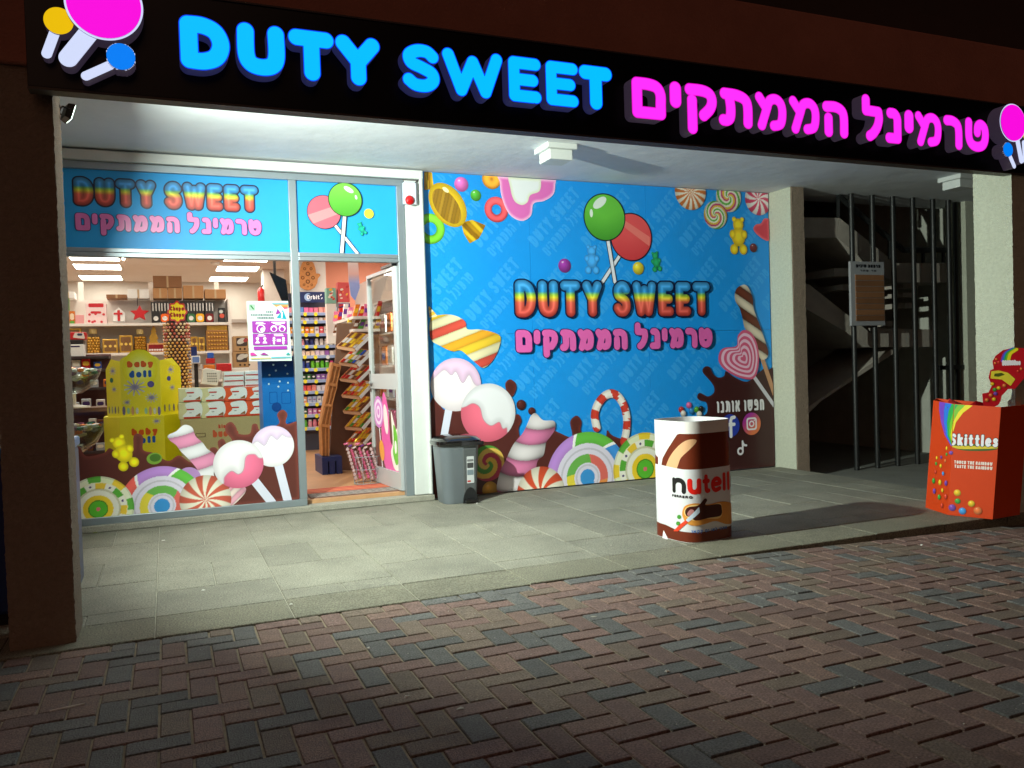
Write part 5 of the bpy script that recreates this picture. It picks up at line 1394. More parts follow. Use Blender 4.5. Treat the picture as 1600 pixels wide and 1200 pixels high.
# ================================================================== BLUE CHEST BEHIND THE LEFT PILLAR
fz = thing('chest_freezer', 'blue chest freezer tucked behind the left pillar', 'freezer', (-3.1, -2.2, 0))
M_fz = pm('freezer_blue', (18, 44, 96), .4)
zf = UY(10, 716, -2.5)[2]
MB().box(-3.6, -2.592, -2.5, -1.9, .06, zf).build('body', M_fz, fz, bevel=.02)
MB().box(-3.62, -2.586, -2.515, -1.885, zf + .001, zf + .05).build('rim', pm('rim_blue', (40, 110, 180), .35), fz, bevel=.01)
MB().box(-3.55, -2.62, -2.45, -1.95, .0, .06).build('plinth', M_black, fz)

# small litter and leaves on the ground
lit_m = [pm('litter_white', (226, 226, 220), .7), pm('litter_leaf', (120, 128, 62), .7), pm('gum_spot', (150, 146, 136), .8)]
spots = [(745, 787, 0, 'crumpled white paper scrap below the shop window', 0), (530, 792, 0, 'small white paper scrap in front of the door step', 0), (255, 845, 0, 'tiny white paper scrap on the slabs near the window', 0), (149, 833, 1, 'dry yellow green leaf beside the window frame', 0), (318, 923, 0, 'white paper scrap alone in the middle of a slab', 0), (455, 945, 0, 'white crumb on the kerb joint at the platform edge', 0),
         (108, 1108, 0, 'thin white straw lying on the bricks at the left', 2), (1042, 1050, 0, 'splayed pale paper scrap on the bricks near the middle', 1), (575, 1014, 0, 'white paper scrap on the bricks left of centre', 1), (928, 964, 0, 'pale round gum spot on a grey brick', 3), (720, 1108, 0, 'wide grey gum spot on a brick in the foreground', 3), (636, 1090, 0, 'yellowish crumb on the foreground bricks', 1), (1440, 852, 0, 'pale paper flake on the bricks below the orange bin', 1)]
for u, v, mi_, lb, kd in spots:
    z = 0.004 if v < 960 and u < 900 and kd == 0 else None
    p = UZ(u, v, 0.0) if kd == 0 else UZ(u, v, gz(UZ(u, v, -.03)[0]))
    z = (0.0 if kd == 0 else gz(p[0])) + .002
    m = MB(); n = 9; s0 = .012 if kd < 2 else .02
    if kd == 2:
        m.cyl((p[0] - .06, p[1], z + .003), (p[0] + .05, p[1] + .015, z + .003), .003, 6)
    else:
        R0 = [s0 * random.uniform(.5, 1.3) * (2.0 if mi_ == 1 else 1) for _ in range(n)]
        hgt = .0015 if kd == 3 else .005
        m.loft([[(p[0] + R0[i] * math.cos(2 * PI * i / n), p[1] + .6 * R0[i] * math.sin(2 * PI * i / n), z) for i in range(n)], [(p[0] + .6 * R0[i] * math.cos(2 * PI * i / n), p[1] + .4 * R0[i] * math.sin(2 * PI * i / n), z + hgt * random.uniform(.6, 1.2)) for i in range(n)]])
    o = m.build('leaf' if mi_ == 1 else 'gum_spot' if kd == 3 else 'straw' if kd == 2 else 'paper_scrap', lit_m[2] if kd == 3 else lit_m[mi_])
    tag(o, lb, 'leaf' if mi_ == 1 else 'gum' if kd == 3 else 'straw' if kd == 2 else 'litter')

# fine grit and pale flakes scattered over the bricks and slabs
m = MB()
for k in range(900):
    if k < 700: x, y = random.uniform(-3.2, 4.5), random.uniform(-6.2, -3.05); z = gz(x) + .0012
    else: x, y = random.uniform(-2.5, 3.6), random.uniform(-2.95, -.15); z = .0018
    r0 = random.uniform(.0012, .0042) * (1 if k % 9 else 1.7); n = 5; a0 = random.uniform(0, 6)
    m.loft([[(x + r0 * random.uniform(.7, 1.2) * math.cos(a0 + 2 * PI * i / n), y + r0 * random.uniform(.5, 1) * math.sin(a0 + 2 * PI * i / n), z) for i in range(n)], [(x + .5 * r0 * math.cos(a0 + 2 * PI * i / n), y + .4 * r0 * math.sin(a0 + 2 * PI * i / n), z + r0 * .5) for i in range(n)]])
tag(m.build('grit', pm('grit', (176, 170, 158), .9)), 'pale grit and crumbs scattered over bricks and slabs', 'grit', kind='stuff')

# ================================================================== SHOP INTERIOR
FLZ = .081
ORD = ['first', 'second', 'third', 'fourth', 'fifth', 'sixth', 'seventh', 'eighth', 'ninth', 'tenth', 'eleventh', 'twelfth']
M_card = pm('cardboard', (176, 128, 84), .8, var=.08, vscale=6, rnd=.12)
M_cardd = pm('cardboard_dark', (136, 94, 62), .8, var=.08, vscale=6, rnd=.1)
M_shelf = pm('shelf_white', (220, 212, 204), .5)
M_gold = pm('gold_foil', (206, 156, 62), .3, metal=.6, var=.25, vscale=90)
M_red = pm('gloss_red', (196, 26, 30), .35)
M_wht = pm('card_white', (230, 228, 224), .5)
M_blk = pm('card_black', (34, 30, 30), .45)
M_navy = pm('card_navy', (22, 44, 104), .45)
M_bluec = pm('card_blue', (10, 116, 206), .4, var=.1, vscale=2)
M_lime = pm('card_lime', (224, 208, 14), .5, var=.05, vscale=3)
M_wd = pm('crate_wood', (200, 140, 82), .6, var=.2, vscale=14)
M_wdd = pm('panel_brown', (112, 78, 58), .6, var=.12, vscale=8)
FOIL = [pm('foil_%s' % n_, c_, .25, metal=.35, var=.2, vscale=60) for n_, c_ in (('red', (200, 40, 40)), ('yellow', (226, 184, 50)), ('green', (80, 150, 60)), ('pink', (226, 120, 160)), ('purple', (110, 60, 150)), ('white', (226, 220, 214)), ('brown', (120, 74, 48)), ('orange', (222, 120, 40)), ('blue', (50, 90, 180)), ('silver', (196, 200, 206)))]

# ceiling lights
CLX = [(-2.98, 'left'), (-1.18, 'middle'), (.45, 'right')]
M_diff = pm('lit_diffuser', (255, 250, 240), .5, emit=(255, 246, 234), estr=20.0)
M_frm = pm('light_frame', (230, 228, 224), .5)
rows = [(7.55, 'seventh'), (6.12, 'fifth'), (5.05, 'fourth'), (3.7, 'third'), (2.3, 'second'), (.95, 'first')]
def panel_light(x, y, lb):
    t = thing('ceiling_light', lb, 'ceiling light', (x, y, IC - .012), 'square light panels in the shop ceiling')
    MB().box(x - .31, x + .31, y - .31, y + .31, IC - .012, IC - .001).build('frame', M_frm, t)
    MB().add([(x - .29, y - .29, IC - .0135), (x + .29, y - .29, IC - .0135), (x + .29, y + .29, IC - .0135), (x - .29, y + .29, IC - .0135)], [(0, 3, 2, 1)]).build('diffuser', M_diff, t)
nm = ['farthest from the window', 'in the middle of the visible row', 'nearest the top of the window']
for k, (uv, uv2) in enumerate((((158, 433), (357, 435)), ((153, 416), (371, 419)), ((147, 401), (386, 403)))):
    for (u, v), sd in ((uv, 'left'), (uv2, 'right')):
        p = UZ(u, v, IC); panel_light(p[0], p[1], 'lit square ceiling panel in the %s row, %s' % (sd, nm[k]))
for y in (3.7, 2.3, .95):
    for x, sd in ((-3.05, 'left'), (-1.25, 'middle')):
        panel_light(x, y, 'lit square ceiling panel above the blue top panels, %s column, %s from the window' % (sd, {.95: 'first', 2.3: 'second', 3.7: 'third'}[y]))
for y in (1.6, 3.6, 5.6): panel_light(.55, y, 'lit square ceiling panel over the right side of the shop, %s from the door' % {1.6: 'first', 3.6: 'second', 5.6: 'third'}[y])
p = UZ(336, 409, IC)
t = thing('smoke_detector', 'round white smoke detector on the shop ceiling', 'detector', (p[0], p[1], IC))
MB().lathe((p[0], p[1], IC - .045), [(.035, 0), (.055, .012), (.06, .03), (.06, .0445)], 16).build('housing', M_wht, t, smooth=True)
p = UZ(97, 431, IC - .03)
t = thing('dome_camera', 'black dome camera under the shop ceiling at the left', 'camera', (p[0], p[1], IC))
MB().ball((p[0], p[1], IC - .05), .05, 12, 8).build('dome', M_blk, t, smooth=True)
MB().lathe((p[0], p[1], IC - .045), [(.06, 0), (.06, .044)], 14).build('mount', M_wht, t)

def pb(name, label, cat, u0, v0, u1, v1, y, dep, mat, group=None, z0=None, bevel=0.004):
    a, b_ = UY(u0, (v0 + v1) / 2, y), UY(u1, (v0 + v1) / 2, y)
    zt_, zb_2 = UY((u0 + u1) / 2, v0, y)[2], UY((u0 + u1) / 2, v1, y)[2]
    if z0 is not None: zb_2 = z0
    o = thing(name, label, cat, (float((a[0] + b_[0]) / 2), y + dep / 2, float(zb_2)), group)
    MB().box(a[0], b_[0], y, y + dep, zb_2, zt_).build('box', mat, o, bevel=bevel)
    o['dims'] = 0
    del o['dims']
    return o, a[0], b_[0], zb_2, zt_
def front_art(o, y): 
    s = plane_y(y - .0004); s.k = 0
    return lambda name, shape, col, cell=.006: art(o, name, s, shape, col, cell, PAPER)

# ------------------------------------------------------------------ wall shelf at the back
GY = 4.6
gx0, gx1 = UY(92, 500, GY)[0], UY(358, 500, GY)[0]
zb1_, zb2_2 = UY(180, 505, GY)[2], UY(200, 551, GY)[2]
ztop = UY(200, 465, GY)[2]
gon = thing('shelf_unit', 'tall white shop shelf of chocolates seen through the big window', 'shelf', (float((gx0 + gx1) / 2), GY + .2, FLZ))
MB().box(gx0, gx1, GY + .42, GY + .45, FLZ, ztop).build('back_panel', M_shelf, gon)
sz = [zb1_, zb2_2, zb2_2 - (zb1_ - zb2_2), zb2_2 - 2 * (zb1_ - zb2_2), zb2_2 - 3 * (zb1_ - zb2_2)]
for z in sz: MB().box(gx0, gx1 - .01, GY, GY + .419, z - .035, z).build('shelf_board', M_shelf, gon, bevel=.003)
for u in (126, 236, 339, 357):
    x = UY(u, 460, GY + .4)[0]; MB().box(x - .03, x + .03, GY + .455, GY + .5, FLZ, UY(u, 440, GY + .4)[2] if u != 357 else ztop).build('upright', M_shelf, gon)
MB().box(gx1 - .008, gx1 + .02, GY + .05, GY + .45, FLZ, ztop - .01).build('end_panel', M_shelf, gon)
# cartons on top
CY = GY + .12
for u0, v0, u1, v1, m_, lb in [(239, 431, 284, 449.5, M_cardd, 'dark brown carton on top of two others above the white shelf'), (239, 450, 261.5, 465, M_card, 'brown carton under the dark carton, left one of the pair'), (262, 450, 284.5, 465, M_card, 'brown carton under the dark carton, right one of the pair'),
                            (286, 446, 318, 465, M_card, 'tan carton beside the stacked cartons on the shelf top'), (320, 452, 353, 465, M_card, 'low tan carton at the right end of the shelf top'), (199, 452, 233, 465, M_wht, 'white carton left of the stacked cartons on the shelf top'), (166, 460, 198, 465, M_cardd, 'flat brown carton lying on the shelf top'), (96, 456, 116, 466, M_wht, 'white flap box at the left end of the shelf top')]:
    zl = UY((u0 + u1) / 2, v1, CY)[2] if v1 < 450 else ztop + .0005
    o, xa, xb, za, zc = pb('carton', lb, 'carton', u0, v0, u1, v1, CY, .3, m_, 'cartons on top of the shelf', z0=max(zl, ztop + .0005))
    MB().box((xa + xb) / 2 - .012, (xa + xb) / 2 + .012, CY - .0012, CY - .0002, za + .002, zc - .002).build('tape', pm('tape', (190, 160, 120), .3), o)
# first shelf: dark boxes of chocolate bars, gifts
rowz = zb1_ + .0006
def shelf_item(name, label, cat, u0, v0, u1, y, dep, mat, z, group=None):
    return pb(name, label, cat, u0, v0, u1, v0 + 10, y, dep, mat, group, z0=z)
for k, (u, cl) in enumerate([(236, None), (250, (236, 104, 40)), (264, None), (291, (60, 110, 70)), (305, (236, 170, 40)), (320, (120, 40, 40))]):
    o, xa, xb, za, zc = shelf_item('chocolate_box', 'tall dark chocolate box with striped top and %s band on the upper shelf' % ['plain', 'orange', 'white', 'green', 'yellow', 'maroon'][k], 'chocolate box', u, 472, u + 13.6, GY + .06, .2, M_blk, rowz, 'dark chocolate boxes on the upper shelf')
    f = front_art(o, GY + .06)
    for q_ in range(3): f('stripe', s_rect(xa + .015 + q_ * .037, zc - .12, xa + .028 + q_ * .037, zc - .01), (206, 202, 198), .01)
    if cl: f('band', s_rect(xa + .004, za + .01, xb - .004, za + .12), cl, .02)
    f('seal', s_circ(((xa + xb) / 2, za + .06), .03), (226, 222, 216), .008)
o, xa, xb, za, zc = shelf_item('gift_box', 'pink and white gift box with red lettering on the upper shelf', 'gift box', 134, 474, 166, GY + .08, .15, pm('gift_pink', (236, 206, 204), .5), rowz)
f = front_art(o, GY + .08)
for q_ in ((xa + .03, zc - .05, xb - .03, zc - .0), (xa + .05, zc - .13, xb - .06, zc - .10)): f('print', s_rect(*q_, .012), (196, 40, 50), .01)
for q_ in range(7): f('heart', s_circ((xa + .03 + random.random() * (xb - xa - .06), za + .02 + random.random() * .12), .016), (206, 60, 70), .008)
def prism_item(name, label, cat, pts, y, th, mat, group=None):
    P3 = [UY(p[0], p[1], y) for p in pts]; z = min(p[2] for p in P3)
    o = thing(name, label, cat, (float(np.mean([p[0] for p in P3])), y, float(z)), group)
    MB().prism(P3, (0, th, 0)).build('body', mat, o, bevel=.006)
    return o
star = [(218 + (16 if k % 2 == 0 else 7.5) * math.sin(PI * k / 5), 489.5 - (13 if k % 2 == 0 else 6) * math.cos(PI * k / 5)) for k in range(10)]
o = prism_item('star_box', 'red star shaped box hanging on the upper shelf', 'gift box', star, GY + .07, .06, M_red)
MB().tube([tuple(UY(214.5, 465, GY + .06)), tuple(UY(215, 478, GY + .06))], .004, 5).build('hook', M_blk, o)
o = prism_item('house_box', 'small white house shaped gift box with a red bow', 'gift box', [(176, 502.5), (176, 489), (185, 480), (195, 489), (195, 502.5)], GY + .07, .12, M_wht)
MB().box(UY(183, 490, GY)[0], UY(187, 490, GY)[0], GY + .062, GY + .069, UY(185, 501, GY)[2], UY(185, 484, GY)[2]).build('ribbon', M_red, o)
MB().box(UY(177, 490, GY)[0], UY(191, 490, GY)[0], GY + .060, GY + .0675, UY(185, 491, GY)[2], UY(185, 488, GY)[2]).build('ribbon', M_red, o)
o, xa, xb, za, zc = shelf_item('chocolate_box', 'black picture box at the right end of the upper shelf', 'chocolate box', 341, 481, 352, GY + .08, .12, M_blk, rowz)
f = front_art(o, GY + .08); f('print', s_circ(((xa + xb) / 2, za + .09), .03), (214, 90, 70), .008); f('print', s_circ(((xa + xb) / 2 - .01, zc - .05), .025), (190, 196, 190), .008)
for k, (u, v, m_, lb) in enumerate([(99, 466, FOIL[2], 'green and red toy box stacked high at the left of the upper shelf'), (98, 486, FOIL[1], 'yellow topped toy box at the left end of the upper shelf'), (108, 486, FOIL[7], 'orange toy box second from the left on the upper shelf')]):
    o, xa, xb, za, zc = pb('toy_box', lb, 'toy box', u, v, u + 9, v + (17 if v > 480 else 19), GY + .1, .08, m_, None, z0=(rowz if v > 480 else None))
    f = front_art(o, GY + .1); f('print', s_rect(xa + .01, za + .05, xb - .01, zc - .03), (226, 206, 180), .015); f('print', s_rect(xa + .005, za + .005, xb - .005, za + .04), (90, 160, 70), .015)
o, xa, xb, za, zc = shelf_item('gift_box', 'small pale pink framed box on the upper shelf left of the gift box', 'gift box', 118, 492, 131, GY + .06, .05, pm('gift_frame', (220, 150, 150), .5), rowz)
# second shelf: gold
rz2 = zb2_2 + .0006
def gold_jar(u0, u1, v0, lb):
    a, b_ = UY(u0, 530, GY + .15), UY(u1, 530, GY + .15); r = (b_[0] - a[0]) / 2; cx = (a[0] + b_[0]) / 2; h = UY(u0, v0, GY + .15)[2] - rz2
    o = thing('praline_jar', lb, 'jar', (float(cx), GY + .15, float(rz2)), 'jars of gold pralines')
    m = MB()
    for j in range(int(h * .7 / .034)):
        for i in range(10):
            a_ = 2 * PI * (i + .5 * (j % 2)) / 10; m.ball((cx + (r - .02) * math.cos(a_), GY + .15 + (r - .02) * math.sin(a_), rz2 + .02 + j * .034), .02, 6, 4)
    s_ = m.build('pralines', M_gold, o, smooth=True); s_['kind'] = 'stuff'
    MB().lathe((cx, GY + .15, rz2), [(r * .9, 0), (r, .01), (r, h * .7), (r * .55, h * .78), (r * .5, h * .8)], 18).build('jar_glass', glass_mat('jar_glass', (250, 246, 236), .6), o, smooth=True)
    MB().lathe((cx, GY + .15, rz2 + h * .8), [(r * .55, 0), (r * .58, .01), (r * .55, h * .2)], 14).build('jar_lid', pm('jar_lid', (226, 206, 140), .4), o)
    return o
gold_jar(135, 157, 514, 'gold praline jar behind the red gift boxes on the middle shelf')
gold_jar(209, 229, 515, 'gold praline jar beside the little gold tree')
for k, (u0, v0, u1, lb) in enumerate([(160, 530, 184, 'gold praline tray box with window on the middle shelf'), (186, 524, 207, 'gold praline cube between the jars on the middle shelf'), (298, 526, 309, 'narrow gold box left of the tall praline box'), (310, 527, 320, 'small gold box touching the tall praline box'), (97, 513, 127, 'gold praline box at the left end of the middle shelf')]):
    o, xa, xb, za, zc = shelf_item('praline_box', lb, 'chocolate box', u0, v0, u1, GY + .06, .12, M_gold, rz2, 'gold praline boxes')
    f = front_art(o, GY + .06)
    f('print', s_rect(xa + .02, za + .02, xb - .02, zc - .02, .01), (120, 84, 50), .012)
    n_ = max(2, int((xb - xa) / .05))
    for q_ in range(n_): f('print', s_circ((xa + (q_ + .5) * (xb - xa) / n_, (za + zc) / 2), .017), (230, 190, 90), .007)
o, xa, xb, za, zc = shelf_item('praline_box', 'tall gold box showing rows of round pralines at the right end of the middle shelf', 'chocolate box', 322, 516, 356, GY + .04, .1, pm('praline_brown', (150, 100, 40), .4), rz2)
m = MB()
for i in range(7):
    for j in range(5): m.ball((xa + .03 + i * (xb - xa - .06) / 6, GY + .038, za + .03 + j * (zc - za - .07) / 4), .013, 6, 4)
s_ = m.build('pralines', M_gold, o, smooth=True); s_['kind'] = 'stuff'
o, xa2, xb2, za2, zc2 = pb('praline_tray', 'open tray of gold pralines on top of the tall praline box', 'chocolate box', 323, 508, 355, 516, GY + .05, .1, M_gold, None, z0=zc + .0006)
for k, (ux, lb) in enumerate(((240, 'gold foil tree standing on the middle shelf'),)):
    prism_item('gold_tree', lb, 'ornament', [(ux, 508), (ux + 5, 519), (ux + 3, 519), (ux + 8, 530), (ux + 5, 530), (ux + 10, 543), (ux - 10, 543), (ux - 5, 530), (ux - 8, 530), (ux - 3, 519), (ux - 5, 519)], GY + .1, .04, M_gold)
o, xa, xb, za, zc = shelf_item('shelf_riser', 'small wooden riser with red and white sweets under the gold tree', 'riser', 230, 536, 257, GY + .05, .2, M_wd, rz2)
f = front_art(o, GY + .05); f('recess', s_rect(xa + .015, za + .01, xb - .015, zc - .02), (130, 30, 34), .01)
for q_ in range(6): f('print', s_circ((xa + .03 + q_ * .03, za + .03), .013), (230, 214, 204), .006)
# red/white boxes in front left
BYL = 2.4
zb_s = UY(118, 556, BYL)[2]
rk = thing('display_rack', 'dark tiered display rack crowded with sweets at the left of the window', 'rack', tuple(UY(130, 640, BYL) * np.array([1, 1, 0]) + np.array([0, 0, FLZ])))
lx0, lx1 = UY(92, 600, BYL)[0], UY(172, 600, BYL)[0]
MB().box(lx0, lx1, BYL + .35, BYL + .38, FLZ, zb_s + .02).build('back_panel', pm('rack_plum', (92, 44, 46), .6), rk)
tz = [UY(130, v, BYL)[2] for v in (556.5, 577, 606, 640, 672, 706)]
for z in tz: MB().box(lx0, lx1, BYL, BYL + .349, z - .028, z).build('tray', pm('tray_dark', (48, 34, 34), .5), rk, bevel=.003)
for k, (u0, u1, v0, v1, m_, lb) in enumerate([(101, 131, 538, 556, M_wht, 'white gift box at the bottom of the stack on the dark rack'), (102, 130, 531, 537.6, M_blk, 'thin dark box in the middle of the stack on the dark rack'), (103, 134, 519, 530.6, M_red, 'red gift box with white corner on top of the dark rack')]):
    o, xa, xb, za, zc = pb('gift_box', lb, 'gift box', u0, v0, u1, v1, BYL + .02, .2, m_, 'gift boxes stacked on the dark rack', z0=(tz[0] + .0006 if k == 0 else None))
    f = front_art(o, BYL + .02)
    if k == 0: f('print', s_rect(xa + .02, zc - .03, xb - .03, zc - .015), (60, 50, 90), .01); f('print', s_rect(xa + .05, za + .05, xb - .06, za + .058), (150, 60, 60), .01)
    if k == 2: f('print', s_poly([(xa + .06, za + .02), (xb - .005, za + .005), (xb - .02, zc - .01), (xa + .08, zc - .005)], False), (226, 214, 204), .01); f('print', s_rect(xa + .10, (za + zc) / 2, xb - .03, zc - .012), (50, 54, 90), .01)
n_ = 0
names = ['red', 'yellow', 'green', 'pink', 'purple', 'white', 'brown', 'orange', 'blue', 'silver']
for r_, z in enumerate(tz[1:]):
    x = lx0 + .12 + .03 * (r_ % 2); n_ = 0
    while x < lx1 - .06:
        w_ = random.uniform(.05, .09); h_ = random.uniform(.06, .11); mi_ = random.choice([0, 3, 5, 6, 8, 9, 7])
        o = thing('sweet_box', '%s packet, %s from the left on the %s tier of the dark rack' % (names[mi_], ORD[n_], ['second', 'third', 'fourth', 'fifth', 'lowest'][r_]), 'packet', (x + w_ / 2, BYL + .1, z + .0006), 'packets on the dark rack')
        MB().box(x, x + w_, BYL + .05, BYL + .14, z + .0006, z + h_).build('box', FOIL[mi_], o, bevel=.004)
        front_art(o, BYL + .05)('print', s_rect(x + .01, z + h_ * .35, x + w_ - .01, z + h_ * .75, .008), random.choice([(230, 220, 200), (60, 40, 90), (226, 180, 60)]), .012)
        x += w_ + random.uniform(.01, .05); n_ += 1
# glass bowls heaped with wrapped sweets
def bowl(u, v, rp, y, lb, stand):
    c = UY(u, v, y); r = rp * (y + 7) / CF * 1.05
    o = thing('sweet_bowl', lb, 'bowl', (float(c[0]), y, float(stand)), 'glass bowls of sweets')
    prof = [(r * .35, -r * .75), (r * .75, -r * .45), (r, 0.0), (r * 1.06, .05), (r * 1.03, .05), (r * .96, .0), (r * .7, -r * .4), (r * .3, -r * .68)]
    MB().lathe(c, prof, 26, cap=True).build('bowl_glass', glass_mat('bowl_glass', (236, 244, 240), 1.0), o, smooth=True)
    MB().cyl((c[0], y, stand), (c[0], y, c[2] - r * .75), r * .12, 10).build('bowl_stem', M_shelf, o)
    MB().lathe((c[0], y, stand), [(r * .6, 0), (r * .6, .012), (r * .15, .03)], 18).build('bowl_foot', M_shelf, o)
    m = MB(); cols = []
    for k in range(110):
        a_, q_ = random.uniform(0, 2 * PI), math.sqrt(random.random()) * r * .88
        zz_ = c[2] + random.uniform(-.35, .12) * r * (1.15 - q_ / r) + .03
        n0 = len(m.v); m.ball((c[0] + q_ * math.cos(a_), y + q_ * math.sin(a_), zz_), .028, 5, 3, (1.3, .8, .7)); cl = random.choice([(206, 210, 214), (190, 196, 200), (226, 226, 226), (150, 150, 160), (120, 90, 130), (200, 190, 150), (60, 120, 100), (224, 120, 60)]); cols += [cl] * (len(m.v) - n0)
    me = m.mesh('wrapped_sweets', off(o)); ink(me, np.array(cols, float)); s_ = link('wrapped_sweets', me, print_mat('foil_wrap', .2), o); s_['kind'] = 'stuff'
bowl(112, 585, 34, 1.4, 'upper glass bowl heaped with pale wrapped sweets at the left of the window', .9)
bowl(112, 672, 40, 1.15, 'lower glass bowl heaped with silver wrapped sweets at the left of the window', .35)
t = thing('bowl_table', 'low dark table carrying the glass bowls at the window', 'table', (-2.95, 1.3, FLZ))
MB().box(-3.5, -2.62, .95, 1.28, .31, .349).build('table_top', M_wdd, t); MB().box(-3.5, -2.62, 1.3, 1.7, .86, .899).build('table_top', M_wdd, t)
for x in (-3.46, -2.68):
    for y_, zt3 in ((.98, .309), (1.66, .859)): MB().box(x, x + .04, y_, y_ + .03, FLZ, zt3).build('leg', M_wdd, t)

# ------------------------------------------------------------------ lollipop tower
TY = 1.8
tx = float(UY(277, 550, TY)[0]); tz0, tz1 = UY(277, 612, TY)[2], UY(277, 505, TY)[2]
tow = thing('lollipop_tower', 'tall round tower studded with coloured lollipops under a flower shaped brand sign', 'display', (tx, TY, FLZ))
MB().lathe((tx, TY, FLZ), [(.15, 0), (.15, .02), (.09, .04), (.09, tz1 - FLZ + .02)], 24).build('core', pm('tower_brown', (66, 36, 26), .5), tow, smooth=True)
m = MB(); cols = []
PAL = [(216, 160, 84), (206, 146, 70), (196, 124, 62), (222, 172, 96), (206, 150, 90), (110, 104, 120), (212, 150, 76), (224, 180, 110)]
nr = 22
for j in range(nr):
    for i in range(18):
        a_ = 2 * PI * (i + .5 * (j % 2)) / 18; z = tz0 + (tz1 - tz0) * (j + .5) / nr
        n0 = len(m.v); m.ball((tx + .115 * math.cos(a_), TY + .115 * math.sin(a_), z), 0.0138, 7, 5); cols += [random.choice(PAL) if j < nr - 6 else random.choice([(206, 130, 110), (216, 170, 120), (180, 80, 70), (220, 190, 150)])] * (len(m.v) - n0)
me = m.mesh('lollipop', off(tow)); ink(me, np.array(cols, float)); me.polygons.foreach_set('use_smooth', [True] * len(me.polygons)); o = link('lollipop', me, print_mat('lolly_wrap', .25), tow); o['kind'] = 'stuff'
sc_ = UY(277, 487.5, TY - .1); rs = .082
fl8 = lambda R: [(sc_[0] + R * (1 + .10 * math.cos(8 * a_)) * math.cos(a_) * .92, sc_[2] + R * (1 + .10 * math.cos(8 * a_)) * math.sin(a_) * 1.12) for a_ in np.linspace(0, 2 * PI, 64, endpoint=False)]
MB().prism([(p[0], TY - .1, p[1]) for p in fl8(rs * 1.12)], (0, .02, 0)).build('topper', pm('topper_red', (196, 40, 34), .4), tow)
MB().cyl((sc_[0], TY - .09, tz1), (sc_[0], TY - .09, sc_[2] - rs), .012, 6).build('topper_post', M_red, tow)
f = front_art(tow, TY - .1)
f('topper_print', s_poly(fl8(rs * .93), False), (236, 208, 40), .006)
f('topper_text', word_shape(list('Chupa'), sc_[0] - .066, sc_[0] + .06, sc_[2] + .012, sc_[2] + .056, .006, gap=.16), (150, 40, 30), .003)
f('topper_text', word_shape(list('Chups'), sc_[0] - .066, sc_[0] + .06, sc_[2] - .048, sc_[2] - .004, .006, gap=.16), (150, 40, 30), .003)

# ------------------------------------------------------------------ lime cardboard display
DY = .9
dl = thing('lime_display', 'lime green six sided cardboard display lettered baby doll with an arched front', 'display', tuple(UY(222, 650, DY) * np.array([1, 1, 0]) + np.array([0, 0, FLZ])))
xa, xb = UY(188, 600, DY)[0], UY(251, 600, DY)[0]
zt4 = UY(220, 553, DY)[2]; zs4 = UY(190, 566, DY)[2]; zm = UY(220, 650, DY)[2]
arch = [(xa, zm), (xb, zm), (xb, zs4)] + [((xa + xb) / 2 + (xb - xa) / 2 * math.cos(a_), zs4 + (zt4 - zs4) * math.sin(a_)) for a_ in np.linspace(.15, PI - .15, 12)] + [(xa, zs4)]
MB().prism([(p[0], DY, p[1]) for p in arch], (0, .012, 0)).build('front_panel', M_lime, dl)
lp, rp = UY(166, 600, DY + .14)[0], UY(283, 600, DY + .16)[0]
for x0, x1, yy in ((lp, xa, DY + .14), (rp, xb, DY + .16)):
    P4 = [(x0, yy, zm), (x1, DY + .001, zm), (x1, DY + .001, zs4 + .01), (x1 * .8 + x0 * .2, DY + .03, zs4 + .015), (x1 * .4 + x0 * .6, yy - .05, zs4 + .03), (x0, yy, zs4 - .06)]
    MB().prism(P4, (0, .012, 0)).build('side_panel', M_lime, dl)
MB().prism([(xa - .015, DY - .05, FLZ), (xb + .015, DY - .05, FLZ), (rp + .03, DY + .12, FLZ), (rp + .03, DY + .4, FLZ), (lp - .03, DY + .4, FLZ), (lp - .03, DY + .10, FLZ)], (0, 0, zm - FLZ)).build('base_box', M_lime, dl)
f = front_art(dl, DY)
zz8 = zz(plane_y(DY - .0004), 90, 520, 8.0)
f('printed_glow', s_ell(zz8((1030, 450)), .14, .17), lambda X, Y, G: mix((224, 208, 14), (236, 240, 170), np.clip(-G / .12, 0, 1)), .012)
f('printed_text', word_shape(list('baby'), zz8((868, 420))[0], zz8((1195, 420))[0], zz8((1000, 432))[1], zz8((1000, 350))[1], .015, gap=.3), (206, 84, 24), .004)
f('printed_text', word_shape(list('doll'), zz8((892, 510))[0], zz8((1172, 510))[0], zz8((1000, 560))[1], zz8((1000, 470))[1], .013, gap=.4), (30, 84, 160), .005)
def koosh(c, r, fn, n=11, col=(140, 136, 150)):
    fn('printed_tassel', s_stroke([[tuple(c), (c[0] + r * math.cos(2 * PI * k / n), c[1] + r * math.sin(2 * PI * k / n) * .85)] for k in range(n)], r * .07), lambda X, Y, G: mix((120, 110, 150), (200, 200, 206), np.clip(np.hypot(X - c[0], Y - c[1]) / r, 0, 1)), .005)
for p, r in (((965, 680), .085), ((1175, 810), .05), ((870, 870), .035)): koosh(zz8(p), r, f)
f('printed_face', s_circ(zz8((1165, 642)), .028), (90, 80, 150), .006); f('printed_face', s_circ(zz8((1165, 642)), .035), (90, 80, 150), .006) if False else None
for k in range(9):
    if k == 4: continue
    p = zz8((830 + k * 55, 975)); f('printed_tube', s_ell(p, .012, .04 if k % 2 == 0 else .028), [(110, 100, 150), (150, 190, 160), (196, 150, 110), (200, 200, 200)][k % 4], .006)
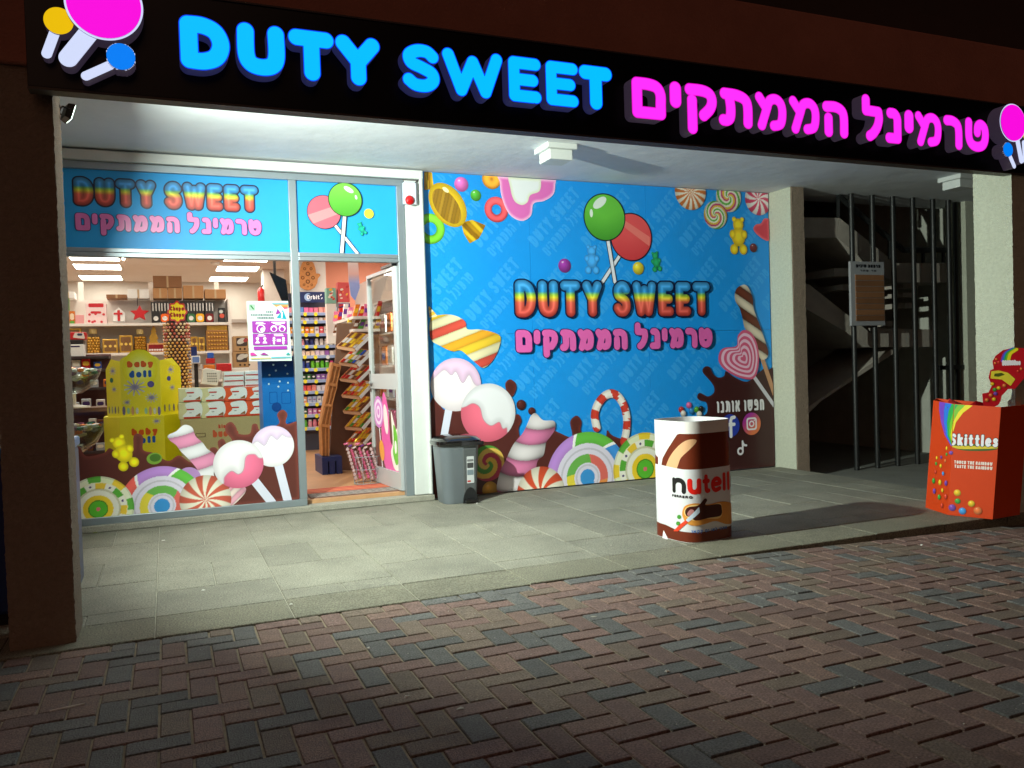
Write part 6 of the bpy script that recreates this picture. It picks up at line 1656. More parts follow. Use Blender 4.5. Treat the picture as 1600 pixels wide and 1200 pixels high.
for (x0, x1, yy, sgn) in ((lp, xa, DY + .14, 1), (xb, rp, DY + .16, -1)):
    A0 = np.array([x0, yy, 0.0]) if sgn == 1 else np.array([x0, DY + .001, 0.0]); A1 = np.array([x1, DY + .001, 0.0]) if sgn == 1 else np.array([x1, yy, 0.0])
    Sd = Surf(A0 + np.array([0, -.0005, 0]), (A1 - A0) / np.linalg.norm(A1 - A0), (0, 0, 1)); wd = np.linalg.norm(A1 - A0); Sd.k = 0
    fs_ = lambda name, shape, col, cell=.006: art(dl, name, Sd, shape, col, cell, PAPER)
    koosh((wd * .5, zm + .40), .045, fs_, 9); koosh((wd * .55, zm + .24), .035, fs_, 9)
    fs_('printed_face', s_circ((wd * .4, zm + .32), .022), (40, 110, 90) if sgn == 1 else (70, 70, 140))
    for k in range(4): fs_('printed_tube', s_ell((wd * (.15 + .22 * k), zm + .06), .010, .034), [(130, 120, 90), (150, 150, 120), (110, 100, 120), (150, 140, 60)][k])
f2 = front_art(dl, DY - .05)
z82 = zz(plane_y(DY - .0504), 90, 640, 4.0)
f2('printed_text', word_shape(list('baby'), z82((462, 140))[0], z82((625, 140))[0], z82((520, 160))[1], z82((520, 115))[1], .012, gap=.3), (206, 84, 24), .005)
f2('printed_text', word_shape(list('doll'), z82((475, 190))[0], z82((612, 190))[0], z82((520, 212))[1], z82((520, 168))[1], .013, gap=.4), (30, 84, 160), .005)
koosh(z82((618, 72)), .035, f2, 9)

# ------------------------------------------------------------------ stacked snack boxes
KY = .65
kz0 = UY(350, 652, KY)[2]
big_ = [UY(284, 700, KY)[0], UY(417, 700, KY)[0]]
kb = thing('display_carton', 'large tan carton lettered kinder bueno carrying the stacked snack boxes', 'carton', (float(sum(big_) / 2), KY + .2, FLZ))
MB().box(big_[0], big_[1], KY, KY + .4, FLZ, kz0 - .001).build('box', pm('carton_tan', (176, 156, 108), .75, var=.05), kb, bevel=.004)
f = front_art(kb, KY); W4 = zz(plane_y(KY - .0004), 90, 640, 4.0)
f('printed_text', word_shape(list('kinder'), W4((1005, 105))[0], W4((1105, 105))[0], W4((1000, 118))[1], W4((1000, 92))[1], .005, gap=.25), (190, 60, 40), .004)
f('printed_text', word_shape(list('bueno'), W4((970, 150))[0], W4((1130, 150))[0], W4((1000, 172))[1], W4((1000, 125))[1], .010, gap=.2), (196, 84, 50), .004)
f('printed_mark', s_sub(s_rect(*W4((862, 175)), *W4((925, 145))), s_rect(*(W4((862, 175)) + .006), *(W4((925, 145)) - .006))), (110, 90, 60), .004)
M_orn = pm('snack_orange', (232, 84, 34), .4); M_crm = pm('snack_cream', (220, 210, 160), .4)
edges = [279, 314, 350, 384, 418]
for r_ in range(2):
    for k in range(4):
        v1_, v0_ = (651 - k * 1.2, 629 - k * 1.0) if r_ == 0 else (628.4 - k * 1.0, 606.5 - k * .7)
        col_ = 'cream' if k < 2 else 'orange'
        o, xa, xb, za, zc = pb('snack_box', 'white and %s snack box, %s column of the %s row on the tan carton' % (col_, ['first', 'second', 'third', 'fourth'][k], ['lower', 'upper'][r_]), 'snack box', edges[k] + .3, v0_, edges[k + 1] - .3, v1_, KY + .01, .3, M_crm if k < 2 else M_orn, 'snack boxes stacked on the tan carton', z0=(kz0 + .0002 if r_ == 0 else None))
        f = front_art(o, KY + .01)
        w_ = xb - xa
        f('printed_panel', s_poly([(xa + w_ * .32, zc - .01), (xb - .002, zc - .005), (xb - .002, za + .02), (xa + w_ * .18, za + .02), (xa + w_ * .38, (za + zc) / 2)]), (238, 238, 236), .006)
        f('printed_panel', s_rect(xa + w_ * .2, za + .002, xb - .002, za + .018), (196, 60, 36), .006)
        f('printed_panel', s_poly([(xb - w_ * .3, za + .02), (xb - .004, za + .05), (xb - .004, za + .02)], False), (150, 100, 60), .005)
        f('printed_text', s_rect(xa + w_ * .35, za + .075, xa + w_ * .7, za + .088), (196, 50, 40), .005)
        f('printed_text', s_rect(xa + w_ * .45, za + .05, xa + w_ * .58, za + .055), (90, 90, 90), .004)
packs = []
for r_ in range(3):
    for k in range(2):
        u0_, u1_ = (349 + r_ * .5, 381) if k == 0 else (383, 414 - r_ * 1.2)
        v1_ = 604.5 - r_ * 8.2 - k * 1.6
        o, xa, xb, za, zc = pb('flat_pack', 'flat white snack pack with red edge, %s layer of the %s pile' % (['bottom', 'middle', 'top'][r_], ['left', 'right'][k]), 'snack pack', u0_, v1_ - 7.4, u1_, v1_, KY + .03 + .01 * r_, .24, pm('pack_white', (226, 226, 226), .35, var=.05), 'flat snack packs on top of the snack boxes')
        front_art(o, KY + .03 + .01 * r_)('printed_edge', s_rect(xa + .002, za + .003, xb - .002, za + .012), (190, 50, 40), .006)
# pale basket tilted on the boxes
o = prism_item('plastic_basket', 'pale pink perforated plastic basket lying on the snack boxes', 'basket', [(315, 597), (317, 577), (322, 575), (346, 579), (340, 603), (313, 600)], KY + .06, .12, pm('basket_pink', (232, 206, 190), .45))
f = front_art(o, KY + .06); pl = plane_y(KY)
for i in range(5):
    for j in range(4): f('hole', s_rect(*(pl.px(324 + i * 3.2 + j * .3, 585 + j * 4)), *(pl.px(325.7 + i * 3.2 + j * .3, 582.6 + j * 4)), .001), (90, 76, 70), .004)
# till
TL = 2.6
o, xa, xb, za, zc = pb('cash_register', 'white till with a blue screen beyond the lollipop tower', 'till', 299, 556, 313, 568, TL, .1, M_wht)
front_art(o, TL)('screen', s_rect(xa + .01, za + .01, xb - .01, zc - .01), (110, 140, 200), .01)
MB().box(xa, xb - .03, TL + .02, TL + .06, zc + .001, zc + .1).build('display_head', M_navy, o); MB().box((xa + xb) / 2 - .02, (xa + xb) / 2 + .02, TL + .04, TL + .08, .95, za - .0005).build('stand', M_blk, o)
cnt = thing('counter', 'dark shop counter behind the snack boxes', 'counter', (-1.7, TL + .2, FLZ))
MB().box(-2.3, -1.2, TL - .05, TL + .5, .9, .949).build('counter_top', M_wdd, cnt); MB().box(-2.26, -1.24, TL, TL + .45, FLZ, .899).build('counter_body', pm('counter_body', (110, 52, 44), .6), cnt)
for k, (u0, v0, u1, v1, m_, lb) in enumerate([(322, 560, 336, 568, FOIL[0], 'red tin stacked on the counter'), (324, 551, 334, 559.6, FOIL[8], 'dark blue tin on top of the red tin on the counter'), (338, 568, 362, 580, FOIL[0], 'wide red sweet tray on the right of the counter'), (303, 570, 316, 578, FOIL[5], 'white tag box on the counter beside the till'), (318, 570, 336, 578, FOIL[7], 'orange sweet box at the front of the counter')]):
    pb('sweet_tin', lb, 'tin', u0, v0, u1, v1, TL + .05, .12, m_, 'tins on the counter')
# toy cartons with windows
for k, (v0, v1) in enumerate(((525, 549), (549.6, 574))):
    o, xa, xb, za, zc = pb('toy_carton', 'brown window carton of a toy, %s of two stacked by the notice' % ['upper', 'lower'][k], 'toy carton', 365, v0, 389, v1, 3.0, .25, pm('kraft_card', (166, 126, 84), .8), 'brown toy cartons by the notice')
    f = front_art(o, 3.0); f('window', s_rect(xa + .03, za + .06, xb - .02, zc - .02), (70, 56, 50), .01); f('toy_print', s_ell(((xa + xb) / 2, (za + zc) / 2 + .03), .05, .03, .5), (190, 180, 170), .01); f('toy_print', s_ell(((xa + xb) / 2 + .05, (za + zc) / 2 + .04), .03, .02, .5), (160, 60, 60) if k == 0 else (200, 190, 176), .01)
    for q_ in range(3): f('mark', s_circ((xa + .07 + q_ * .05, za + .028), .012), (60, 40, 30), .006)
pb('plinth', 'pale plinth under the stacked toy cartons', 'plinth', 364, 574.6, 390, 640, 2.99, .3, M_shelf, z0=FLZ)
# blue stand inside by the door
SY2 = .3
bz = UY(440, 557, SY2)[2]
bxa, bxb = UY(411, 640, SY2)[0], -1.046
bs2 = thing('blue_stand', 'tall blue cardboard stand with white snow dots behind the glass', 'display stand', (float((bxa + bxb) / 2), SY2 + .15, FLZ))
MB().box(bxa, bxb - .034, SY2, SY2 + .30, FLZ, bz).build('front', M_bluec, bs2, bevel=.004)
MB().box(bxb - .033, bxb, SY2 - .01, SY2 + .30, FLZ, bz + .03).build('side', M_navy, bs2, bevel=.004)
f = front_art(bs2, SY2); pl = plane_y(SY2); 
f('printed_sky', s_rect(bxa + .004, UY(440, 600, SY2)[2], bxb - .04, bz - .004), c_vert(UY(440, 600, SY2)[2], bz, [(0, (10, 110, 200)), (1, (14, 30, 84))]), .012)
for u, v in ((431, 579), (449, 584), (421, 586), (437, 596), (450, 598), (420, 600), (435, 604), (450, 610), (427, 570), (446, 571)): f('printed_dot', s_circ(pl.px(u, v), .008), (200, 226, 240), .004)
for u0, u1 in ((421, 433), (440, 454)): f('printed_mark', s_sub(s_rect(*pl.px(u0, 631), *pl.px(u1, 612), .01), s_rect(*(pl.px(u0, 631) + .005), *(pl.px(u1, 612) - .005), .01)), (8, 92, 176), .004)
f('printed_disc', s_circ(pl.px(432, 636), .04), (10, 70, 150), .008); f('printed_disc', s_circ(pl.px(455, 668), .05), (10, 80, 160), .008)

# television, column, extinguisher at the back
TVY = 2.2
o = prism_item('television', 'dark flat television hung at a tilt from the shop ceiling', 'television', [(421, 424.5), (447, 437), (452, 474), (441, 471)], TVY, .04, pm('tv_black', (30, 26, 26), .2))
tp = UY(430, 429, TVY); MB().cyl((tp[0], TVY + .03, tp[2]), (tp[0], TVY + .03, IC - .001), .015, 8).build('hanger', M_blk, o)
ex = UY(408, 462, 6.0); t = thing('fire_extinguisher', 'red extinguisher on the far wall column', 'extinguisher', (float(ex[0]), 6.0, float(ex[2]) - .1))
MB().lathe((ex[0], 6.0, ex[2] - .12), [(.04, 0), (.05, .02), (.05, .2), (.02, .24)], 14).build('cylinder', M_red, t, smooth=True); MB().cyl((ex[0], 6.0, ex[2] + .12), (ex[0] + .03, 6.0, ex[2] + .16), .012, 6).build('valve', M_blk, t)
cx0, cx1 = UY(412, 450, 6.15)[0], UY(445, 450, 6.15)[0]
MB().box(cx0, cx1, 6.15, 6.5, .0805, IC - .0005).build('shop_column', M_iwall, bld)
MB().box(UY(362, 500, 8.0)[0], cx0 - .1, 8.12, 8.199, UY(380, 498, 8.0)[2] - .06, UY(380, 498, 8.0)[2]).build('wall_rail', pm('rail_grey', (150, 140, 132), .6), bld)

# ------------------------------------------------------------------ gum wall seen through the door
WY = 4.3
gw = thing('gum_shelf', 'wall shelf of gum and sweets with blue price strips seen through the doorway', 'shelf', (-.1, WY + .2, FLZ))
wx0, wx1 = UY(455, 580, WY)[0], UY(545, 580, WY)[0]
MB().box(wx0, wx1, WY + .22, WY + .25, FLZ, UY(480, 456, WY)[2]).build('back_panel', pm('gum_back', (60, 62, 80), .5), gw)
strips = [490, 502.5, 522.5, 541, 557, 577, 595, 612.5, 631, 649, 669]
M_strip = pm('price_strip', (150, 170, 210), .35); M_tag = pm('price_tag', (236, 220, 50), .5); M_wtag = pm('white_tag', (226, 226, 226), .5)
gcols = [[(236, 150, 170), (120, 150, 200), (100, 140, 200), (236, 120, 170), (230, 110, 160), (236, 130, 150), (236, 160, 150), (220, 150, 140)], [(214, 206, 196), (196, 170, 140), (206, 180, 150), (200, 206, 226), (150, 160, 200), (210, 190, 180), (216, 206, 196), (226, 180, 150)], [(226, 140, 40), (230, 180, 40), (236, 190, 40), (226, 110, 40), (232, 170, 50), (226, 216, 210), (214, 90, 100), (220, 210, 200)],
         [(232, 232, 228), (226, 228, 226), (226, 150, 160), (40, 50, 110), (36, 50, 120), (226, 220, 216), (226, 216, 210), (220, 210, 204)], [(236, 214, 204), (232, 210, 200), (230, 206, 196), (236, 200, 170), (236, 206, 176), (226, 200, 220), (230, 206, 216), (160, 100, 180)], [(210, 60, 130), (170, 40, 100), (50, 70, 150), (40, 60, 140), (110, 190, 40), (120, 200, 50), (100, 190, 40), (90, 180, 50)],
         [(236, 190, 190), (232, 180, 200), (50, 90, 50), (60, 110, 60), (40, 60, 50), (160, 110, 190), (150, 100, 180), (140, 100, 170)], [(110, 150, 140), (120, 160, 150), (226, 80, 90), (230, 100, 90), (236, 140, 130), (226, 220, 230), (220, 210, 220), (140, 100, 180)], [(232, 226, 216), (236, 230, 220), (226, 150, 110), (180, 190, 220), (170, 180, 216), (226, 226, 226), (226, 216, 226), (150, 90, 170)],
         [(60, 120, 50), (70, 140, 60), (50, 90, 60), (200, 130, 190), (196, 120, 180), (200, 80, 90), (206, 90, 90), (180, 70, 80)], [(80, 170, 50), (70, 190, 40), (90, 180, 60), (226, 150, 170), (226, 130, 150), (206, 70, 90), (214, 90, 90), (190, 80, 90)]]
rn = ['top', 'second', 'third', 'fourth', 'fifth', 'sixth', 'seventh', 'eighth', 'ninth', 'tenth', 'lowest']
def cname(c):
    r, g, b_ = c
    if min(c) > 195: return 'white'
    if r > 195 and g > 165 and b_ < 80: return 'yellow'
    if r > 195 and 90 < g < 165 and b_ < 90: return 'orange'
    if r > 190 and b_ > 110 : return 'pink'
    if r > 170 and g < 110: return 'red'
    if g > r and g > b_: return 'green'
    if b_ > r and b_ > g + 20 and r < 140: return 'blue' if r < 110 else 'violet'
    return 'beige' if r > 150 else 'dark'
gm = {}
for r_, v in enumerate(strips):
    z = UY(490, v - 2, WY)[2]
    MB().box(wx0, wx1, WY, WY + .219, z - .012, z).build('shelf_board', M_shelf, gw)
    MB().box(wx0, wx1, WY - .012, WY - .001, z - .042, z - .004).build('price_strip', M_strip, gw)
    for u in (478, 495, 512): 
        p = UY(u + random.uniform(-2, 2), v + 1, WY - .013)
        MB().prism([(p[0] + .026 * math.cos(a_), WY - .0135, p[2] + .026 * math.sin(a_)) for a_ in np.linspace(0, 2 * PI, 12, endpoint=False)], (0, .001, 0)).build('price_tag', M_tag if u != 512 or r_ % 2 else M_wtag, gw)
    prev = strips[r_ - 1] if r_ else 478
    hgt = (UY(490, prev + (5 if r_ else 0), WY)[2] - z) * .86
    for k in range(10):
        x = UY(459, 560, WY)[0] + k * .064
        c = gcols[r_][k % 8]
        kind = 'round' if r_ in (3, 5, 10) else 'pack'
        key = (kind, c)
        if key not in gm: gm[key] = pm('pack_%d_%d_%d' % c, c, .35, var=.25, vscale=40)
        o = thing('gum_pack', '%s %s, %s from the left on the %s row of the gum shelf' % (cname(c), 'sweet tub' if kind == 'round' else 'gum packet', ORD[k], rn[r_]), 'gum', (float(x), WY + .06, float(z) + .0005), 'gum packets on the wall shelf')
        if kind == 'round':
            MB().lathe((x, WY + .06, z + .0005), [(.022, 0), (.027, .01), (.027, hgt * .68), (.02, hgt * .8)], 10).build('tub', gm[key], o, smooth=True); MB().lathe((x, WY + .06, z + hgt * .8 + .001), [(.022, 0), (.022, hgt * .18)], 10).build('cap', M_wht if k % 2 else gm[key], o)
        else:
            MB().box(x - .027, x + .027, WY + .02, WY + .10, z + .0005, z + hgt * random.uniform(.85, 1)).build('packet', gm[key], o)
            front_art(o, WY + .02)('print', s_rect(x - .02, z + hgt * .35, x + .02, z + hgt * .6), (236, 230, 226) if sum(c) < 560 else (150, 120, 150), .02)
# banner and carved hand above
ba, bb_, bc = UY(461, 456, WY - .02), UY(508, 472.5, WY - .02), 0
bn = thing('brand_banner', 'navy banner lettered Orbit above the gum shelf', 'banner', (float((ba[0] + bb_[0]) / 2), WY, float(bb_[2])))
MB().box(ba[0], bb_[0], WY - .02, WY - .005, bb_[2], ba[2]).build('board', pm('banner_navy', (24, 44, 92), .4), bn)
f = front_art(bn, WY - .02); cO = np.array([ba[0] + .17, (ba[2] + bb_[2]) / 2])
f('printed_moon', s_sub(s_circ(cO, .052), s_circ(cO + np.array([.018, .004]), .036)), (150, 180, 220), .004)
f('printed_text', word_shape(list('Orbit'), cO[0] - .02, cO[0] + .15, cO[1] - .028, cO[1] + .03, .007, gap=.15), (226, 232, 240), .003)
for dx, dz in ((-.12, .0), (-.14, -.04), (.17, .03), (.18, -.015)): f('printed_pellet', s_ell(cO + np.array([dx, dz]), .016, .008, .8), (220, 226, 236), .004)
hm = [(481, 405), (486, 406.5), (490, 411), (493, 419), (494, 427), (499.5, 427.5), (501, 430), (497, 435), (496, 442), (492, 449), (486, 452.5), (481, 453.5), (476, 452.5), (470, 449), (466, 442), (465, 435), (460.5, 430), (462, 427.5), (468, 427), (469, 419), (472, 411), (476, 406.5)]
M_pl = pm('cut_wood', (190, 128, 70), .6, var=.2, vscale=30)
o = prism_item('carved_hand', 'openwork wooden hand ornament above the navy banner', 'ornament', hm, WY - .03, .015, M_pl)
f = front_art(o, WY - .03); pl = plane_y(WY - .03)
for u, v, r in ((481, 412, .02), (476, 420, .02), (486, 420, .02), (481, 428, .03), (473, 434, .024), (489, 434, .024), (481, 440, .028), (475, 445, .016), (487, 445, .016), (481, 448, .012)): f('cut_out', s_sub(s_circ(pl.px(u, v), r), s_circ(pl.px(u, v), r * .55)), (110, 72, 40), .006)
hx0, hx1 = UY(457, 430, WY)[0], UY(509, 430, WY)[0]
MB().box(hx0, hx1, WY - .004, WY + .26, UY(480, 456, WY)[2] + .001, IC - .0005).build('shop_wall', M_iwall, bld)
MB().box(hx1 + .001, 1.49, WY + .3, WY + .4, .0805, IC - .0005).build('shop_wall', pm('peach_wall', (226, 150, 122), .8), bld)

# posters and boxes above the right rack
for k, (u0, v0, u1, v1, c, lb) in enumerate([(510, 450, 525, 474, (120, 170, 150), 'green picture box on the gum shelf top beside the banner'), (528, 441, 546, 472, (206, 70, 70), 'tall red and white sweet carton beside the hanging pennant'), (529, 474, 547, 480, (90, 50, 130), 'purple sweet box under the red carton')]):
    o, xa, xb, za, zc = pb('sweet_carton', lb, 'sweet carton', u0, v0, u1, v1, 3.4, .12, pm('sc_%d' % k, c, .45), 'cartons on the right rack')
    f = front_art(o, 3.4)
    for q_ in range(8): f('print', s_ell((random.uniform(xa + .02, xb - .02), random.uniform(za + .02, zc - .02)), random.uniform(.01, .025), random.uniform(.008, .016), random.random()), random.choice([(236, 220, 206), (226, 180, 60), (196, 60, 60), (230, 120, 80)]), .006)
    MB().box(xa, xb, 3.41, 3.51, 1.5, za - .0008).build('stand', M_shelf, o)
pn2 = thing('pennant', 'pink to blue pointed pennant hanging in the doorway', 'pennant', tuple(UY(552, 440, 1.7)))
PS = plane_y(1.7); P2 = [PS.px(*p) for p in ((543, 400), (559, 400), (562, 450), (555, 470), (548, 462), (545, 440))]
MB().prism([(p[0], 1.703, p[1]) for p in P2], (0, .004, 0)).build('cloth', pm('pennant_white', (226, 214, 210), .7), pn2)
art(pn2, 'print', PS, s_poly(P2, False), c_vert(P2[3][1], P2[0][1], [(0, (140, 160, 220)), (.4, (160, 170, 220)), (.6, (230, 180, 170)), (1, (234, 224, 220))]), .01, PAPER)
MB().cyl((P2[0][0] + .05, 1.705, P2[0][1]), (P2[0][0] + .05, 1.705, IC - .001), .004, 5).build('cord', M_wht, pn2)

# ------------------------------------------------------------------ rack of slanted trays by the door
RY = 1.72
rk2 = thing('tray_rack', 'brown rack of slanted wooden sweet trays with white price rails inside the door', 'rack', tuple(UY(550, 700, RY) * np.array([1, 1, 0]) + np.array([0, 0, FLZ])))
MB().prism([UY(*p, RY + .16) for p in ((527, 505), (592, 505), (596, 735), (514, 735))], (0, .03, 0)).build('back_panel', M_wdd, rk2)
for v in (494, 514):
    zc_ = UY(551, v, RY)[2]; a = UY(551, v, RY); b_ = UY(594, v - 1, RY); c = UZ(521, v + 9 if v < 500 else v + 7, zc_)
    MB().prism([(a[0], RY, zc_), (b_[0], RY, zc_), (b_[0], RY + .3, zc_), (c[0] + .25, c[1], zc_), (c[0], c[1], zc_)], (0, 0, -.03)).build('shelf_board', M_shelf, rk2)
    n_ = 0
    for k in range(9):
        t_ = (k + .5) / 9
        if t_ < .45: px_ = c + (np.array([a[0], RY, zc_]) - c) * (t_ / .45)
        else: px_ = np.array([a[0] + (b_[0] - a[0]) * (t_ - .45) / .55, RY, zc_])
        o = MB(); h_ = random.uniform(.10, .17) * (.75 if v > 500 else 1); w_ = .05; ln = random.uniform(.02, .06)
        P5 = [(px_[0] - w_ / 2, px_[1] + .03, zc_ + .0006), (px_[0] + w_ / 2, px_[1] + .03, zc_ + .0006), (px_[0] + w_ / 2 + ln, px_[1] + .06, zc_ + h_), (px_[0] - w_ / 2 + ln, px_[1] + .06, zc_ + h_)]
        mi_ = [3, 0, 5, 3, 7, 0, 3, 5, 0][k] if v < 500 else [6, 5, 2, 1, 6, 2, 5, 6, 1][k]
        t = thing('sweet_packet', '%s sweet packet, %s from the left on the %s white shelf by the door' % (names[mi_], ORD[k], 'upper' if v < 500 else 'lower'), 'packet', tuple(px_), 'packets leaning on the white shelves')
        MB().prism(P5, (0, .02, 0)).build('packet', FOIL[mi_], t, bevel=.003)
        MB().prism([tuple(np.array(P5[0]) * .7 + np.array(P5[3]) * .3 + np.array([.006, -.0015, 0])), tuple(np.array(P5[1]) * .7 + np.array(P5[2]) * .3 + np.array([-.006, -.0015, 0])), tuple(np.array(P5[1]) * .35 + np.array(P5[2]) * .65 + np.array([-.006, -.0015, 0])), tuple(np.array(P5[0]) * .35 + np.array(P5[3]) * .65 + np.array([.006, -.0015, 0]))], (0, .001, 0)).build('print', random.choice([FOIL[5], FOIL[1], FOIL[4]]), t)
rails = [((554.5, 545), (580, 521)), ((558, 570), (582, 546)), ((558.5, 594.5), (583, 570)), ((561, 619.5), (584.5, 594)), ((563, 644), (586, 618.5)), ((565, 668.5), (586.5, 643)), ((567, 692), (588, 667))]
tn = ['top', 'second', 'third', 'fourth', 'fifth', 'sixth', 'lowest']
for k, (lo, hi) in enumerate(rails):
    L_, Hh = np.array(lo), np.array(hi); wl = np.array([-29 + k * .5, -4 + 0.6 * k])
    dv = np.array([1.7, 1.7])
    MB().prism([UY(*p, RY - .01) for p in (L_, L_ + dv * 2.0, Hh + dv * 2.0, Hh)], (0, .012, 0)).build('price_rail', pm('rail_white', (226, 232, 232), .4), rk2)
    MB().prism([UY(*p, RY + .012) for p in (L_ + wl, L_ + np.array([0, 2]), Hh + np.array([0, 2]), Hh + wl)], (0, .02, 0)).build('tray', M_wd, rk2)
    MB().prism([UY(*p, RY - .004) for p in (L_ + wl, L_ + wl + np.array([2, 4]), L_ + np.array([1, 5]), L_)], (0, .014, 0)).build('tray_lip', pm('lip_wood', (206, 160, 122), .6), rk2)
    pal = [[6, 1, 6, 1, 5], [0, 5, 2, 8, 5], [0, 0, 5, 6, 0], [0, 7, 0, 7, 1], [2, 1, 7, 1, 6], [1, 2, 7, 1, 2], [7, 0, 1, 7, 6]][k]
    for q_ in range(5):
        s0 = (L_ + wl * (1 - (q_ + .12) / 5)); s1 = (L_ + wl * (1 - (q_ + .88) / 5)); up = (Hh - L_)
        P6 = [UY(*(p), RY + .0) for p in (s0 + up * .06, s1 + up * .06, s1 + up * .92, s0 + up * .92)]
        t = thing('chocolate_bar', '%s wrapped bar, %s from the left in the %s slanted tray' % (names[pal[q_]], ORD[q_], tn[k]), 'bar', tuple(P6[0]), 'bars in the slanted trays')
        MB().prism(P6, (0, .011, 0)).build('bar', FOIL[pal[q_]], t, bevel=.003)
        a_, b2 = .25, .6
        P7 = [P6[0] * (1 - a_) + P6[3] * a_, P6[1] * (1 - a_) + P6[2] * a_, P6[1] * (1 - b2) + P6[2] * b2, P6[0] * (1 - b2) + P6[3] * b2]
        MB().prism([p + np.array([0, -.0012, 0]) for p in P7], (0, .001, 0)).build('wrapper_print', FOIL[random.choice([5, 1, 6])], t)
# crate column at the rack's end
cr = thing('crate_column', 'narrow wooden crate column leaning at the end of the tray rack', 'crate', tuple(UY(512, 705, RY) * np.array([1, 1, 0]) + np.array([0, 0, FLZ + .12])))
EL, ER = [(519, 566), (513, 597), (507, 630), (501, 662), (503, 712)], [(533, 570), (527.5, 600), (520, 632), (515.5, 664), (514.5, 713)]
for k in range(4):
    q_ = [EL[k], ER[k], ER[k + 1], EL[k + 1]]
    MB().prism([UY(*p, RY + .02) for p in q_], (0, .14, 0)).build('crate', pm('crate_dark', (176, 122, 66), .6, var=.25, vscale=20), cr)
    MB().prism([UY(*p, RY + .0) for p in (EL[k], ER[k], (ER[k][0] - .6, ER[k][1] + 4.5), (EL[k][0] - .6, EL[k][1] + 4.5))], (0, .018, 0)).build('cross_slat', M_wd, cr)
    for fr_ in (0.04, .46, .86):
        a = np.array(EL[k]) * (1 - fr_) + np.array(ER[k]) * fr_; b_ = np.array(EL[k + 1]) * (1 - fr_) + np.array(ER[k + 1]) * fr_
        MB().prism([UY(*p, RY + .002) for p in (a + np.array([0, 5]), a + np.array([1.6, 5]), b_ + np.array([1.6, 0]), b_)], (0, .016, 0)).build('slat', M_wd, cr)
pz = thing('blue_pallet', 'dark blue plastic pallet under the wooden crate column', 'pallet', tuple(UY(520, 735, RY) * np.array([1, 1, 0]) + np.array([0, 0, FLZ])))
pa, pbx = UY(502, 720, RY)[0], UY(533, 720, RY)[0]
zpt = UY(515, 713, RY)[2]
MB().box(pa, pbx, RY - .05, RY + .4, zpt - .05, zpt - .002).build('deck', M_navy, pz)
for x in (pa, (pa + pbx) / 2 - .03, pbx - .06): MB().box(x, x + .06, RY - .05, RY + .4, FLZ, zpt - .0505).build('foot', M_navy, pz)

# tubes of sweets in a wire basket
TB = .72
tb = thing('wire_basket', 'wire basket on the floor holding clear tubes of sweets inside the door', 'basket', tuple(UY(575, 752, TB) * np.array([1, 1, 0]) + np.array([0, 0, FLZ])))
c = UY(577, 745, TB); 
for z in (FLZ + .006, FLZ + .14, FLZ + .26):
    MB().tube([(c[0] + (.13 + .04 * (z - FLZ)) * math.cos(a_), TB + .06 + .11 * math.sin(a_), z) for a_ in np.linspace(0, 2 * PI, 21)], .004, 5).build('wire_ring', M_alu, tb)
for k in range(12):
    a_ = 2 * PI * k / 12; MB().cyl((c[0] + .13 * math.cos(a_), TB + .06 + .11 * math.sin(a_), FLZ), (c[0] + .142 * math.cos(a_), TB + .06 + .11 * math.sin(a_), FLZ + .26), .003, 5).build('wire', M_alu, tb)
M_tube = glass_mat('tube_plastic', (246, 236, 240), 1.2)
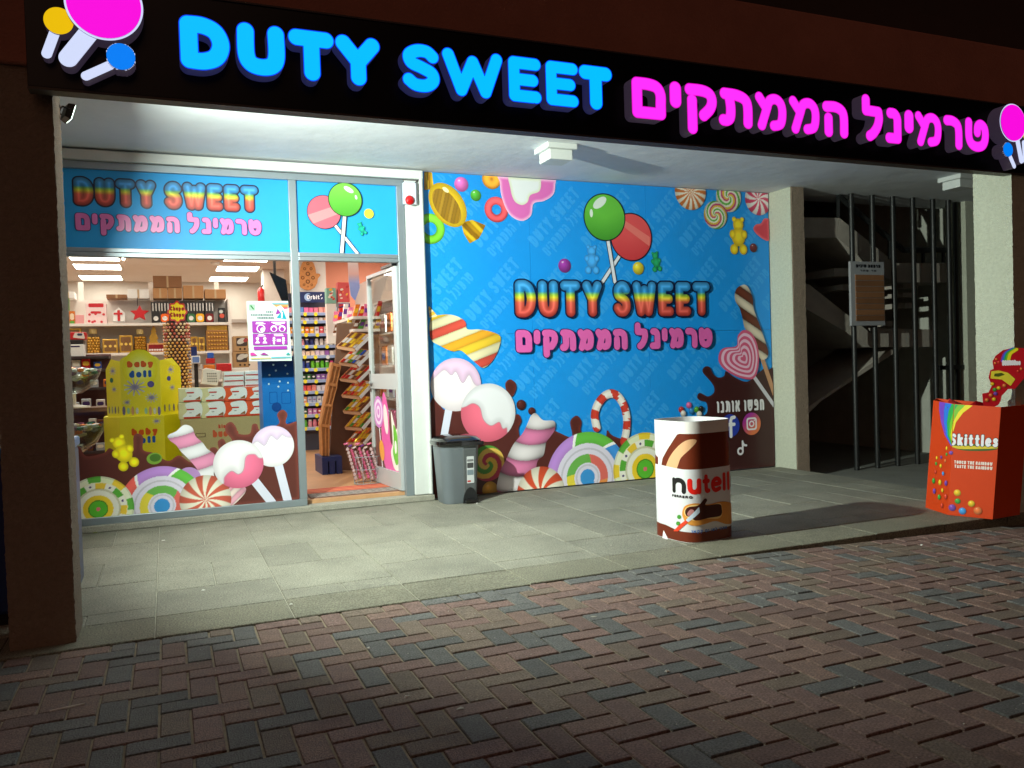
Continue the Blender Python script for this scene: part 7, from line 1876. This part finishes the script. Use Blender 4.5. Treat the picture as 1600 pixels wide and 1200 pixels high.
for k in range(7):
    u1, u0 = 541 + k * 6.0, 557 + k * 6.6
    y_ = TB + .01 + .025 * (k % 3)
    p0_, p1_ = UY(u0, 750 - (k % 2) * 2, y_), UY(u1, 694 + (k % 3) * 3, y_)
    t = thing('sweet_tube', 'clear tube of sweets in the wire basket, number %s from the left' % ['one', 'two', 'three', 'four', 'five', 'six', 'seven'][k], 'sweet tube', tuple(p0_), 'clear tubes in the wire basket')
    MB().cyl(p0_, p1_, .022, 12).build('tube', M_tube, t, smooth=True)
    MB().cyl(p1_, p1_ + (p1_ - p0_) * .03, .024, 12).build('cap', [FOIL[3], FOIL[4], FOIL[5]][k % 3], t)
    dv = (p1_ - p0_); 
    m = MB()
    for q_ in range(9): m.ball(p0_ + dv * (.06 + .1 * q_), .0155, 6, 4, (1, 1, 1.2))
    s_ = m.build('sweets', [FOIL[5], FOIL[3], FOIL[5], FOIL[3]][(k) % 4], t, smooth=True); s_['kind'] = 'stuff'
# patterned mat
mt = thing('door_mat', 'patterned orange and grey mat just inside the shop door', 'mat', (-.66, .4, FLZ))
MB().box(-1.04, -.27, .12, .66, FLZ - .0005, FLZ + .006).build('mat', pm('mat_base', (120, 90, 80), .95, bump=.4, bscale=300), mt)
MT = Surf((0, 0, FLZ + .006), (1, 0, 0), (0, 1, 0)); MT.k = 0
def fm(X, Y, G):
    o_ = np.where((np.floor((X * 30 + np.sin(Y * 60)) % 2) < 1)[:, None], np.array([110, 104, 100.]), np.array([150, 140, 132.]))
    band = (Y > .36); k = np.floor(Y * 34).astype(int) % 3
    P = np.array([(196, 84, 60), (206, 130, 84), (150, 60, 56)], float)
    o_ = np.where(band[:, None], P[k], o_)
    return np.where((np.abs(Y - .36) < .012)[:, None], 60., o_)
art(mt, 'pattern', MT, s_rect(-1.03, .13, -.28, .65), fm, .012, print_mat('mat_weave', .95))
# pale shelving on the right wall, seen through the door glass
rs_ = thing('right_wall_shelf', 'pale wall shelving glimpsed through the open door glass', 'shelf', (.25, 2.2, FLZ))
MB().box(.28, .32, 1.2, 4.2, FLZ, 2.3).build('back_panel', M_shelf, rs_)
for z in (.5, .85, 1.2, 1.55, 1.9): MB().box(.05, .279, 1.2, 4.2, z - .02, z).build('shelf_board', M_shelf, rs_)
for r_, z in enumerate((.5, .85, 1.2, 1.55)):
    for k in range(6):
        y_ = 1.3 + k * .26
        t = thing('sweet_bag', '%s pale sweet bag from the door on the %s right wall shelf' % (ORD[k], ['lowest', 'second', 'third', 'top'][r_]), 'sweet bag', (.15, y_, z + .0006), 'bags on the right wall shelf')
        MB().box(.08, .22, y_, y_ + .2, z + .0006, z + .22).build('bag', FOIL[[5, 3, 9, 5, 7, 5][(k + r_) % 6]], t, bevel=.02)
        MB().box(.078, .0795, y_ + .03, y_ + .17, z + .06, z + .14).build('print', FOIL[(k * 3 + r_) % 9], t)
